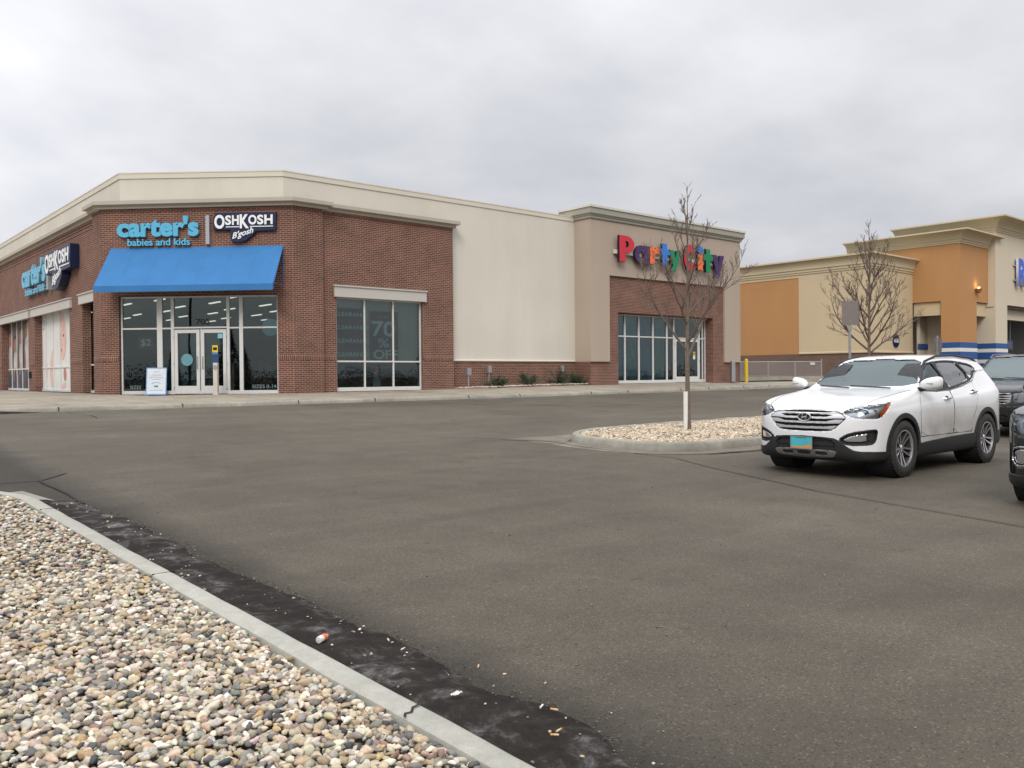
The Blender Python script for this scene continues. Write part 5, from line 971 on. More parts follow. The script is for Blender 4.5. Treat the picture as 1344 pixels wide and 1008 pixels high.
def make_suv(spec, loc, rz, label, cat='suv'):
    S_ = spec; car = empty(S_['name'], loc, rz, label, cat); side = crv(S_['side'], 2); plan = crv(S_['plan'] + [(x, -y) for x, y in S_['plan'][::-1]], 2)
    cross = S_['cross']; cross = crv(cross + [(-x, z) for x, z in cross[::-1]], 2); wb = S_['wb']; Ra = S_['Rarch']; Rw = S_['Rw']; h = S_['h']; paint = S_['paint']; cb = S_['curve']
    crz = S_['crease']
    def body0(x, y, z):
        ay = np.abs(y); xs_ = x + cb * ay * ay * np.tanh((x + 1.4) / .7)
        A = psdf(xs_, z, side); B = psdf(x, ay, plan)
        cz_ = np.interp(x, [-3.6, -.3, .6], [crz[0], crz[1], crz[2]]).astype(np.float32)
        acc = 0.014 / (1 + np.exp(np.clip(-(z - cz_) / .012, -30, 30))) * (z < cz_ + .30)
        dip = .020 * np.exp(-((z - .58) / .13) ** 2) * np.exp(-((x + wb / 2) / (wb * .33)) ** 4)
        fl = -.018 * np.exp(-(((x) / .60) ** 4)) * np.exp(-((z - .72) / .22) ** 2) - .022 * np.exp(-(((x + wb) / .60) ** 4)) * np.exp(-((z - .78) / .24) ** 2)
        ta = np.clip((z - S_['belt']) / .5, 0, 1); tp = (np.clip(-x - 2.3, 0, 2)) * S_['rtaper'] * ta + np.clip(x + 1.25, 0, 1) * .05 * ta
        C = psdf(ay + dip + fl + tp - acc * .0 + acc, z, cross)
        return smax(smax(A, B, .09), C, .07)
    wins = [crv(q, 1) for q in S_['windows']]; ws = S_['wind']; rw_ = S_['rearw']
    def region_s(poly): return lambda x, y, z: psdf(np.abs(y) - x, z, poly)
    rec = []                                        # recesses (poly in s,z ; depth)
    hl = crv(S_['head'], 1)
    fg = crv(S_['fog'], 1) if S_.get('fog') else None
    gr = crv(S_['grille'] + [(-y, z) for y, z in S_['grille'][::-1]], 1)
    tl = crv(S_['tail'], 1); op = crv(S_['intake'] + [(-y, z) for y, z in S_['intake'][::-1]], 1)
    def body(x, y, z):
        d = body0(x, y, z); ay = np.abs(y); B0 = d
        for q in (0, -wb): d = np.maximum(d, -np.maximum(np.sqrt((x - q) ** 2 + (z - Rw) ** 2) - Ra, .58 - ay))
        d = np.maximum(d, -np.maximum(np.maximum(B0 + .055, S_['floor'] - z), np.maximum(x - (S_['cowl'][0] - .03), (z - S_['belt'] + .03) + (x - S_['cowl'][0] + .12) * 2)))       # cabin void
        for q in wins: d = np.maximum(d, -np.maximum(psdf(x, z, q), .42 - ay))
        d = np.maximum(d, -np.maximum(np.maximum(psdf(ay, z, ws), -1.75 - x), -(B0 + .30)))
        d = np.maximum(d, -np.maximum(psdf(ay, z, rw_), x - (-wb - .35)))
        d = np.maximum(d, -np.maximum(np.maximum(psdf(ay - x, z, hl), -(B0 + .07)), -.1 - x))
        if fg is not None: d = np.maximum(d, -np.maximum(np.maximum(psdf(ay - x, z, fg), -(B0 + .05)), .1 - x))
        d = np.maximum(d, -np.maximum(np.maximum(psdf(y, z, gr), -(B0 + .06)), .3 - x))
        d = np.maximum(d, -np.maximum(np.maximum(psdf(y, z, op), -(B0 + .055)), .6 - x))
        return d
    lo, hi = (S_['x0'], 0, .12), (S_['x1'], 1.02, S_['zt'])
    bo = nets(body, lo, hi, h, 'body', paint, car, sym=True)
    me_ = bo.data; me_.materials.append(M_LINER); nf_ = len(me_.polygons); cc_ = np.empty(nf_ * 3, np.float32); me_.polygons.foreach_get('center', cc_); cc_ = cc_.reshape(-1, 3)
    bv_ = body0(cc_[:, 0], cc_[:, 1], cc_[:, 2]); me_.polygons.foreach_set('material_index', ((bv_ < -.012)).astype(np.int32)); me_.update()
    def shell(fr, outt, inn_, name, mat, box, parent=car, hh=.009, wellcut=True):
        def f(x, y, z):
            B0 = body0(x, y, z); d = np.maximum(np.maximum(B0 - outt, -(B0 + inn_)), fr(x, y, z))
            if wellcut:
                for q in (0, -wb): d = np.maximum(d, -(np.sqrt((x - q) ** 2 + (z - Rw) ** 2) - Ra + .012))
            return d
        return nets(f, box[0], box[1], hh, name, mat, parent)
    for sd_ in (1, -1):
        b0, b1 = (lambda a, b: ((a[0], min(a[1] * sd_, b[1] * sd_), a[2]), (b[0], max(a[1] * sd_, b[1] * sd_), b[2])))(*((S_['x0'], .66, .12), (S_['x1'], 1.03, .95)))
        clad = crv(S_['clad'], 1)
        def fr(x, y, z):
            arch = np.minimum(np.sqrt(x ** 2 + (z - Rw) ** 2) - (Ra + S_['archw']), np.sqrt((x + wb) ** 2 + (z - Rw) ** 2) - (Ra + S_['archw']))
            return np.maximum(np.minimum(arch, psdf(x, z, clad)), .66 - sd_ * y)
        shell(fr, .011, .03, 'wheel_arch_trim', S_['cladmat'], (b0, b1), hh=.011)
    # front lower bumper
    lb = crv(S_['lower'], 1)
    fl_ = lambda x, y, z: np.maximum(psdf(np.abs(y) - x, z, lb), .15 - x)
    fb = lambda x, y, z: np.maximum(fl_(x, y, z), -np.maximum(psdf(y, z, op), .6 - x))
    bp = shell(fb, .012, .04, 'bumper', S_['cladmat'], ((.2, -1.0, .12), (1.06, 1.0, .75)), hh=.011)
    # helpers to sit things on the surface
    def root(o, dr, off=0.0, a0=0.0, a1=1.6, n=26):
        o = np.asarray(o, np.float32); dr = np.asarray(dr, np.float32); lo_ = np.full(len(o), a0, np.float32); hi_ = np.full(len(o), a1, np.float32)
        # march to find first inside
        st = np.linspace(a0, a1, 90); first = np.full(len(o), np.nan, np.float32)
        for s_ in st:
            p = o + dr * s_; v = body0(p[:, 0], p[:, 1], p[:, 2]) - off; m = np.isnan(first) & (v < 0); first[m] = s_
        ok = ~np.isnan(first); hi_ = np.where(ok, first, a1).astype(np.float32); lo_ = hi_ - (a1 - a0) / 89
        for _ in range(n):
            mid = (lo_ + hi_) / 2; p = o + dr * mid[:, None]; v = body0(p[:, 0], p[:, 1], p[:, 2]) - off; hi_ = np.where(v < 0, mid, hi_); lo_ = np.where(v < 0, lo_, mid)
        return o + dr * hi_[:, None], ok
    def sheet(name, mat, parent, U, V, mk, dr, off, a1=1.6, test=None):
        uu, vv = np.meshgrid(U, V); o = np.array([mk(u, v) for u, v in zip(uu.ravel(), vv.ravel())]); d_ = np.tile(np.array(dr, float), (len(o), 1)); d_ /= np.linalg.norm(d_[0]); P, ok = root(o, d_, off, 0, a1)
        if test is not None: ok &= np.array([test(*p) for p in zip(uu.ravel(), vv.ravel())])
        n = len(U); mb = MB(); fs = []
        for j in range(len(V) - 1):
            for i in range(n - 1):
                q = (j * n + i, j * n + i + 1, (j + 1) * n + i + 1, (j + 1) * n + i)
                if all(ok[k_] for k_ in q): fs.append(q)
        used = sorted({k_ for q in fs for k_ in q}); mp_ = {k_: i for i, k_ in enumerate(used)}
        fs = [tuple(mp_[k_] for k_ in q) for q in fs]; PP = [Vector(P[k_]) for k_ in used]
        if fs and sum(((PP[q[1]] - PP[q[0]]).cross(PP[q[2]] - PP[q[0]])).dot(Vector(dr)) for q in fs) > 0: fs = [q[::-1] for q in fs]
        mb.add(PP, fs); ob = mb.build(name, mat, parent); ob.data.shade_smooth(); return ob
    def bbox(poly, m): return min(p[0] for p in poly) - m, max(p[0] for p in poly) + m, min(p[1] for p in poly) - m, max(p[1] for p in poly) + m
    # glazing
    for sd_ in (1, -1):
        for q, gm in zip(S_['windows'], S_['wmat']):
            a, b_, c_, d_ = bbox(q, .025); sheet('window', gm, car, np.linspace(a, b_, 24), np.linspace(c_, min(d_, S_['zt'] - .09), 12), lambda u, v: (u, 1.15 * sd_, v), (0, -sd_, 0), -.008, .9)
    a, b_, c_, d_ = bbox(ws, .03); sheet('windscreen', M_CGLASS, car, np.linspace(-b_, b_, 30), np.linspace(c_, d_, 20), lambda u, v: (1.1, u, v), (-1, 0, 0), -.012, 2.9)
    a, b_, c_, d_ = bbox(rw_, .03); sheet('rear_window', M_PRIV, car, np.linspace(-b_, b_, 16), np.linspace(c_, d_, 10), lambda u, v: (-4.6, u, v), (1, 0, 0), -.012, 2.2)
    # black band round the side glass and a bright strip along its foot
    for sd_ in (1, -1):
        outl = crv(S_['dlo'], 1)
        def fr(x, y, z):
            q = psdf(x, z, outl); d = np.maximum(q, -(q + .028))
            for p_ in S_['pillars']: d = np.minimum(d, np.maximum(psdf(x, z, p_), q))
            for w_ in wins: d = np.maximum(d, -(psdf(x, z, w_) + .007))
            return np.maximum(d, .40 - sd_ * y)
        bb = bbox(S_['dlo'], .05); shell(fr, .006, .058, 'window_trim', M_BPLAS, ((bb[0], .4 if sd_ > 0 else -1, bb[2]), (bb[1], 1 if sd_ > 0 else -.4, bb[3])), hh=.009, wellcut=False)
    def ribbon(name, mat, pts, w_, mk, dr, off=.0015, parent=car, width_dir=None):
        pts = resample(pts, .03); o = np.array([mk(*p) for p in pts]); d_ = np.tile(np.array(dr, float), (len(o), 1)); P, ok = root(o, d_, off, 0, 1.7); mb = MB(); dv = Vector(dr).normalized(); L_, R_ = [], []
        for i in range(len(P)):
            t = Vector(P[min(i + 1, len(P) - 1)] - P[max(i - 1, 0)]).normalized(); b2_ = t.cross(dv).normalized() * w_ / 2; p = Vector(P[i]) - dv * .0005; L_.append(tuple(p - b2_)); R_.append(tuple(p + b2_))
        n = len(P); mb.add(L_ + R_, [(i, i + 1, n + i + 1, n + i) for i in range(n - 1) if ok[i] and ok[i + 1]]); return mb.build(name, mat, parent)
    for sd_ in (1, -1):
        mk = lambda x, z: (x, 1.15 * sd_, z); dr = (0, -sd_, 0)
        if S_.get('strip'): ribbon('chrome_strip', M_CHROME, S_['strip'], .020, mk, dr, .010)
        for k_, (poly, hp) in enumerate(S_['doors']):
            pp = crv(poly, 1); inner = wins
            def fr(x, y, z):
                d = np.maximum(psdf(x, z, pp), .5 - sd_ * y)
                for w_ in [outl]: d = np.maximum(d, -(psdf(x, z, w_) - .012))
                return d
            bb = bbox(poly, .02)
            if S_['detail']:
                dd_ = shell(fr, .004, .02, 'door', paint, ((bb[0], .5 if sd_ > 0 else -1.02, bb[2]), (bb[1], 1.02 if sd_ > 0 else -.5, bb[3])), hh=.011)
            else: dd_ = car
            ribbon('door_gap', M_SEAM, poly + poly[:1], .010, mk, dr, .0015, dd_)
            hx, hz = hp; P_, _ = root(np.array([(hx + .11, 1.15 * sd_, hz), (hx, 1.15 * sd_, hz + .004), (hx - .11, 1.15 * sd_, hz + .01)]), np.tile(np.array((0., -sd_, 0.)), (3, 1)), .0)
            hm = MB(); hm.tube([P_[0], P_[0] + np.array((-.015, .028 * sd_, 0)), P_[1] + np.array((0, .04 * sd_, 0)), P_[2] + np.array((.015, .030 * sd_, 0)), P_[2]], [.010, .014, .016, .014, .010], 8); hm.build('handle', M_CHROME, dd_, smooth=True)
            hm = MB(); hm.lathe([(.001, .003), (.035, .002), (.045, .0)], 16, Matrix.Translation(tuple(P_[1] + np.array((0, .004 * sd_, 0)))) @ Matrix.Rotation(R(-90) * sd_, 4, 'X') @ Matrix.Diagonal((1.6, .8, 1, 1))); hm.build('handle_cup', M_BPLAS, dd_, smooth=True)
        # mirror
        mx, my, mz = S_['mirror']; m = MB(); 
        for t_, (rx, ry_, rz_) in enumerate(((.095, .135, .085),)):
            n1, n2 = 12, 20; vs = []; 
            for i in range(n1 + 1):
                ph = math.pi * i / n1 - math.pi / 2
                for j in range(n2):
                    th = 2 * math.pi * j / n2; cx_ = math.cos(ph); e1 = lambda v: math.copysign(abs(v) ** .75, v)
                    X_ = rx * e1(cx_ * math.cos(th)); Z_ = rz_ * e1(cx_ * math.sin(th)) * (1 - .25 * (-math.sin(ph))); Y_ = ry_ * e1(math.sin(ph))
                    X_ = X_ if X_ > -.045 else -.045
                    vs.append((mx + X_ - .03 * math.sin(ph), sd_ * (my + Y_), mz + Z_ + .02 * math.sin(ph)))
            m.add(vs, [(i * n2 + j, i * n2 + (j + 1) % n2, (i + 1) * n2 + (j + 1) % n2, (i + 1) * n2 + j) for i in range(n1) for j in range(n2)])
        mo = m.build('mirror', paint, car); mo.data.shade_smooth()
        m = MB(); m.tube([(mx - .0, sd_ * (my - .26), mz - .10), (mx, sd_ * (my - .13), mz - .075), (mx, sd_ * (my - .04), mz - .05)], [.04, .032, .03], 10); m.build('mirror_arm', M_BPLAS, mo, smooth=True)
        m = MB(); m.lathe([(.001, 0), (.10, 0)], 20, Matrix.Translation((mx - .047, sd_ * my, mz)) @ Matrix.Rotation(R(90), 4, 'Y') @ Matrix.Diagonal((.62, 1, 1, 1))); m.build('mirror_glass', M_CHROME, mo)
        if S_.get('mstrip'):
            m = MB(); m.box(mx + .088, mx + .098, sd_ * my - .06, sd_ * my + .06, mz - .006, mz + .006); m.build('turn_signal', M_HSG, mo, bevel=.003)
        # headlamp
        yz = bbox(S_['head'], .0)
        reg = lambda x, y, z: np.maximum(psdf(sd_ * y - x, z, hl) - .004, np.maximum(-.05 - x, .05 - sd_ * y))
        ybox = ((-.05, .25 if sd_ > 0 else -1.0, yz[2] - .02), (1.05, 1.0 if sd_ > 0 else -.25, yz[3] + .02))
        hs = shell(reg, -.045, .068, 'headlight', M_HSG, ybox, hh=.009, wellcut=False)
        mk2 = lambda s, z: (1.35 - s / 2, sd_ * (1.35 + s / 2), z)
        dr2 = (-r2, -r2 * sd_, 0)
        for (s, z, r_, mt_) in S_['bulbs']:
            P_, _ = root(np.array([mk2(s, z)]), np.array([dr2]), -.030, 0, 1.9); p = Vector(P_[0]); a_ = Vector((.92, .30 * sd_, .05)).normalized(); q = MB(); Mx = Matrix.Translation(p - a_ * .03) @ a_.to_track_quat('Z', 'Y').to_matrix().to_4x4()
            if mt_ == 'p':
                q.lathe([(r_ * 1.25, -.03), (r_ * 1.3, .012), (r_ * 1.12, .016), (r_ * 1.05, .0)], 24, Mx); q.build('lamp_bezel', M_HSGL, hs, smooth=True)
                q = MB(); q.lathe([(r_ * 1.05, .0), (r_ * .8, .018), (r_ * .45, .03), (.001, .034)], 24, Mx); q.build('projector', plain('projector_glass', (.05, .07, .10), .03, coat=1, var=0) if 'projector_glass' not in MATS else MATS['projector_glass'], hs, smooth=True)
            else:
                q.lathe([(.001, -.02), (r_ * .5, -.014), (r_ * .85, .002), (r_, .022), (r_ * 1.04, .018)], 24, Mx); q.build('reflector', M_HSGL, hs, smooth=True)
        if S_.get('amber'):
            am = S_['amber']; ra = lambda x, y, z: np.maximum(psdf(sd_ * y - x, z, am), .05 - sd_ * y); shell(ra, -.012, .03, 'side_reflector', M_AMB, ((-.05, .5 if sd_ > 0 else -1, yz[2]), (.9, 1 if sd_ > 0 else -.5, yz[3])), hs, .008, False)
        if S_.get('hchrome'):
            am = S_['hchrome']; ra = lambda x, y, z: np.maximum(psdf(sd_ * y - x, z, am), .05 - sd_ * y); shell(ra, -.015, .04, 'lamp_trim', M_HSGL, ybox, hs, .008, False)
        U = np.linspace(yz[0] - .02, yz[1] + .02, 26); V = np.linspace(yz[2] - .015, yz[3] + .015, 12)
        hp_ = [(p[0], p[1]) for p in hl]; ex_ = [((x - (yz[0] + yz[1]) / 2) * 1.03 + (yz[0] + yz[1]) / 2, (z - (yz[2] + yz[3]) / 2) * 1.12 + (yz[2] + yz[3]) / 2) for x, z in hp_]
        sheet('lens', M_LENS, hs, np.linspace(yz[0] - .02, yz[1] + .02, 44), np.linspace(yz[2] - .02, yz[3] + .02, 22), mk2, dr2, -.004, 1.9, lambda s, z: inpoly(s, z, ex_))
        # fog lamp pocket
        if fg is not None:
            bb = bbox(S_['fog'], .02); fbx = ((.1, .3 if sd_ > 0 else -1.02, bb[2] - .02), (1.05, 1.02 if sd_ > 0 else -.3, bb[3] + .02)); rp_ = lambda x, y, z: np.maximum(psdf(sd_ * y - x, z, fg) - .006, .05 - sd_ * y)
            fo = shell(rp_, -.036, .055, 'fog_lamp_pocket', M_BPLAS, fbx, hh=.009, wellcut=True)
            q_ = crv(S_['foglamp'], 1); rp2 = lambda x, y, z: np.maximum(psdf(sd_ * y - x, z, q_), .05 - sd_ * y); shell(rp2, -.012, .04, 'fog_lamp', M_HSGL, fbx, fo, .008, False)
            rp3 = lambda x, y, z: np.maximum(np.maximum(psdf(sd_ * y - x, z, fg) - .012, -(psdf(sd_ * y - x, z, fg) + .010)), .05 - sd_ * y); shell(rp3, .004, .03, 'fog_lamp_frame', M_BPLAS if S_['fogframe'] == 'k' else M_CHROME, fbx, fo, .008, True)
        # tail lamp
        bb = bbox(S_['tail'], .02); tr_ = lambda x, y, z: np.maximum(psdf(sd_ * y + x, z, tl), .2 - sd_ * y)
        shell(tr_, .006, .03, 'tail_light', M_RTL, ((-3.95, .35 if sd_ > 0 else -1.0, bb[2]), (-2.9, 1.0 if sd_ > 0 else -.35, bb[3])), hh=.012, wellcut=False)
    for pth in S_['hoodlines']:
        for sd_ in (1, -1): ribbon('hood_gap', M_SEAM, pth, .009, lambda x, y: (x, sd_ * y, 1.75), (0, 0, -1), .0015)
    # grille
    bb = bbox(gr, .02); rg = lambda x, y, z: np.maximum(psdf(y, z, gr) - .006, .3 - x)
    go = shell(rg, -.042, .065, 'grille', M_UND, ((.35, bb[0], bb[2]), (1.0, bb[1], bb[3])), hh=.011, wellcut=False)
    for z0, z1, z2 in S_['slats']:
        def fs_(x, y, z, z0=z0, z1=z1, z2=z2):
            ay = np.abs(y); t_ = np.clip((ay - .30) / .12, 0, 1); zc = z0 + (z2 - z0) * t_; return np.maximum(np.maximum(np.abs(z - zc) - (z1 + .012 * t_), psdf(y, z, gr) + .006), .3 - x)
        shell(fs_, -.006 + S_.get('slatout', 0), .04, 'grille_slat', S_['slatmat'], ((.35, bb[0], z0 - .06), (1.05, bb[1], z0 + .08)), go, .0055, False)
    if S_.get('gframe'):
        rf_ = lambda x, y, z: np.maximum(np.maximum(psdf(y, z, gr) - .012, -(psdf(y, z, gr) + .006)), .3 - x); shell(rf_, .006, .03, 'grille_frame', M_CHROME, ((.35, bb[0], bb[2]), (1.05, bb[1], bb[3])), go, .008, False)
    ri = lambda x, y, z: np.maximum(psdf(y, z, op) - .008, .6 - x); bb2 = bbox(op, .02); it = shell(ri, -.012, .05, 'intake_mesh', M_UND, ((.55, bb2[0], bb2[2]), (1.05, bb2[1], bb2[3])), bp, .011, False)
    for z_ in np.linspace(bb2[2] + .05, bb2[3] - .05, 3): 
        rs_ = lambda x, y, z: np.maximum(np.maximum(np.abs(z - z_) - .006, psdf(y, z, op)), .6 - x); shell(rs_, -.002, .03, 'intake_bar', M_BPLAS, ((.55, bb2[0], z_ - .02), (1.05, bb2[1], z_ + .02)), bp, .007, False)
    if S_.get('skid'):
        sk = crv(S_['skid'] + [(-y, z) for y, z in S_['skid'][::-1]], 1); bb3 = bbox(sk, .02); hol = [crv(q, 1) for q in S_['skidholes']]
        def fsk(x, y, z):
            d = np.maximum(psdf(y, z, sk), .6 - x)
            for q in hol: d = np.maximum(d, -psdf(np.abs(y), z, q))
            return d
        shell(fsk, .022, .0, 'skid_plate', M_SKID, ((.55, bb3[0], bb3[2]), (1.08, bb3[1], bb3[3])), bp, .009, False)
    # wheels, interior, roof rails
    for x_, st in ((0, S_.get('steer', 0)), (-wb, 0)):
        for sd_ in (1, -1): wheel(car, x_, sd_ * S_['track'], sd_, Rw, S_['rim'], S_.get('spokes', 5), steer=st)
    u = MB(); u.box(-wb - .5, .45, -.62, .62, .24, .40); u.build('underbody', M_UND, car)
    for q in (0, -wb):
        for sd_ in (1, -1): u = MB(); u.lathe([(.0, .0), (Ra - .004, .0), (Ra - .004, .34)], 40, Matrix.Translation((q, sd_ * .56, Rw)) @ Matrix.Rotation(R(-90) * sd_, 4, 'X')); u.build('wheel_well', M_UND, car)
    def seat(x, y, w_):
        s = MB(); s.box(x - .25, x + .25, y - w_, y + w_, .55, .74); Mb = Matrix.Translation((x - .25, y, .70)) @ Matrix.Rotation(R(-14), 4, 'Y'); s.box(-.07, .07, -w_, w_, 0, .60, 0, Mb)
        for yy_ in ((0,) if w_ < .4 else (-.4, .4)): s.box(-.05, .05, yy_ - .12, yy_ + .12, .62, .80, 0, Mb)
        s.build('seat', M_SEAT, car, bevel=.04)
    seat(-1.35, .37, .24); seat(-1.35, -.37, .24); seat(-2.25, 0, .62)
    d_ = MB(); xd = S_['cowl'][0]; d_.box(xd - .75, xd - .12, -.66, .66, .78, S_['belt'] - .06); d_.box(xd - .78, xd - .40, .22, .52, S_['belt'] - .08, S_['belt'] + .0); d_.build('dashboard', M_DASH, car, bevel=.05)
    sw = MB(); cw = Matrix.Translation((xd - .92, .37, S_['belt'] - .08)) @ Matrix.Rotation(R(-65), 4, 'Y'); sw.tube([tuple(cw @ Vector((.185 * math.cos(a), .185 * math.sin(a), 0))) for a in np.linspace(0, 2 * math.pi, 25)], .015, 6, cap=False); sw.box(-.17, .17, -.02, .02, -.01, .01, 0, cw); sw.build('steering_wheel', M_DASH, car, smooth=True)
    mr_ = MB(); mr_.box(xd - .66, xd - .62, -.12, .12, S_['zt'] - .32, S_['zt'] - .26); mr_.build('rear_view_mirror', M_DASH, car, bevel=.01)
    for sd_ in (1, -1):
        rl = S_['rail']; o_ = [(x, sd_ * y, 2.2) for x, y, k_ in rl]; P_, _ = root(np.array(o_), np.tile(np.array((0., 0., -1.)), (len(o_), 1)), 0, 0, 1.6)
        m = MB(); m.tube([P_[i] + np.array((0, 0, rl[i][2])) for i in range(len(rl))], [.013 if k_[2] < .01 else .017 for k_ in rl], 8); m.build('roof_rail', S_.get('railmat', M_BPLAS), car, smooth=True)
    # wipers
    for y0_, y1_ in ((.50, -.12), (-.10, -.62)):
        o_ = np.array([(1.1, y0_ + (y1_ - y0_) * t, S_['cowl'][1] + .025 + .03 * t) for t in np.linspace(0, 1, 8)]); P_, _ = root(o_, np.tile(np.array((-1., 0., 0.)), (8, 1)), .012, 0, 2.5); m = MB(); m.tube([tuple(p) for p in P_], .009, 6); m.build('wiper', M_DASH, car)
    return car, root, go, bp

WHITE = car_paint('white_paint', (0.74, 0.745, 0.75), 0.95); BLACKP = car_paint('black_paint', (0.008, 0.009, 0.011), 0.06, .15); GREYP = car_paint('charcoal_paint', (0.030, 0.031, 0.034), 0.3, .35, .4)
S1 = dict(name='parked_car', wb=2.70, Rw=.37, Rarch=.415, archw=.058, track=.81, rim=.245, h=.0165, x0=-3.86, x1=1.02, zt=1.74, paint=WHITE, curve=.10, rtaper=.10, belt=1.14, floor=.60, cowl=(-.48, 1.14), detail=True,
    crease=(1.14, .93, .86), cladmat=M_BPLAS, steer=0.0,
    side=[(.80, .205), (.93, .30), (.965, .45), (.955, .66), (.925, .80), (.85, .90), (.70, .965), (.40, 1.04), (0, 1.095), (-.40, 1.145), (-.50, 1.165), (-1.12, 1.505), (-1.30, 1.585), (-1.6, 1.645), (-2.1, 1.672), (-2.55, 1.655), (-2.9, 1.62), (-3.16, 1.57), (-3.27, 1.50), (-3.40, 1.20), (-3.60, 1.06), (-3.70, .88), (-3.74, .60), (-3.70, .42), (-3.56, .28), (-3.3, .22)],
    plan=[(.985, 0), (.965, .30), (.90, .55), (.80, .73), (.62, .87), (.40, .925), (.0, .935), (-1.5, .935), (-2.8, .930), (-3.2, .895), (-3.5, .80), (-3.68, .62), (-3.75, .3), (-3.76, 0)],
    cross=[(0, .18), (.80, .19), (.88, .24), (.915, .36), (.935, .60), (.935, .85), (.915, .99), (.88, 1.08), (.845, 1.15), (.76, 1.36), (.685, 1.51), (.64, 1.58), (.56, 1.63), (.40, 1.665), (0, 1.685)],
    windows=[[(-.70, 1.160), (-.98, 1.405), (-1.20, 1.508), (-1.315, 1.518), (-1.50, 1.148), (-1.08, 1.138)], [(-1.365, 1.525), (-1.80, 1.540), (-2.11, 1.532), (-2.38, 1.285), (-2.0, 1.205), (-1.545, 1.155)], [(-2.15, 1.528), (-2.66, 1.485), (-2.76, 1.425), (-2.47, 1.295)]],
    wmat=[M_SIDEG, M_PRIV, M_PRIV], dlo=[(-.60, 1.135), (-.96, 1.425), (-1.22, 1.53), (-1.8, 1.56), (-2.15, 1.55), (-2.70, 1.505), (-2.81, 1.425), (-2.47, 1.262), (-2.0, 1.18), (-1.55, 1.13), (-1.08, 1.115)], pillars=[[(-1.30, 1.12), (-1.20, 1.60), (-1.40, 1.60), (-1.58, 1.12)], [(-2.35, 1.22), (-2.06, 1.60), (-2.18, 1.60), (-2.46, 1.22)]],
    strip=[(-.66, 1.128), (-1.08, 1.110), (-1.55, 1.125), (-2.0, 1.172), (-2.47, 1.252), (-2.79, 1.405)],
    wind=[(-.1, 1.175), (.62, 1.19), (.765, 1.225), (.60, 1.525), (.50, 1.555), (-.1, 1.585)], rearw=[(-.1, 1.25), (.60, 1.27), (.52, 1.47), (-.1, 1.50)],
    doors=[([(-.50, .50), (-.46, .80), (-.50, 1.0), (-.60, 1.12), (-1.06, 1.105), (-1.52, 1.12), (-1.54, .80), (-1.53, .50)], (-1.33, 1.0)), ([(-1.545, .50), (-1.555, .80), (-1.535, 1.12), (-2.0, 1.165), (-2.42, 1.245), (-2.40, 1.05), (-2.28, .82), (-2.17, .66), (-2.16, .50)], (-2.28, 1.075))],
    mirror=(-.62, .995, 1.225), mstrip=True, clad=[(.55, .16), (.55, .30), (-.36, .40), (-.5, .42), (-1.5, .46), (-2.25, .47), (-3.3, .46), (-3.9, .50), (-3.9, .10)],
    head=[(-.355, .865), (-.20, .905), (.07, .945), (.52, .985), (.60, 1.0), (.44, .875), (.28, .785), (.02, .785), (-.20, .795)], bulbs=[(.02, .865, .036, 'p'), (-.16, .858, .034, 'r'), (.20, .872, .030, 'r')], amber=[(.30, .79), (.30, .86), (.50, .965), (.585, .985), (.44, .875)],
    hchrome=[(-.34, .868), (-.20, .908), (.07, .948), (.55, .99), (.52, .972), (.07, .928), (-.20, .885)],
    fog=[(-.44, .51), (-.26, .60), (.20, .645), (.235, .62), (.20, .50), (.12, .455), (-.30, .445)], foglamp=[(-.36, .51), (-.22, .565), (.12, .60), (.10, .52), (.0, .49), (-.30, .485)], fogframe='k',
    tail=[(-3.1, 1.21), (-2.42, 1.20), (-2.60, 1.03), (-3.1, 1.0)],
    grille=[(0, .885), (.30, .878), (.47, .865), (.56, .80), (.545, .775), (.40, .63), (.30, .615), (0, .61)], slats=[(.848, .011, .848), (.790, .014, .812), (.728, .014, .746), (.660, .016, .662)], slatmat=M_SLAT, slatout=.006,
    lower=[(-1.1, .14), (-1.1, .555), (-.52, .535), (-.42, .50), (-.30, .42), (-.16, .365), (.30, .36), (.7, .345), (.7, .10)], intake=[(0, .53), (.36, .515), (.44, .45), (.42, .33), (0, .33)],
    skid=[(0, .375), (.36, .37), (.46, .35), (.40, .265), (0, .255)], skidholes=[[(.16, .345), (.34, .34), (.32, .30), (.16, .30)], [(-.14, .345), (.10, .345), (.10, .30), (-.14, .30)]],
    hoodlines=[[(.86, .50), (.70, .66), (.35, .74), (-.05, .775), (-.45, .80)], [(.90, 0), (.88, .30), (.86, .50)]],
    rail=[(-1.05, .665, .0), (-1.18, .650, .028), (-1.6, .625, .032), (-2.2, .61, .032), (-2.9, .595, .03), (-3.1, .59, .0)])
car, root, go, bp = make_suv(S1, (11.40, 6.10, G(0, 6.1)), R(179.3), 'white crossover with muddy, shade-tinted doors and a teal front licence plate', 'car')
# badge, licence plate
def on_front(y, z, off): P_, _ = root(np.array([(1.3, y, z)]), np.array([(-1., 0., 0.)]), off, 0, 1.0); return Vector(P_[0])
p = on_front(0, .795, .012); Mb = Matrix.Translation(p) @ Matrix.Rotation(R(84), 4, 'Y')
m = MB(); el = [tuple(Mb @ Vector((.052 * math.sin(a), .092 * math.cos(a), 0))) for a in np.linspace(0, 2 * math.pi, 33)]; m.tube(el, .009, 8, cap=False)
def bar(a, b_, w_): a = Vector(a); b_ = Vector(b_); m.tube([tuple(Mb @ Vector((-a[1], a[0], .004))), tuple(Mb @ Vector((-b_[1], b_[0], .004)))], w_, 6)
bar((-.040, -.036), (-.022, .040), .009); bar((.022, -.040), (.040, .036), .009); bar((-.030, -.008), (.030, .008), .009)
m.build('badge', M_CHROME, go, smooth=True)
m = MB(); m.lathe([(.001, -.004), (.05, -.004)], 28, Mb @ Matrix.Diagonal((1, 1.8, 1, 1))); m.build('badge_back', M_UND, go)
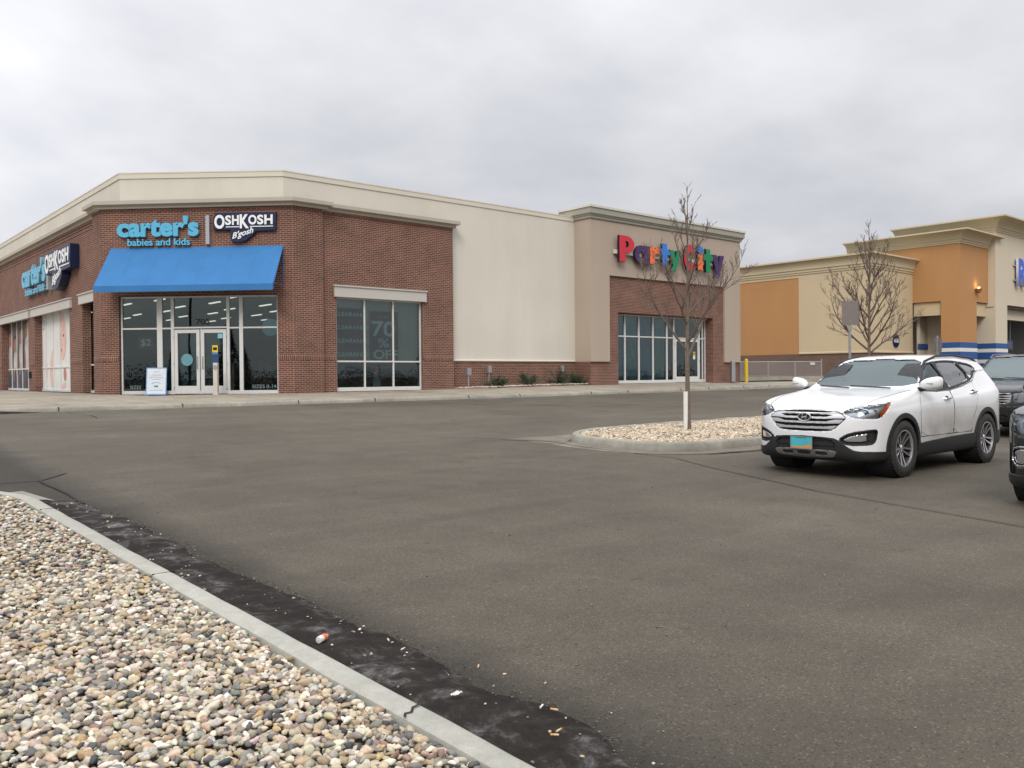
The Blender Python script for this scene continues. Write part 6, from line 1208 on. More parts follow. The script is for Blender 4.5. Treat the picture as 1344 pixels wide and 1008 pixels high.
p = on_front(-.02, .455, .028); lp = MB(); lp.box(p.x - .006, p.x, p.y - .155, p.y + .155, .375, .53); pl_o = lp.build('licence_plate', M_PLT, bp, bevel=.003)
m = MB(); 
for k in range(12):
    y0_ = p.y - .15 + k * .025; hh_ = .015 + .012 * abs(math.sin(k * 1.3)) + (.02 if k > 7 else 0); m.quad((p.x + .0015, y0_, .379), (p.x + .0015, y0_ + .025, .379), (p.x + .0015, y0_ + .025, .379 + hh_), (p.x + .0015, y0_, .379 + hh_))
m.build('plate_print', M_PLTO, pl_o)
fm = MB(); fm.box(p.x - .004, p.x + .004, p.y - .162, p.y + .162, .368, .375); fm.box(p.x - .004, p.x + .004, p.y - .162, p.y + .162, .53, .537); fm.box(p.x - .004, p.x + .004, p.y - .162, p.y - .155, .375, .53); fm.box(p.x - .004, p.x + .004, p.y + .155, p.y + .162, .375, .53); fm.build('plate_frame', M_STEEL, pl_o)
m = MB(); 
for k in range(9): m.box(p.x + .0008, p.x + .0018, p.y - .075 + k * .0165, p.y - .066 + k * .0165, .512, .521)
m.build('plate_print', M_DECK, pl_o)
# roof antenna
P_, _ = root(np.array([(-3.0, 0, 2.2)]), np.array([(0., 0., -1.)]), 0, 0, 1.4); m = MB(); b0 = Vector(P_[0]); m.add([tuple(b0 + Vector(v)) for v in ((.09, 0, 0), (-.07, .03, 0), (-.07, -.03, 0), (-.08, 0, .065), (-.045, 0, .06))], [(0, 1, 4), (0, 4, 2), (1, 3, 4), (2, 4, 3), (1, 2, 3), (0, 2, 1)]); m.build('antenna', WHITE, car, smooth=True)

# boxy dark SUV behind
S2 = dict(S1); S2.update(name='parked_car', wb=2.78, Rw=.385, Rarch=.44, archw=.035, track=.80, rim=.23, h=.024, x0=-3.9, x1=1.0, zt=1.86, paint=GREYP, curve=.07, rtaper=.02, belt=1.16, floor=.62, cowl=(-.50, 1.17), detail=False, crease=(1.02, 1.0, .95), cladmat=BLACKP,
    side=[(.70, .28), (.86, .34), (.90, .50), (.895, .72), (.88, .92), (.83, 1.00), (.60, 1.065), (.2, 1.12), (-.3, 1.165), (-.5, 1.18), (-1.02, 1.62), (-1.18, 1.72), (-1.5, 1.755), (-2.3, 1.765), (-3.0, 1.745), (-3.4, 1.70), (-3.55, 1.62), (-3.70, 1.16), (-3.78, 1.0), (-3.80, .6), (-3.7, .36), (-3.4, .28)],
    plan=[(.92, 0), (.90, .40), (.86, .66), (.76, .82), (.5, .90), (0, .925), (-1.5, .925), (-3.2, .92), (-3.6, .88), (-3.78, .72), (-3.82, 0)],
    cross=[(0, .22), (.84, .24), (.90, .36), (.925, .60), (.925, .9), (.90, 1.08), (.86, 1.16), (.78, 1.42), (.70, 1.63), (.63, 1.71), (.45, 1.755), (0, 1.775)],
    windows=[[(-.66, 1.20), (-.98, 1.50), (-1.18, 1.60), (-1.38, 1.61), (-1.46, 1.19)], [(-1.46, 1.61), (-2.34, 1.61), (-2.50, 1.2), (-1.54, 1.19)], [(-2.46, 1.61), (-3.2, 1.57), (-3.36, 1.24), (-2.62, 1.2)]],
    dlo=[(-.58, 1.165), (-.94, 1.53), (-1.16, 1.645), (-2.4, 1.655), (-3.26, 1.61), (-3.44, 1.22), (-2.5, 1.165)], pillars=[[(-1.36, 1.1), (-1.36, 1.7), (-1.48, 1.7), (-1.56, 1.1)], [(-2.48, 1.1), (-2.32, 1.7), (-2.48, 1.7), (-2.64, 1.1)]],
    strip=None, wind=[(-.1, 1.20), (.70, 1.205), (.775, 1.235), (.655, 1.63), (.58, 1.665), (-.1, 1.69)], rearw=[(-.1, 1.25), (.62, 1.26), (.55, 1.6), (-.1, 1.62)],
    doors=[([(-.5, .46), (-.48, 1.12), (-1.48, 1.12), (-1.50, .46)], (-1.30, 1.02)), ([(-1.52, .46), (-1.50, 1.12), (-2.5, 1.12), (-2.42, .8), (-2.28, .6), (-2.27, .46)], (-2.33, 1.03))],
    mirror=(-.58, 1.02, 1.26), mstrip=False, clad=[(.55, .2), (.55, .40), (-3.8, .44), (-3.9, .10)],
    head=[(-.37, .925), (-.08, .945), (.10, .93), (.10, .79), (.0, .735), (-.20, .715), (-.36, .73)], bulbs=[(-.19, .835, .060, 'r'), (-.02, .84, .052, 'r'), (-.28, .78, .025, 'p')], amber=None, hchrome=None,
    fog=[(-.26, .60), (.12, .60), (.12, .50), (-.26, .50)], foglamp=[(-.22, .585), (-.02, .585), (-.02, .515), (-.22, .515)], fogframe='k', tail=[(-2.95, 1.25), (-2.82, 1.25), (-2.82, .9), (-2.95, .9)],
    grille=[(0, .90), (.44, .90), (.46, .86), (.43, .70), (0, .70)], slats=[(.85, .008, .85), (.80, .008, .80), (.75, .008, .75)], gframe=True,
    lower=[(-1.1, .2), (-1.1, .64), (.3, .64), (.7, .62), (.7, .2)], intake=[(0, .46), (.40, .46), (.36, .34), (0, .34)], skid=None,
    hoodlines=[[(.80, .58), (.60, .70), (.0, .78), (-.45, .81)]], rail=[(-1.15, .66, .0), (-1.3, .65, .055), (-2.2, .64, .065), (-3.1, .64, .055), (-3.25, .64, .0)], railmat=BLACKP)
car2, *_ = make_suv(S2, (20.0, 7.0, G(0, 7.0)), R(180), 'dark grey boxy SUV parked behind the white crossover', 'car')
# dark crossover cut by the right edge
S3 = dict(S1); S3.update(name='parked_car', wb=2.72, Rw=.365, Rarch=.41, archw=.05, h=.022, paint=BLACKP, detail=False, spokes=7,
    side=[(.72, .20), (.86, .28), (.90, .42), (.91, .62), (.89, .78), (.86, .92), (.76, 1.00), (.50, 1.06), (.1, 1.11), (-.4, 1.15), (-.50, 1.17), (-1.12, 1.52), (-1.30, 1.60), (-1.6, 1.66), (-2.1, 1.68), (-2.7, 1.66), (-3.1, 1.61), (-3.38, 1.54), (-3.48, 1.44), (-3.62, 1.20), (-3.72, 1.0), (-3.76, .60), (-3.7, .40), (-3.5, .26)],
    plan=[(.935, 0), (.92, .32), (.86, .58), (.74, .77), (.55, .88), (.30, .92), (-1.5, .92), (-3.2, .91), (-3.55, .83), (-3.74, .65), (-3.78, 0)],
    head=[(-.40, .955), (-.18, .985), (.10, .99), (.36, 1.02), (.26, .92), (.04, .80), (-.10, .785), (-.30, .83), (-.42, .90)], bulbs=[(-.14, .885, .048, 'p'), (.08, .90, .036, 'r'), (-.30, .90, .030, 'r')], amber=None, hchrome=[(-.41, .95), (-.18, .985), (-.18, .965), (-.35, .93), (-.36, .90), (-.28, .85), (-.10, .805), (-.10, .787), (-.30, .832), (-.42, .90)],
    fog=[(-.34, .64), (-.12, .66), (.08, .63), (.10, .52), (-.02, .45), (-.26, .47)], foglamp=[(-.30, .62), (-.12, .635), (.04, .61), (.06, .53), (-.03, .475), (-.24, .49)], fogframe='c',
    grille=[(0, .90), (.40, .89), (.50, .84), (.46, .70), (.30, .64), (0, .63)], slats=[(.80, .018, .80)], gframe=True, lower=[(-1.1, .14), (-1.1, .40), (-.3, .36), (.2, .36), (.7, .34), (.7, .10)], intake=[(0, .36), (.36, .35), (.34, .26), (0, .26)], skid=None)
car3, *_ = make_suv(S3, (10.72, 2.62, G(0, 2.6)), R(180), 'black crossover cut off by the right edge, nearest the camera', 'car')

# ================================================================== bare trees
def bare_tree(name, loc, seed, H_, fork, label, guard=False, nl=13, spread=1.0, group=None):
    rr = random.Random(seed); t = empty(name, loc, 0, label, 'tree', group); tr = MB(); n = 14; tp = []; tr_r = []
    for i in range(n + 1):
        f = i / n; z = f * H_; tp.append((.035 * math.sin(f * 5 + seed) * f, .03 * math.cos(f * 4 + seed) * f, z)); tr_r.append(.052 * (1 - f) ** 1.1 + .005)
    tr_r[0] = .068; tr.tube(tp, tr_r, 10); tr.build('trunk', M_BARK, t, smooth=True)
    cr = MB()
    def at(z): f = z / H_ * n; i = min(int(f), n - 1); return Vector(tp[i]).lerp(Vector(tp[i + 1]), f - i)
    def branch(p, d, L_, r_, lev, up):
        k = max(4, int(L_ / .13)); pts = [p]; rs = [r_]; q = p.copy(); dd = d.copy()
        for i in range(k):
            dd = (dd + Vector((rr.uniform(-.13, .13), rr.uniform(-.13, .13), up / k + rr.uniform(-.07, .07)))).normalized(); q = q + dd * (L_ / k); pts.append(q.copy()); rs.append(max(.0036, r_ * (1 - (i + 1) / k) ** .75))
        cr.tube([tuple(a) for a in pts], rs, 5 if lev == 0 else 3, cap=False)
        if lev < 3:
            m_ = {0: int(5 + L_ * 5), 1: int(3 + L_ * 6.5), 2: int(1 + L_ * 6)}[lev]
            for j in range(m_):
                f = rr.uniform(.22, .97); i = min(int(f * k), k - 1); b_ = pts[i].lerp(pts[i + 1], f * k - i); tdir = (pts[i + 1] - pts[i]).normalized(); ax = tdir.orthogonal().normalized(); ax.rotate(Matrix.Rotation(rr.uniform(0, 6.283), 3, tdir))
                nd = (tdir * rr.uniform(.75, 1.0) + ax * rr.uniform(.45, .75)).normalized(); nd.z += .12; nd.normalize(); branch(b_, nd, L_ * rr.uniform(.22, .42) * (1.15 - f * .5), max(.0055, rs[i] * .55), lev + 1, .35)
        if lev >= 1 and rr.random() < .5: pass
    ga = 2.4
    for i in range(nl):
        f = i / (nl - 1); z = fork + (H_ - fork) * (f ** 1.15) * .80; az = i * ga + rr.uniform(-.3, .3); el = R(38 + 28 * f + rr.uniform(-6, 6)); L_ = (1.55 * (1 - f) ** .75 + .42) * spread * rr.uniform(.85, 1.12)
        d = Vector((math.cos(az) * math.cos(el), math.sin(az) * math.cos(el), math.sin(el))); branch(at(z), d, L_, .030 * (1 - f * .55), 0, .55)
    branch(at(H_ * .9), Vector((.1, .05, 1)).normalized(), H_ * .12, .006, 1, .1)
    cr.build('crown', M_TWIG, t, smooth=True)
    if guard:
        g = MB(); pr_ = []
        for k in range(15): a = R(95) + R(200) * k / 14; pr_.append(a)
        vs = [(.048 * math.cos(a) - .045, .048 * math.sin(a) + .02, z) for z in (.03, .80) for a in pr_] + [(.043 * math.cos(a) - .045, .043 * math.sin(a) + .02, z) for z in (.03, .80) for a in pr_]
        m_ = 15; g.add(vs, [(i, i + 1, m_ + i + 1, m_ + i) for i in range(m_ - 1)] + [(2 * m_ + i, 3 * m_ + i, 3 * m_ + i + 1, 2 * m_ + i + 1) for i in range(m_ - 1)] + [(m_ + i, m_ + i + 1, 3 * m_ + i + 1, 3 * m_ + i) for i in range(m_ - 1)] + [(0, m_, 3 * m_, 2 * m_), (m_ - 1, 3 * m_ - 1, 4 * m_ - 1, 2 * m_ - 1)])
        g.build('trunk_guard', M_GUARD, t, smooth=True)
    return t
bare_tree('bare_tree', (14.12, 10.84, G(0, 10.84) + .1), 5, 4.95, 1.50, 'leafless young tree with white trunk guard in front of the party store', True, 15, 1.0)
bare_tree('bare_tree', (21.6, 10.75, G(0, 10.75) + .1), 31, 5.05, 1.65, 'leafless tree rising behind the white crossover', False, 24, 1.0)

# ================================================================== small things
def signpost(x, y, z, rz, label, W_=.46, H_=.60, top=2.75, name='traffic_sign'):
    t = empty(name, (x, y, z), rz, label, 'sign'); p = MB(); p.box(-.025, .025, -.02, .02, 0, top + .06); p.build('post', M_STEEL, t, bevel=.004)
    b = MB(); b.box(-W_ / 2, W_ / 2, -.030, -.022, top - H_, top); b.build('sign_panel', M_SIGNB, t, bevel=.003); k = MB()
    for z_ in (top - .1, top - H_ + .1): k.cyl((0, .03, z_), (0, -.035, z_), .012, 6)
    k.build('bolt', M_STEEL, t); return t
M_SIGNB = plain('weathered_sign_back', (.22, .19, .175), .5, .3)
signpost(20.4, 10.65, G(0, 10.6) + .1, R(-30), 'back of a tall square sign on a steel post by the far bare tree', .46, .60, 2.95)
signpost(29.2, 12.2, G(0, 12), R(72), 'narrow sign seen edge on before the orange pillar', .30, .46, 2.35)
# automatic door button posts
def button_post(x, y, z, rz, label, mat, w_=.15):
    t = empty('button_post', (x, y, z), rz, label, 'post', 'door button posts at the store entrances'); m = MB(); m.box(-w_ / 2, w_ / 2, -w_ / 2, w_ / 2, 0, 1.08); m.build('post_body', mat, t, bevel=.012)
    b = MB(); b.cyl((0, -w_ / 2, .93), (0, -w_ / 2 - .022, .93), .070, 24); b.build('push_button', M_STEEL, t, smooth=True); b = MB(); b.box(-w_ / 2 - .02, w_ / 2 + .02, -w_ / 2 - .02, w_ / 2 + .02, 0, .02); b.build('base_plate', mat, t); return t
button_post(11.35, 28.40, .925, R(-42), 'cream door button post before the glass doors under the blue awning', plain('cream_post_paint', (.58, .54, .46), .5))
button_post(37.85, 26.15, fz(36), R(-35), 'grey steel door button post right of the party store entrance', M_STEEL, .20)
# poster stand by the doors
t = empty('poster_stand', (9.98, 30.25, .925), R(-38), 'white poster stand with pale blue edge left of the store doors', 'sign'); M_PB = plain('stand_blue_edge', (.20, .38, .62), .5); M_PW = plain('stand_white_panel', (.66, .70, .74), .5); M_TXT = plain('stand_text_grey', (.22, .26, .33), .6)
tilt = Matrix.Rotation(R(9), 4, 'X'); m = MB(); m.box(-.34, .34, .0, .018, .02, .94, 0, Matrix.Rotation(R(-7), 4, 'X')); m.build('panel', M_PW, t, bevel=.01)
T7 = Matrix.Rotation(R(-7), 4, 'X'); m = MB()
for a in ((-.345, -.315, .02, .945), (.315, .345, .02, .945)): m.box(a[0], a[1], -.006, .022, a[2], a[3], 0, T7)
m.box(-.315, .315, -.006, .022, .915, .945, 0, T7); m.box(-.315, .315, -.006, .022, .02, .045, 0, T7); m.build('panel_frame', M_PB, t, bevel=.004)
m = MB()
for z_, w_ in ((.80, .10), (.70, .14), (.66, .20), (.60, .24), (.54, .16), (.16, .22)): m.box(-w_, w_, -.0015, 0, z_ - .006, z_ + .006, 0, T7)
m.build('panel_print', M_TXT, t); m = MB(); m.box(-.07, .07, -.002, 0, .27, .33, 0, T7); m.build('panel_print', plain('stand_green', (.03, .28, .18), .6), t)
m = MB(); pts = [tuple(T7 @ Vector((.15 * math.cos(a), -.003, .37 + .07 * math.sin(a)))) for a in np.linspace(.3, math.pi - .3, 12)]; m.tube(pts, .012, 5); m.build('panel_print', M_DECB, t)
m = MB(); 
for x_ in (-.28, .28): m.tube([(x_, .12, .85), (x_, .36, 0)], .012, 6)
m.box(-.34, .34, -.10, .38, 0, .02); m.build('stand_base', M_PB, t)
# bollard, fence, retaining wall
t = empty('bollard', (39.95, 26.75, 1.0), 0, 'yellow steel bollard at the right corner of the party store', 'bollard'); m = MB(); m.lathe([(.095, 0), (.095, 1.18), (.088, 1.23), (.06, 1.27), (.001, 1.285)], 20); m.build('bollard_body', M_YEL, t, smooth=True)
m = MB(); m.cyl((0, 0, -.02), (0, 0, .015), .15, 16); m.build('bollard_base', M_CONC, t)
FA = Vector((43.2, 29.3, 0)); FB_ = Vector((48.0, 26.85, 0)); fd = (FB_ - FA)
mb = MB(); P0 = FA - fd * .45; P1 = FB_ + fd * 1.3; dn_ = Vector((fd.y, -fd.x, 0)).normalized() * .12
vs = []
for p_ in (P0, P1):
    for o_, z_ in ((dn_, .5), (dn_, 1.31), (-dn_, 1.31), (-dn_, .5)): vs.append((p_.x + o_.x, p_.y + o_.y, z_))
mb.add(vs, [(0, 4, 5, 1), (1, 5, 6, 2), (2, 6, 7, 3), (0, 1, 2, 3), (4, 7, 6, 5)]); o_ = mb.build('retaining_wall', M_CONC, bevel=.01); tag(o_, 'low stained concrete wall under the chain link fence', 'wall')
t = empty('chain_link_fence', (0, 0, 0), 0, 'grey chain link guard fence on the low concrete wall', 'fence'); zb, zt_ = 1.31, 2.17
for k in range(-1, 6):
    p_ = FA.lerp(FB_, k * .333)
    if k > 3: continue
    m = MB(); m.tube([(p_.x, p_.y, zb - .02), (p_.x, p_.y, zt_ + (.16 if k == 3 else .0))], .032, 8); m.build('fence_post', M_STEEL, t, smooth=True)
a_ = FA.lerp(FB_, -.333); m = MB(); m.tube([(a_.x, a_.y, zt_), (FB_.x, FB_.y, zt_)], .026, 8); m.tube([(a_.x, a_.y, zb + .05), (FB_.x, FB_.y, zb + .05)], .010, 6); m.build('fence_rail', M_STEEL, t, smooth=True)
m = MB(); L_ = (FB_ - a_).length; dx = (FB_ - a_) / L_; st = .11; k = 0; hh = zt_ - zb - .05
while k * st < L_ + hh:
    for sg_ in (1, -1):
        s0 = k * st - (hh if sg_ > 0 else 0); z0_, z1_ = (zb + .05, zt_) if sg_ > 0 else (zt_, zb + .05); s1 = s0 + hh; c0 = max(0, s0); c1 = min(L_, s1)
        if c1 > c0:
            f0 = (c0 - s0) / hh; f1 = (c1 - s0) / hh; m.tube([tuple(a_ + dx * c0 + Vector((0, 0, z0_ + (z1_ - z0_) * f0))), tuple(a_ + dx * c1 + Vector((0, 0, z0_ + (z1_ - z0_) * f1)))], .0035, 3, cap=False)
    k += 1
m.build('wire_mesh', M_STEEL, t); m = MB(); q_ = FA.lerp(FB_, .88); m.box(-.17, .17, -.045, -.03, 1.98, 2.12, 0, Matrix.Translation((q_.x, q_.y, 0)) @ Matrix.Rotation(math.atan2(fd.y, fd.x), 4, 'Z')); m.build('tag_plate', plain('pale_tag', (.5, .52, .56), .5), t)
# utility boxes beside the wall
def ubox(x, y, z, label, post=.55, w_=.20):
    t = empty('utility_box', (x, y, z), 0, label, 'utility box', 'small electrical boxes at the foot of the cream wall'); m = MB(); m.box(-w_ / 2, w_ / 2, -.08, .06, post, post + .28); m.build('box_body', M_STEEL, t, bevel=.01)
    if post > .2 and not (x > 26): m = MB(); m.cyl((0, 0, 0), (0, 0, post), .035, 8); m.build('conduit', M_STEEL, t, smooth=True)
ubox(21.02, 26.95, fz(20) - .02, 'grey box on a thin conduit, leftmost before the brick base'); ubox(22.25, 27.15, fz(21) - .02, 'smaller grey box behind the leftmost shrub', .62, .17); ubox(26.55, 27.29, fz(25) - .05, 'pale box fixed to the brick base above the right shrubs', .62, .16)
# planting bed: stones and shrubs
pb = scatter(20.6, 27.4, 26.35, 27.3, .075, lambda x, y: y > 26.75 - .3 * sm((x - 20.6) / 1.5) and x < 27.4)
pebbles('gravel', pb, (.05, .11), lambda x, y: fz(x) + .0, 1, 'pinkish stones of the planting bed before the cream wall', pal=np.array([(.55, .42, .35), (.60, .50, .42), (.42, .30, .26), (.50, .44, .38)]), pw=np.array([.3, .3, .2, .2]))
M_LEAF = attr_mat('juniper_needles', .8, .25, 30)
def shrub(x, y, z, w_, h_, seed, label):
    r_ = np.random.default_rng(seed); t = empty('shrub', (x, y, z), 0, label, 'shrub', 'low evergreen shrubs along the brick base'); V = []; F = []; Cc = []; st = MB()
    for k in range(26):
        az = r_.uniform(0, 2 * np.pi); el = r_.uniform(.15, 1.2); L_ = r_.uniform(.6, 1.05); tip = np.array((math.cos(az) * math.cos(el) * w_ * L_, math.sin(az) * math.cos(el) * .38 * L_, math.sin(el) * h_ * L_)); st.tube([(0, 0, 0), tuple(tip * .55 + np.array((0, 0, .03))), tuple(tip)], [.012, .008, .003], 4, cap=False)
        sh = r_.uniform(.6, 1.4)
        for j in range(130):
            f = r_.uniform(.3, 1.08); p_ = tip * f + r_.normal(0, .035, 3); d_ = tip / np.linalg.norm(tip) + r_.normal(0, .6, 3); d_ /= np.linalg.norm(d_); u = np.cross(d_, r_.normal(size=3)); u /= np.linalg.norm(u); l_ = r_.uniform(.04, .08); b_ = len(V)
            V += [p_ - u * .008, p_ + u * .008, p_ + d_ * l_]; F.append((b_, b_ + 1, b_ + 2)); c_ = np.array((.040, .062, .030)) * sh * r_.uniform(.7, 1.5); Cc += [c_] * 3
    me = bpy.data.meshes.new('foliage'); me.from_pydata([tuple(v) for v in V], [], F); a = me.color_attributes.new('col', 'FLOAT_COLOR', 'POINT'); a.data.foreach_set('color', np.concatenate([np.array(Cc), np.ones((len(Cc), 1))], 1).astype(np.float32).ravel()); me.materials.append(M_LEAF)
    o = bpy.data.objects.new('foliage', me); COL.objects.link(o); o.parent = t; st.build('stem', M_BARK, t)
for i, (px, w_, h_, lb) in enumerate(((22.45, .58, .34, 'dark spreading shrub, leftmost of the four under the cream wall'), (24.15, .66, .36, 'brownish shrub second from the left under the cream wall'), (25.85, .60, .46, 'tallest dark shrub, third from the left under the cream wall'), (27.0, .36, .36, 'small dark shrub nearest the party store corner'))): shrub(px, 26.8, fz(px) + .02, w_ * 1.5, h_ * 1.5, 20 + i, lb)
# litter
def litter(name, label, cat, mb, mat, x, y, rz=0, dz=.02, smooth=True):
    o = mb.build(name, mat, None, smooth=smooth); o.location = (x, y, G(x, y) + dz); o.rotation_euler = (0, 0, rz); return tag(o, label, cat)
M_WP = plain('white_plastic', (.62, .60, .57), .4); M_OR = plain('orange_label', (.62, .14, .05), .5)
t = empty('plastic_bottle', (2.20, 4.10, G(0, 4.1) + .040), R(30), 'small white plastic bottle with orange label lying in the wet mud', 'bottle'); m = MB(); Mz = Matrix.Rotation(R(90), 4, 'Y'); m.lathe([(.001, -.055), (.021, -.052), (.024, -.045), (.024, .022), (.017, .036), (.010, .042), (.010, .052), (.001, .053)], 16, Mz); m.build('bottle_body', M_WP, t, smooth=True)
m = MB(); m.lathe([(.0248, -.012), (.0248, .021)], 16, Mz); m.build('bottle_label', M_OR, t, smooth=True); m = MB(); m.lathe([(.0125, .042), (.0125, .058), (.001, .059)], 12, Mz); m.build('bottle_cap', M_OR, t, smooth=True); t.scale = (.8, .8, .8)
def crumple(w_, h_, seed):
    m = MB(); n = 8; vs = [(w_ * (i / n - .5), h_ * (j / n - .5), .012 + .012 * mnoise.noise(Vector((i * .6, j * .6, seed)))) for j in range(n + 1) for i in range(n + 1)]; m.add(vs, [(j * (n + 1) + i, j * (n + 1) + i + 1, (j + 1) * (n + 1) + i + 1, (j + 1) * (n + 1) + i) for j in range(n) for i in range(n)]); return m
litter('paper_scrap', 'crumpled pale paper scrap in the wet mud near the bottom', 'litter', crumple(.055, .03, 3), M_WP, 2.28, 3.03, R(20), .03)
litter('paper_scrap', 'thin white paper strip lying on the stones at the left edge', 'litter', crumple(.012, .05, 7), M_WP, .72, 3.78, R(-30), .15)
def butt(): m = MB(); m.cyl((-.016, 0, .005), (.004, 0, .005), .0042, 8, 0); m.cyl((.004, 0, .005), (.018, 0, .005), .0042, 8, 1); return m
for i, (x_, y_, rz, lb) in enumerate(((2.47, 2.68, .5, 'white cigarette end, highest of those at the mud edge'), (2.49, 2.62, 2.0, 'tan cigarette end just below the white one'), (2.36, 2.46, .2, 'orange cigarette end lower in the mud'), (2.32, 2.44, 2.3, 'orange cigarette end beside a pebble at the bottom of the mud'), (2.45, 3.85, 1.2, 'pale cigarette end halfway along the mud'), (2.43, 3.68, .4, 'pale cigarette end below the midpoint of the mud'), (2.62, 3.3, .8, 'lone cigarette end on the asphalt beside the mud'))):
    o = butt().build('cigarette_end', [plain('butt_paper%d' % i, (.62, .60, .55) if i in (0, 4, 5) else (.58, .42, .25), .7), plain('butt_filter%d' % i, (.55, .30, .10) if i else (.66, .64, .6), .7)], None); o.location = (x_, y_, G(0, y_) + .03 * (x_ < 2.5) + .006); o.rotation_euler = (0, 0, rz); tag(o, lb, 'litter', 'cigarette ends along the near kerb')
strays = np.array([(2.27, 4.68), (2.18, 5.01), (2.45, 4.35), (2.30, 2.62), (2.35, 2.5), (2.2, 4.0), (2.24, 6.2), (2.12, 7.3), (2.3, 8.1), (2.06, 9.0), (2.4, 5.6), (2.15, 3.3), (2.62, 3.1), (2.7, 2.9), (2.22, 9.4), (2.35, 7.7), (2.08, 5.7), (2.12, 6.6)])
strays = np.concatenate([strays, np.stack([rng.uniform(2.0, 2.5, 90), rng.uniform(2, 10, 90)], 1)]); pebbles('gravel', strays, (.008, .030), lambda x, y: G(x, y) + .022, 1, 'stray pebbles washed along the near kerb', pal=np.array([(.5, .42, .33), (.55, .40, .2), (.25, .22, .2), (.6, .56, .5)]), pw=np.array([.3, .2, .3, .2]), hi=.006)
yg = rng.uniform(-1, 10, 1500); exg = np.interp(yg, yy, ex) + rng.normal(0.0, .045, 1500); gp = np.stack([np.maximum(exg, 1.99), yg], 1); gp2 = np.stack([rng.uniform(1.98, 2.45, 900), rng.uniform(0, 10, 900)], 1)
pebbles('grit', np.concatenate([gp, gp2]), (.004, .016), lambda x, y: G(x, y) + .011, 1, 'dark grit and crumbs of mud along the near kerb', pal=np.array([(.03, .025, .02), (.06, .05, .04), (.12, .10, .08), (.22, .19, .15)]), pw=np.array([.4, .3, .2, .1]), hi=.006)
chips = np.stack([rng.uniform(2.7, 9, 260), rng.uniform(1.5, 12, 260)], 1); pebbles('gravel', chips, (.006, .018), lambda x, y: G(x, y) + .003, 1, 'loose chips scattered on the asphalt', pal=np.array([(.30, .27, .23), (.08, .075, .07), (.18, .16, .14)]), pw=np.array([.35, .4, .25]), hi=.003)

# ================================================================== what the store glass mirrors: trees and a lamp post behind the camera
M_CON = attr_mat('conifer_needles', .85, .3, 3)
def conifer(x, y, H_, seed, label):
    r_ = np.random.default_rng(seed); t = empty('spruce_tree', (x, y, -.6), 0, label, 'tree', 'dark conifers behind the camera'); V = []; F = []; Cc = []
    for k in range(2600):
        f = r_.uniform(.06, 1) ; rad = (1 - f) ** .9 * H_ * .24 * r_.uniform(.35, 1.05); az = r_.uniform(0, 6.283); p_ = np.array((rad * math.cos(az), rad * math.sin(az), f * H_ - rad * .15)); d_ = np.array((math.cos(az), math.sin(az), -.35)) + r_.normal(0, .25, 3); u = np.cross(d_, (0, 0, 1)) + r_.normal(0, .2, 3); u /= np.linalg.norm(u); l_ = r_.uniform(.3, .8) * H_ / 12; b_ = len(V)
        V += [p_ - u * l_ * .3, p_ + u * l_ * .3, p_ + d_ * l_]; F.append((b_, b_ + 1, b_ + 2)); Cc += [np.array((.022, .036, .022)) * r_.uniform(.6, 1.4)] * 3
    me = bpy.data.meshes.new('crown'); me.from_pydata([tuple(v) for v in V], [], F); a = me.color_attributes.new('col', 'FLOAT_COLOR', 'POINT'); a.data.foreach_set('color', np.concatenate([np.array(Cc), np.ones((len(Cc), 1))], 1).astype(np.float32).ravel()); me.materials.append(M_CON); o = bpy.data.objects.new('crown', me); COL.objects.link(o); o.parent = t
    m = MB(); m.tube([(0, 0, 0), (0, 0, H_ * .95)], [H_ * .02, .02], 8); m.build('trunk', M_BARK, t)
conifer(-38, 8, 7.0, 1, 'tall spruce left behind the camera, mirrored in the entrance glass'); conifer(-44, 4, 5.5, 2, 'shorter spruce beside the tall one behind the camera'); conifer(-30, 16, 4.5, 3, 'low spruce nearest the stores behind the camera')
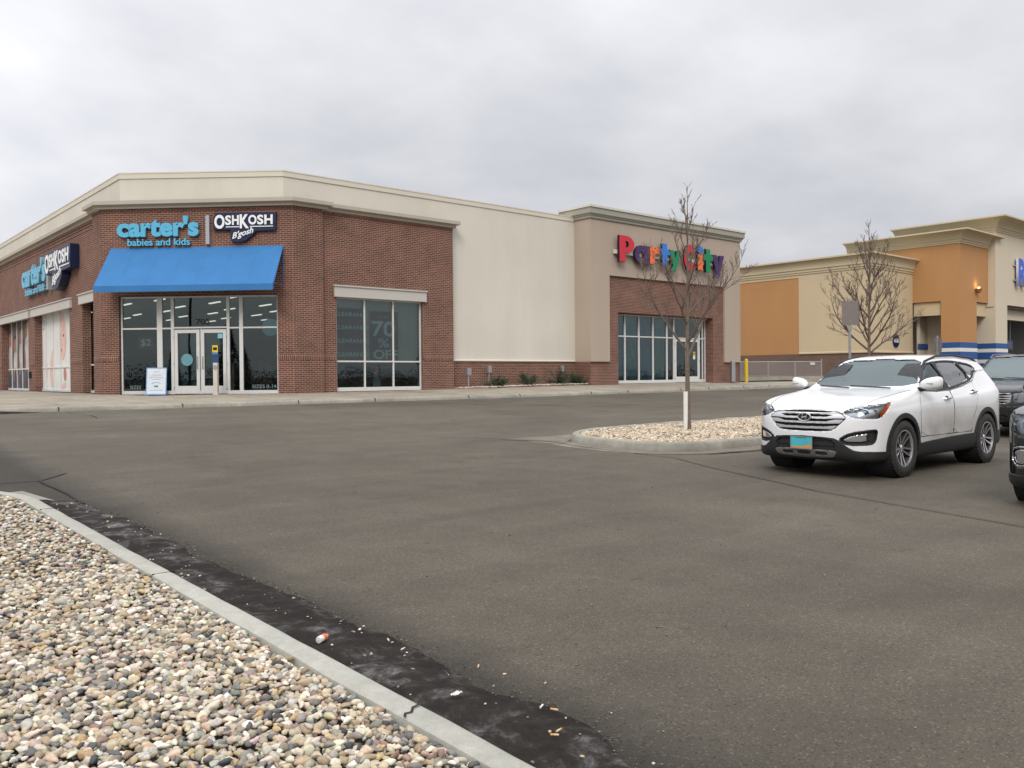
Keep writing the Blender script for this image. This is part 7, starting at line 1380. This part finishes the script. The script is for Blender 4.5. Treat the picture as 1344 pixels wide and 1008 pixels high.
def treeline(name, pts, h_, n, seed, label):
    r_ = np.random.default_rng(seed); V = []; F = []; Cc = []; seg = resample(pts, 1.0)
    for k in range(n):
        p = seg[r_.integers(0, len(seg))]; hz = h_ * (.55 + .45 * abs(math.sin(p[0] * .21 + p[1] * .17 + seed))); p_ = np.array((p[0] + r_.normal(0, 1.2), p[1] + r_.normal(0, 1.2), r_.uniform(-.6, hz) * r_.uniform(.6, 1))); d_ = r_.normal(size=3); u = r_.normal(size=3); l_ = .7; b_ = len(V); V += [p_, p_ + d_ * l_ * .2, p_ + u * l_ * .2]; F.append((b_, b_ + 1, b_ + 2)); Cc += [np.array((.055, .048, .036)) * r_.uniform(.5, 1.3)] * 3
    me = bpy.data.meshes.new(name); me.from_pydata([tuple(v) for v in V], [], F); a = me.color_attributes.new('col', 'FLOAT_COLOR', 'POINT'); a.data.foreach_set('color', np.concatenate([np.array(Cc), np.ones((len(Cc), 1))], 1).astype(np.float32).ravel()); me.materials.append(M_CON); o = bpy.data.objects.new(name, me); COL.objects.link(o); tag(o, label, None, None, 'stuff')
treeline('distant_trees', [(-70, 60), (-75, 10), (-60, -40), (-20, -75), (40, -80), (110, -70), (150, -30)], 3.6, 70000, 4, 'brown far tree belt behind the camera')
t = empty('street_lamp', (-22, 17.5, 0), 0, 'tall parking lot lamp post behind the camera on the left', 'lamp'); m = MB(); m.tube([(0, 0, 0), (0, 0, 9)], [.11, .07], 10); m.build('pole', M_BPLAS, t, smooth=True); m = MB(); m.box(-.9, .9, -.2, .2, 8.95, 9.12); m.build('lamp_head', M_BPLAS, t, bevel=.03)

# ------------------------------------------------------------------ pieces that lie apart become objects of their own
def split_pieces(names):
    for o in [q for q in bpy.data.objects if q.type == 'MESH' and q.name.split('.')[0] in names]:
        bm = bmesh.new(); bm.from_mesh(o.data); bmesh.ops.remove_doubles(bm, verts=bm.verts, dist=1e-5); bm.verts.ensure_lookup_table(); bm.verts.index_update(); seen = {}; k = 0
        for v in bm.verts:
            if v.index in seen: continue
            st = [v]; seen[v.index] = k
            while st:
                q = st.pop()
                for e in q.link_edges:
                    w_ = e.other_vert(q)
                    if w_.index not in seen: seen[w_.index] = k; st.append(w_)
            k += 1
        if k < 2: bm.free(); continue
        for i in range(1, k):
            b2 = bm.copy(); bmesh.ops.delete(b2, geom=[v for v in b2.verts if seen[v.index] != i], context='VERTS'); me = o.data.copy(); b2.to_mesh(me); b2.free(); c = o.copy(); c.data = me; COL.objects.link(c); c.parent = o.parent
        bmesh.ops.delete(bm, geom=[v for v in bm.verts if seen[v.index] != 0], context='VERTS'); bm.to_mesh(o.data); bm.free()
split_pieces({'poster_print', 'panel_print', 'plate_print', 'soldier_course', 'raceway', 'underline', 'hinge', 'fence_rail', 'door_gap', 'roof', 'interior_wall', 'stucco_edge', 'bolt', 'rod'})
